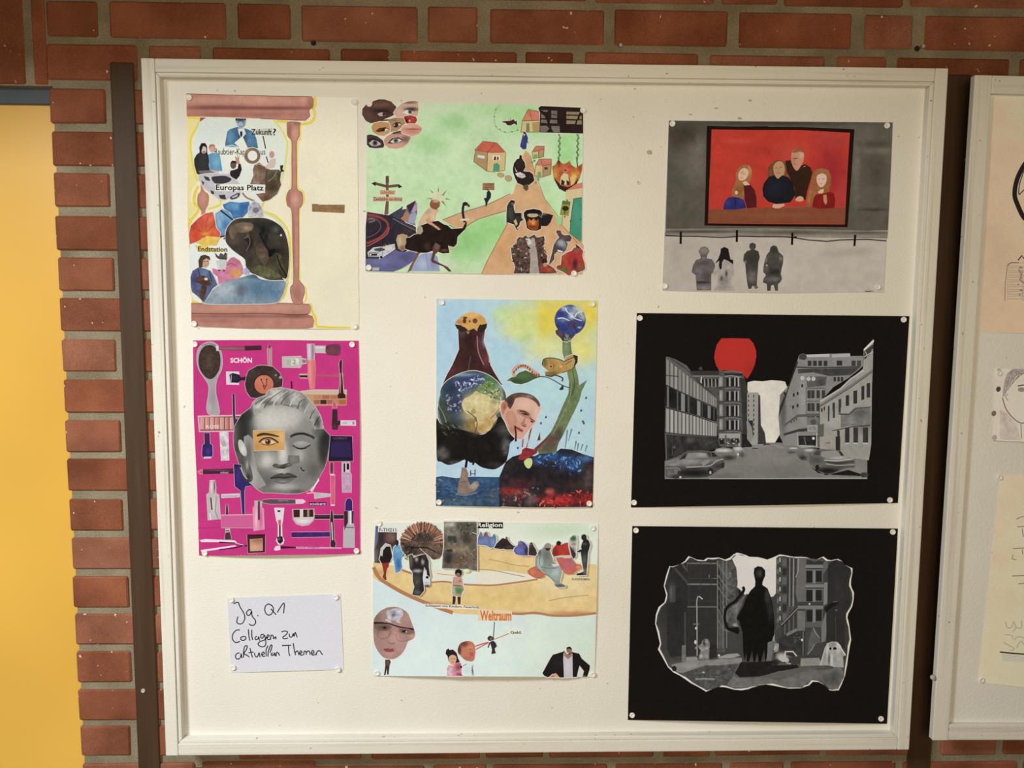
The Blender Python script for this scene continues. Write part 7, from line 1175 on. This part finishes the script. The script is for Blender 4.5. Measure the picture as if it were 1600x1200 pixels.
s.p("480 800 640 750 820 690 1000 690 1290 665 1220 780 1160 900 1000 1000 820 1050 640 930", 74, tex=(.25, 6), step=1.8); s.l("660 885 780 880 940 885", 26, 128); s.e(775, 792, 22, 12, 160); s.p("1110 970 1220 840 1300 870 1569 880 1569 980 1400 1010 1200 1010", 104, tex=(.12, 6), step=2)
s.sc("640 750 1200 700 1150 960 820 1030", 50, 50, [90, 60, 110, 84, 50], 52, .35, -10); s.view(*D)
s.p("0 880 200 850 330 900 480 880 700 770 900 740 1300 720 1330 850 1240 1030 1120 1030 960 860 860 880 720 1010 500 1010 300 950 0 980", 96, dabs=[(700, 900, 200, 60, 106, .7), (1150, 880, 120, 90, 70, .8), (1000, 730, 120, 20, 50, .9), (500, 760, 200, 30, 34, .8)], tex=(.14, 6), step=2); s.p("700 590 960 580 1010 640 980 690 700 700", 128, tex=(.08, 6)); s.done()
# right half
s.part('right_buildings_print'); s.view(*B)
s.p("350 200 400 175 620 195 620 900 560 1000 400 1200 340 1250 345 700", 70, tex=(.2, 5), step=1.8)
for i in range(7): s.r(395, 200 + i * 140, 412, 260 + i * 140, 170); s.r(365, 220 + i * 140, 382, 290 + i * 140, 110); s.r(440, 220 + i * 130, 500, 320 + i * 130, 46 if i % 2 else 90)
for x, c in ((520, 44), (545, 120), (575, 50), (600, 136), (635, 52)): s.l([x, 200, x - 6, 900], 15, c)
s.p("650 195 780 200 780 850 660 860 630 700 640 450", 98, tex=(.06, 6), step=2.4); s.l("670 200 665 400 630 480", 12, 140)
s.p("775 200 1030 230 1020 1200 770 1200", 84, tex=(.06, 6), step=2.4)
for y in (385, 655, 950): s.r(785, y, 872, y + 170, 34); s.r(920, y, 1005, y + 160, 34); s.r(878, y - 20, 914, y + 180, 120)
for y in (325, 605): s.r(770, y - 22, 1030, y + 22, 120); s.l([775, y + 30, 1030, y + 30], 12, 44); s.r(775, y + 40, 1030, y + 58, 100)
s.p("790 225 850 235 900 260 960 235 1030 250 1030 295 785 295", 50); s.r(655, 835, 1030, 885, 60); s.r(660, 890, 1030, 935, 112); s.e(830, 865, 14, 12, 190)
s.p("400 1170 640 920 660 940 440 1200", 40); s.l("420 1170 660 925", 14, 128)
for i in range(7): s.l([440 + i * 32, 1180 - i * 30, 440 + i * 32, 1330], 9, 104 if i % 2 else 46)
s.r(655, 965, 765, 1260, 104, tex=(.1, 6)); s.p("1035 560 1090 550 1085 860 1030 890", 118); s.p("1030 260 1090 250 1100 330 1020 440", 92); s.p("1000 1180 1070 960 1075 1250 1060 1400 1000 1420", 108)
s.p("1090 340 1130 270 1200 230 1290 245 1340 300 1420 350 1400 500 1400 700 1420 850 1340 1020 1330 1300 1340 1500 1080 1500 1070 1050 1100 800 1095 500", 42, dabs=[(1250, 700, 80, 250, 50, .7)], tex=(.1, 7), step=2.2); s.p("1040 920 1130 860 1240 820 1250 860 1130 930 1070 990", 24); s.l("1170 832 1235 828", 16, 84); s.e(1215, 955, 16, 10, 96); s.l("1205 1050 1210 1400", 11, 62); s.done()
s.part('alley_front_print'); s.view(*D)
s.p("380 310 500 230 650 190 760 190 760 540 600 540 390 470", 50, tex=(.2, 6), step=1.8); s.p("490 230 640 150 660 190 500 270", 110); s.sc("590 230 700 240 700 360 600 360", 20, 34, [96, 60, 120], 53, .3, 0); s.l("738 200 735 540", 12, 110); s.e(722, 322, 14, 20, 196); s.p("800 530 830 270 880 140 920 180 980 290 990 360 900 380 850 470", 84, tex=(.12, 6), step=1.8); s.l("885 150 920 230 975 290", 12, 130); s.l("905 380 860 460 800 530", 12, 130); s.r(760, 550, 970, 572, 56); s.p("230 220 300 170 330 180 330 330 390 400 380 480 300 510 280 620 330 720 300 780 230 700 200 600 225 500", 100, dabs=[(350, 420, 30, 40, 150, .9)], tex=(.1, 5), step=1.6); s.l("310 180 315 340", 24, 140); s.e(315, 475, 14, 12, 30); s.done()
s.part('shadow_figure_print', 'tall dark draped figure in the alley')
s.view(*A)
s.p("1500 420 1510 350 1560 320 1620 330 1665 380 1665 460 1630 540 1625 590 1700 640 1740 740 1780 900 1800 1150 1800 1300 1760 1400 1700 1420 1690 1640 1670 1700 1650 1520 1610 1680 1600 1720 1570 1690 1555 1560 1520 1690 1500 1710 1480 1540 1430 1700 1400 1690 1400 1560 1370 1680 1350 1560 1340 1280 1290 1100 1250 1090 1290 1000 1350 900 1390 780 1450 680 1520 610 1525 540", (18, 16, 14), dabs=[(1580, 420, 50, 60, 52, .9), (1700, 760, 40, 120, 62, .85), (1740, 950, 40, 150, 46, .8), (1600, 420, 10, 60, 66, .6)], tex=(.2, 6), step=1.8)
s.l("1280 1290 1200 1240 1130 1220 1090 1120 1085 1020 1120 910 1230 830 1290 760 1340 700 1360 650 1340 620", 40, (22, 20, 18), cv=True); s.l("1310 740 1290 690 1295 655", 20, (22, 20, 18)); s.p("1100 1215 1280 1200 1300 1250 1270 1300 1150 1250", (22, 20, 18)); s.p("1120 950 1240 870 1390 720 1330 880 1250 1060 1290 1200 1180 1180 1110 1100", 92, dabs=[(1250, 920, 30, 80, 130, .7), (1180, 1100, 40, 60, 66, .7), (1230, 1170, 30, 20, 180, .7)], tex=(.2, 5), step=1.6); s.view(*C); s.p("1320 640 1569 640 1790 620 1800 700 1900 760 1700 820 1569 850 1300 860 1230 800", (30, 27, 25), tex=(.2, 6), step=2); s.done()
s.part('old_car_print'); s.view(*D)
s.p("290 640 340 580 350 510 380 485 470 480 590 485 640 540 690 570 705 610 690 660 600 690 400 640 330 720 290 700", 60, dabs=[(430, 560, 90, 50, 176, .97), (560, 620, 60, 30, 50, .9), (330, 650, 60, 50, 30, .9)], step=1.5); s.p("490 540 510 510 590 510 625 555 560 552", 44); s.l("475 560 480 490 590 490 645 555", 15, 206); s.p("385 560 480 560 530 600 530 640 440 640 380 600", 170); s.p("530 590 690 580 700 640 640 670 540 650", 56); s.l("490 650 560 668", 14, 170); s.p("340 380 385 370 385 480 345 500 310 470", 150, tex=(.2, 4)); s.p("300 690 650 680 680 720 420 770 320 740", (30, 27, 25)); s.done()
s.part('sheet_ghost_print'); s.p("975 690 1020 560 1045 450 1080 370 1150 345 1230 350 1280 400 1310 480 1350 545 1310 560 1320 640 1320 720 1180 715 1150 700 1100 690 1000 690", 150, dabs=[(1090, 480, 20, 90, 196, .8), (1150, 600, 16, 90, 200, .8), (1110, 600, 14, 80, 70, .8), (1240, 440, 30, 80, 184, .8), (1200, 600, 20, 90, 140, .7), (1050, 580, 20, 80, 120, .7), (1160, 390, 40, 30, 120, .7)], tex=(.08, 5), step=1.4, cv=False); s.e(1130, 447, 16, 20, 24); s.e(1195, 445, 26, 20, 24); s.l("1230 370 1290 450 1350 545", 14, 200, cv=True); s.l("1060 420 1020 560 985 690", 10, 190, cv=True); s.done()
pins(s, 'black poster with the torn picture', (994, 829), (1395.5, 831.5), (988, 1118), (1377, 1123.5))

# ------------------------------------------------------------------ sheets on the cropped board
Y2 = YF + .012
TAN = (186, 158, 124)
s = Sheet('drawing_sheet', [(1552, 151), (1700, 154), (1688, 524), (1531, 519)], 'tan paper drawing sheet with a thick black oval, top of the right board', 'drawing', .002, base=TAN, tex=(.03, 30), Y=Y2)
s.view(1500, 100, 1 / 3.).part('black_oval_drawing'); s.l("330 440 300 475 268 540 256 610 270 660 300 720 340 745", 22, (34, 28, 26), cv=True); s.l("300 500 280 560 276 610 290 600 320 570", 5, (60, 50, 44), cv=True); s.done()
s.part('pencil_tower_drawing')
for i in range(16): s.l([218 + (6 if i < 6 else 0) + (i % 3), 935 + i * 11, 300, 932 + i * 11 + (i % 2) * 5], 3, (150, 132, 112))
s.l("222 945 240 930 275 932", 4, (96, 84, 74)); s.l("222 945 212 1030 210 1110", 3, (110, 96, 84)); s.l("272 920 290 898 300 912", 6, (60, 50, 46)); s.l("275 960 290 985 280 1010 300 1030", 5, (110, 98, 86)); s.sc("272 950 330 950 330 1110 272 1110", 40, 16, [(140, 124, 106), (120, 104, 90), (156, 140, 120)], 61); s.done()
s = Sheet('drawing_sheet', [(1555, 576), (1690, 580), (1686, 697), (1551, 690)], 'small pale sheet with a pencil portrait, pinned on the right board', 'drawing', .002, base=(194, 178, 156), tex=(.03, 20), Y=Y2)
s.view(1500, 480, .25).part('pencil_portrait')
s.p("265 560 275 480 290 420 330 385 480 385 480 470 400 400 340 440 300 500 280 560", (150, 136, 122), tex=(.2, 4), step=1.6); s.l("265 565 290 640 340 700 390 725 440 700", 7, (110, 98, 88), cv=True); s.l("360 492 400 486", 8, (90, 78, 70)); s.e(385, 515, 24, 14, (130, 116, 104)); s.l("300 540 285 560 300 585", 5, (130, 116, 104)); s.l("380 720 385 820", 6, (130, 118, 106)); s.p("250 640 290 660 350 730 380 830 250 828", (176, 160, 142), tex=(.08, 5))
for i in range(7): s.l([285 + i * 14, 540 - i * 20, 310 + i * 22, 430 - i * 6], 4, (120, 106, 94))
s.l("205 835 400 845", 4, (120, 106, 92)); s.done()
for x, y, c in ((243, 400, (150, 138, 120)), (240, 512, (70, 62, 56)), (212, 664, (100, 90, 80)), (216, 815, (150, 138, 122))): s.part('ink_spot'); s.e(x, y, 15, 18, c, 20, 10); s.done()
pin(1561.5, 583, s, 'dull white push pin over the pencil portrait sheet')
s = Sheet('drawing_sheet', [(1564, 742), (1700, 744), (1672, 1082), (1528, 1066)], 'tan paper sheet with faint ink doodles, bottom of the right board', 'drawing', .003, base=(202, 174, 140), tex=(.03, 30), Y=Y2)
s.view(1500, 760, 440 / 1200).part('ink_doodle')
for q in ("240 140 260 130 285 128", "245 172 285 170", "225 265 280 262", "265 180 270 215", "265 270 268 290", "225 290 222 310 240 312", "222 382 285 380", "248 415 285 412"): s.l(q, 4, (124, 108, 90))
s.done(); s.part('figure_sketch')
for q in ("195 575 200 600 220 600 228 575", "230 575 240 600 262 602 262 572", "190 632 220 635 225 650", "185 665 230 690 215 700", "230 655 250 640 285 650", "225 620 240 600", "240 690 260 660 285 690"): s.l(q, 4, (156, 138, 114), cv=True)
s.p("180 715 285 722 285 750 180 745", (172, 164, 142)); s.l("170 706 230 712 290 716", 6, (40, 34, 30)); s.done()
pin(1562.5, 746, s, 'white push pin at the top left of the doodle sheet'); pin(1534.5, 1063, s, 'grey push pin at the bottom left of the doodle sheet')

# ------------------------------------------------------------------ handwritten note
s = Sheet('handwritten_note', [(355, 934), (532, 928), (537, 1046), (361, 1051)], 'small white paper note with black handwriting under the magenta collage', 'note', .004, base=(218, 216, 222))
s.view(345, 920, .125).part('handwriting'); K = (28, 26, 30)
for g in ("160 188 215 170 240 225 290 310 300 370 275 425 240 440 205 425 203 385 218 345",
          "385 270 350 262 322 300 335 330 365 325 385 280 392 340 430 390 435 425 410 455 375 455 352 435",
          "640 215 600 190 560 215 550 270 575 320 620 325 655 280 655 235 630 200", "625 250 692 325", "705 295 790 175 785 308",
          "240 515 190 520 150 570 148 630 175 665 210 668 240 655", "290 595 255 605 252 635 280 645 310 630 312 605 290 595",
          "345 505 350 580 362 648", "388 512 388 590 400 640", "455 595 430 605 435 635 460 630 475 600 480 635 492 645",
          "540 570 505 575 500 610 525 615 545 580 560 640 560 700 530 725 490 718 465 690 490 660 545 640 580 600",
          "575 615 605 590 590 575 575 600 590 635 615 630", "620 640 630 580 655 590 660 625 685 600 690 632",
          "755 540 800 528 835 540 810 580 775 605 795 625 840 615", "855 560 862 600 890 600 905 560 915 595 930 545 955 608",
          "235 800 195 815 185 855 210 880 245 860 255 810 262 855 275 860", "285 860 285 780 300 720 330 715 320 760 290 810 335 835 355 855", "365 740 380 800 395 858", "345 800 410 790",
          "420 800 432 845 460 845 478 800 490 855", "510 830 545 810 530 790 510 815 525 845 555 840", "570 845 565 770 590 710", "590 848 595 780 625 705 640 720 615 800",
          "650 800 630 815 640 835 665 820 670 800 680 840", "690 845 695 800 715 800 735 835",
          "765 710 880 706", "845 715 850 790 862 840", "905 680 918 760 935 830", "930 800 955 775 970 800 975 830", "985 815 1015 795 1000 775 985 800 1000 830 1025 825",
          "1035 830 1045 780 1065 790 1068 825", "1068 800 1090 775 1110 790 1115 825", "1130 815 1165 795 1150 770 1130 800 1150 830 1185 815", "1190 830 1205 785 1235 775 1260 810 1275 825"):
    s.l(g, 13, K, cv=True)
s.e(462, 335, 8, 8, K); s.done()
pins(s, 'handwritten note', (361, 937.5), (524.5, 933.5), (364, 1043.5), (528, 1046.5))
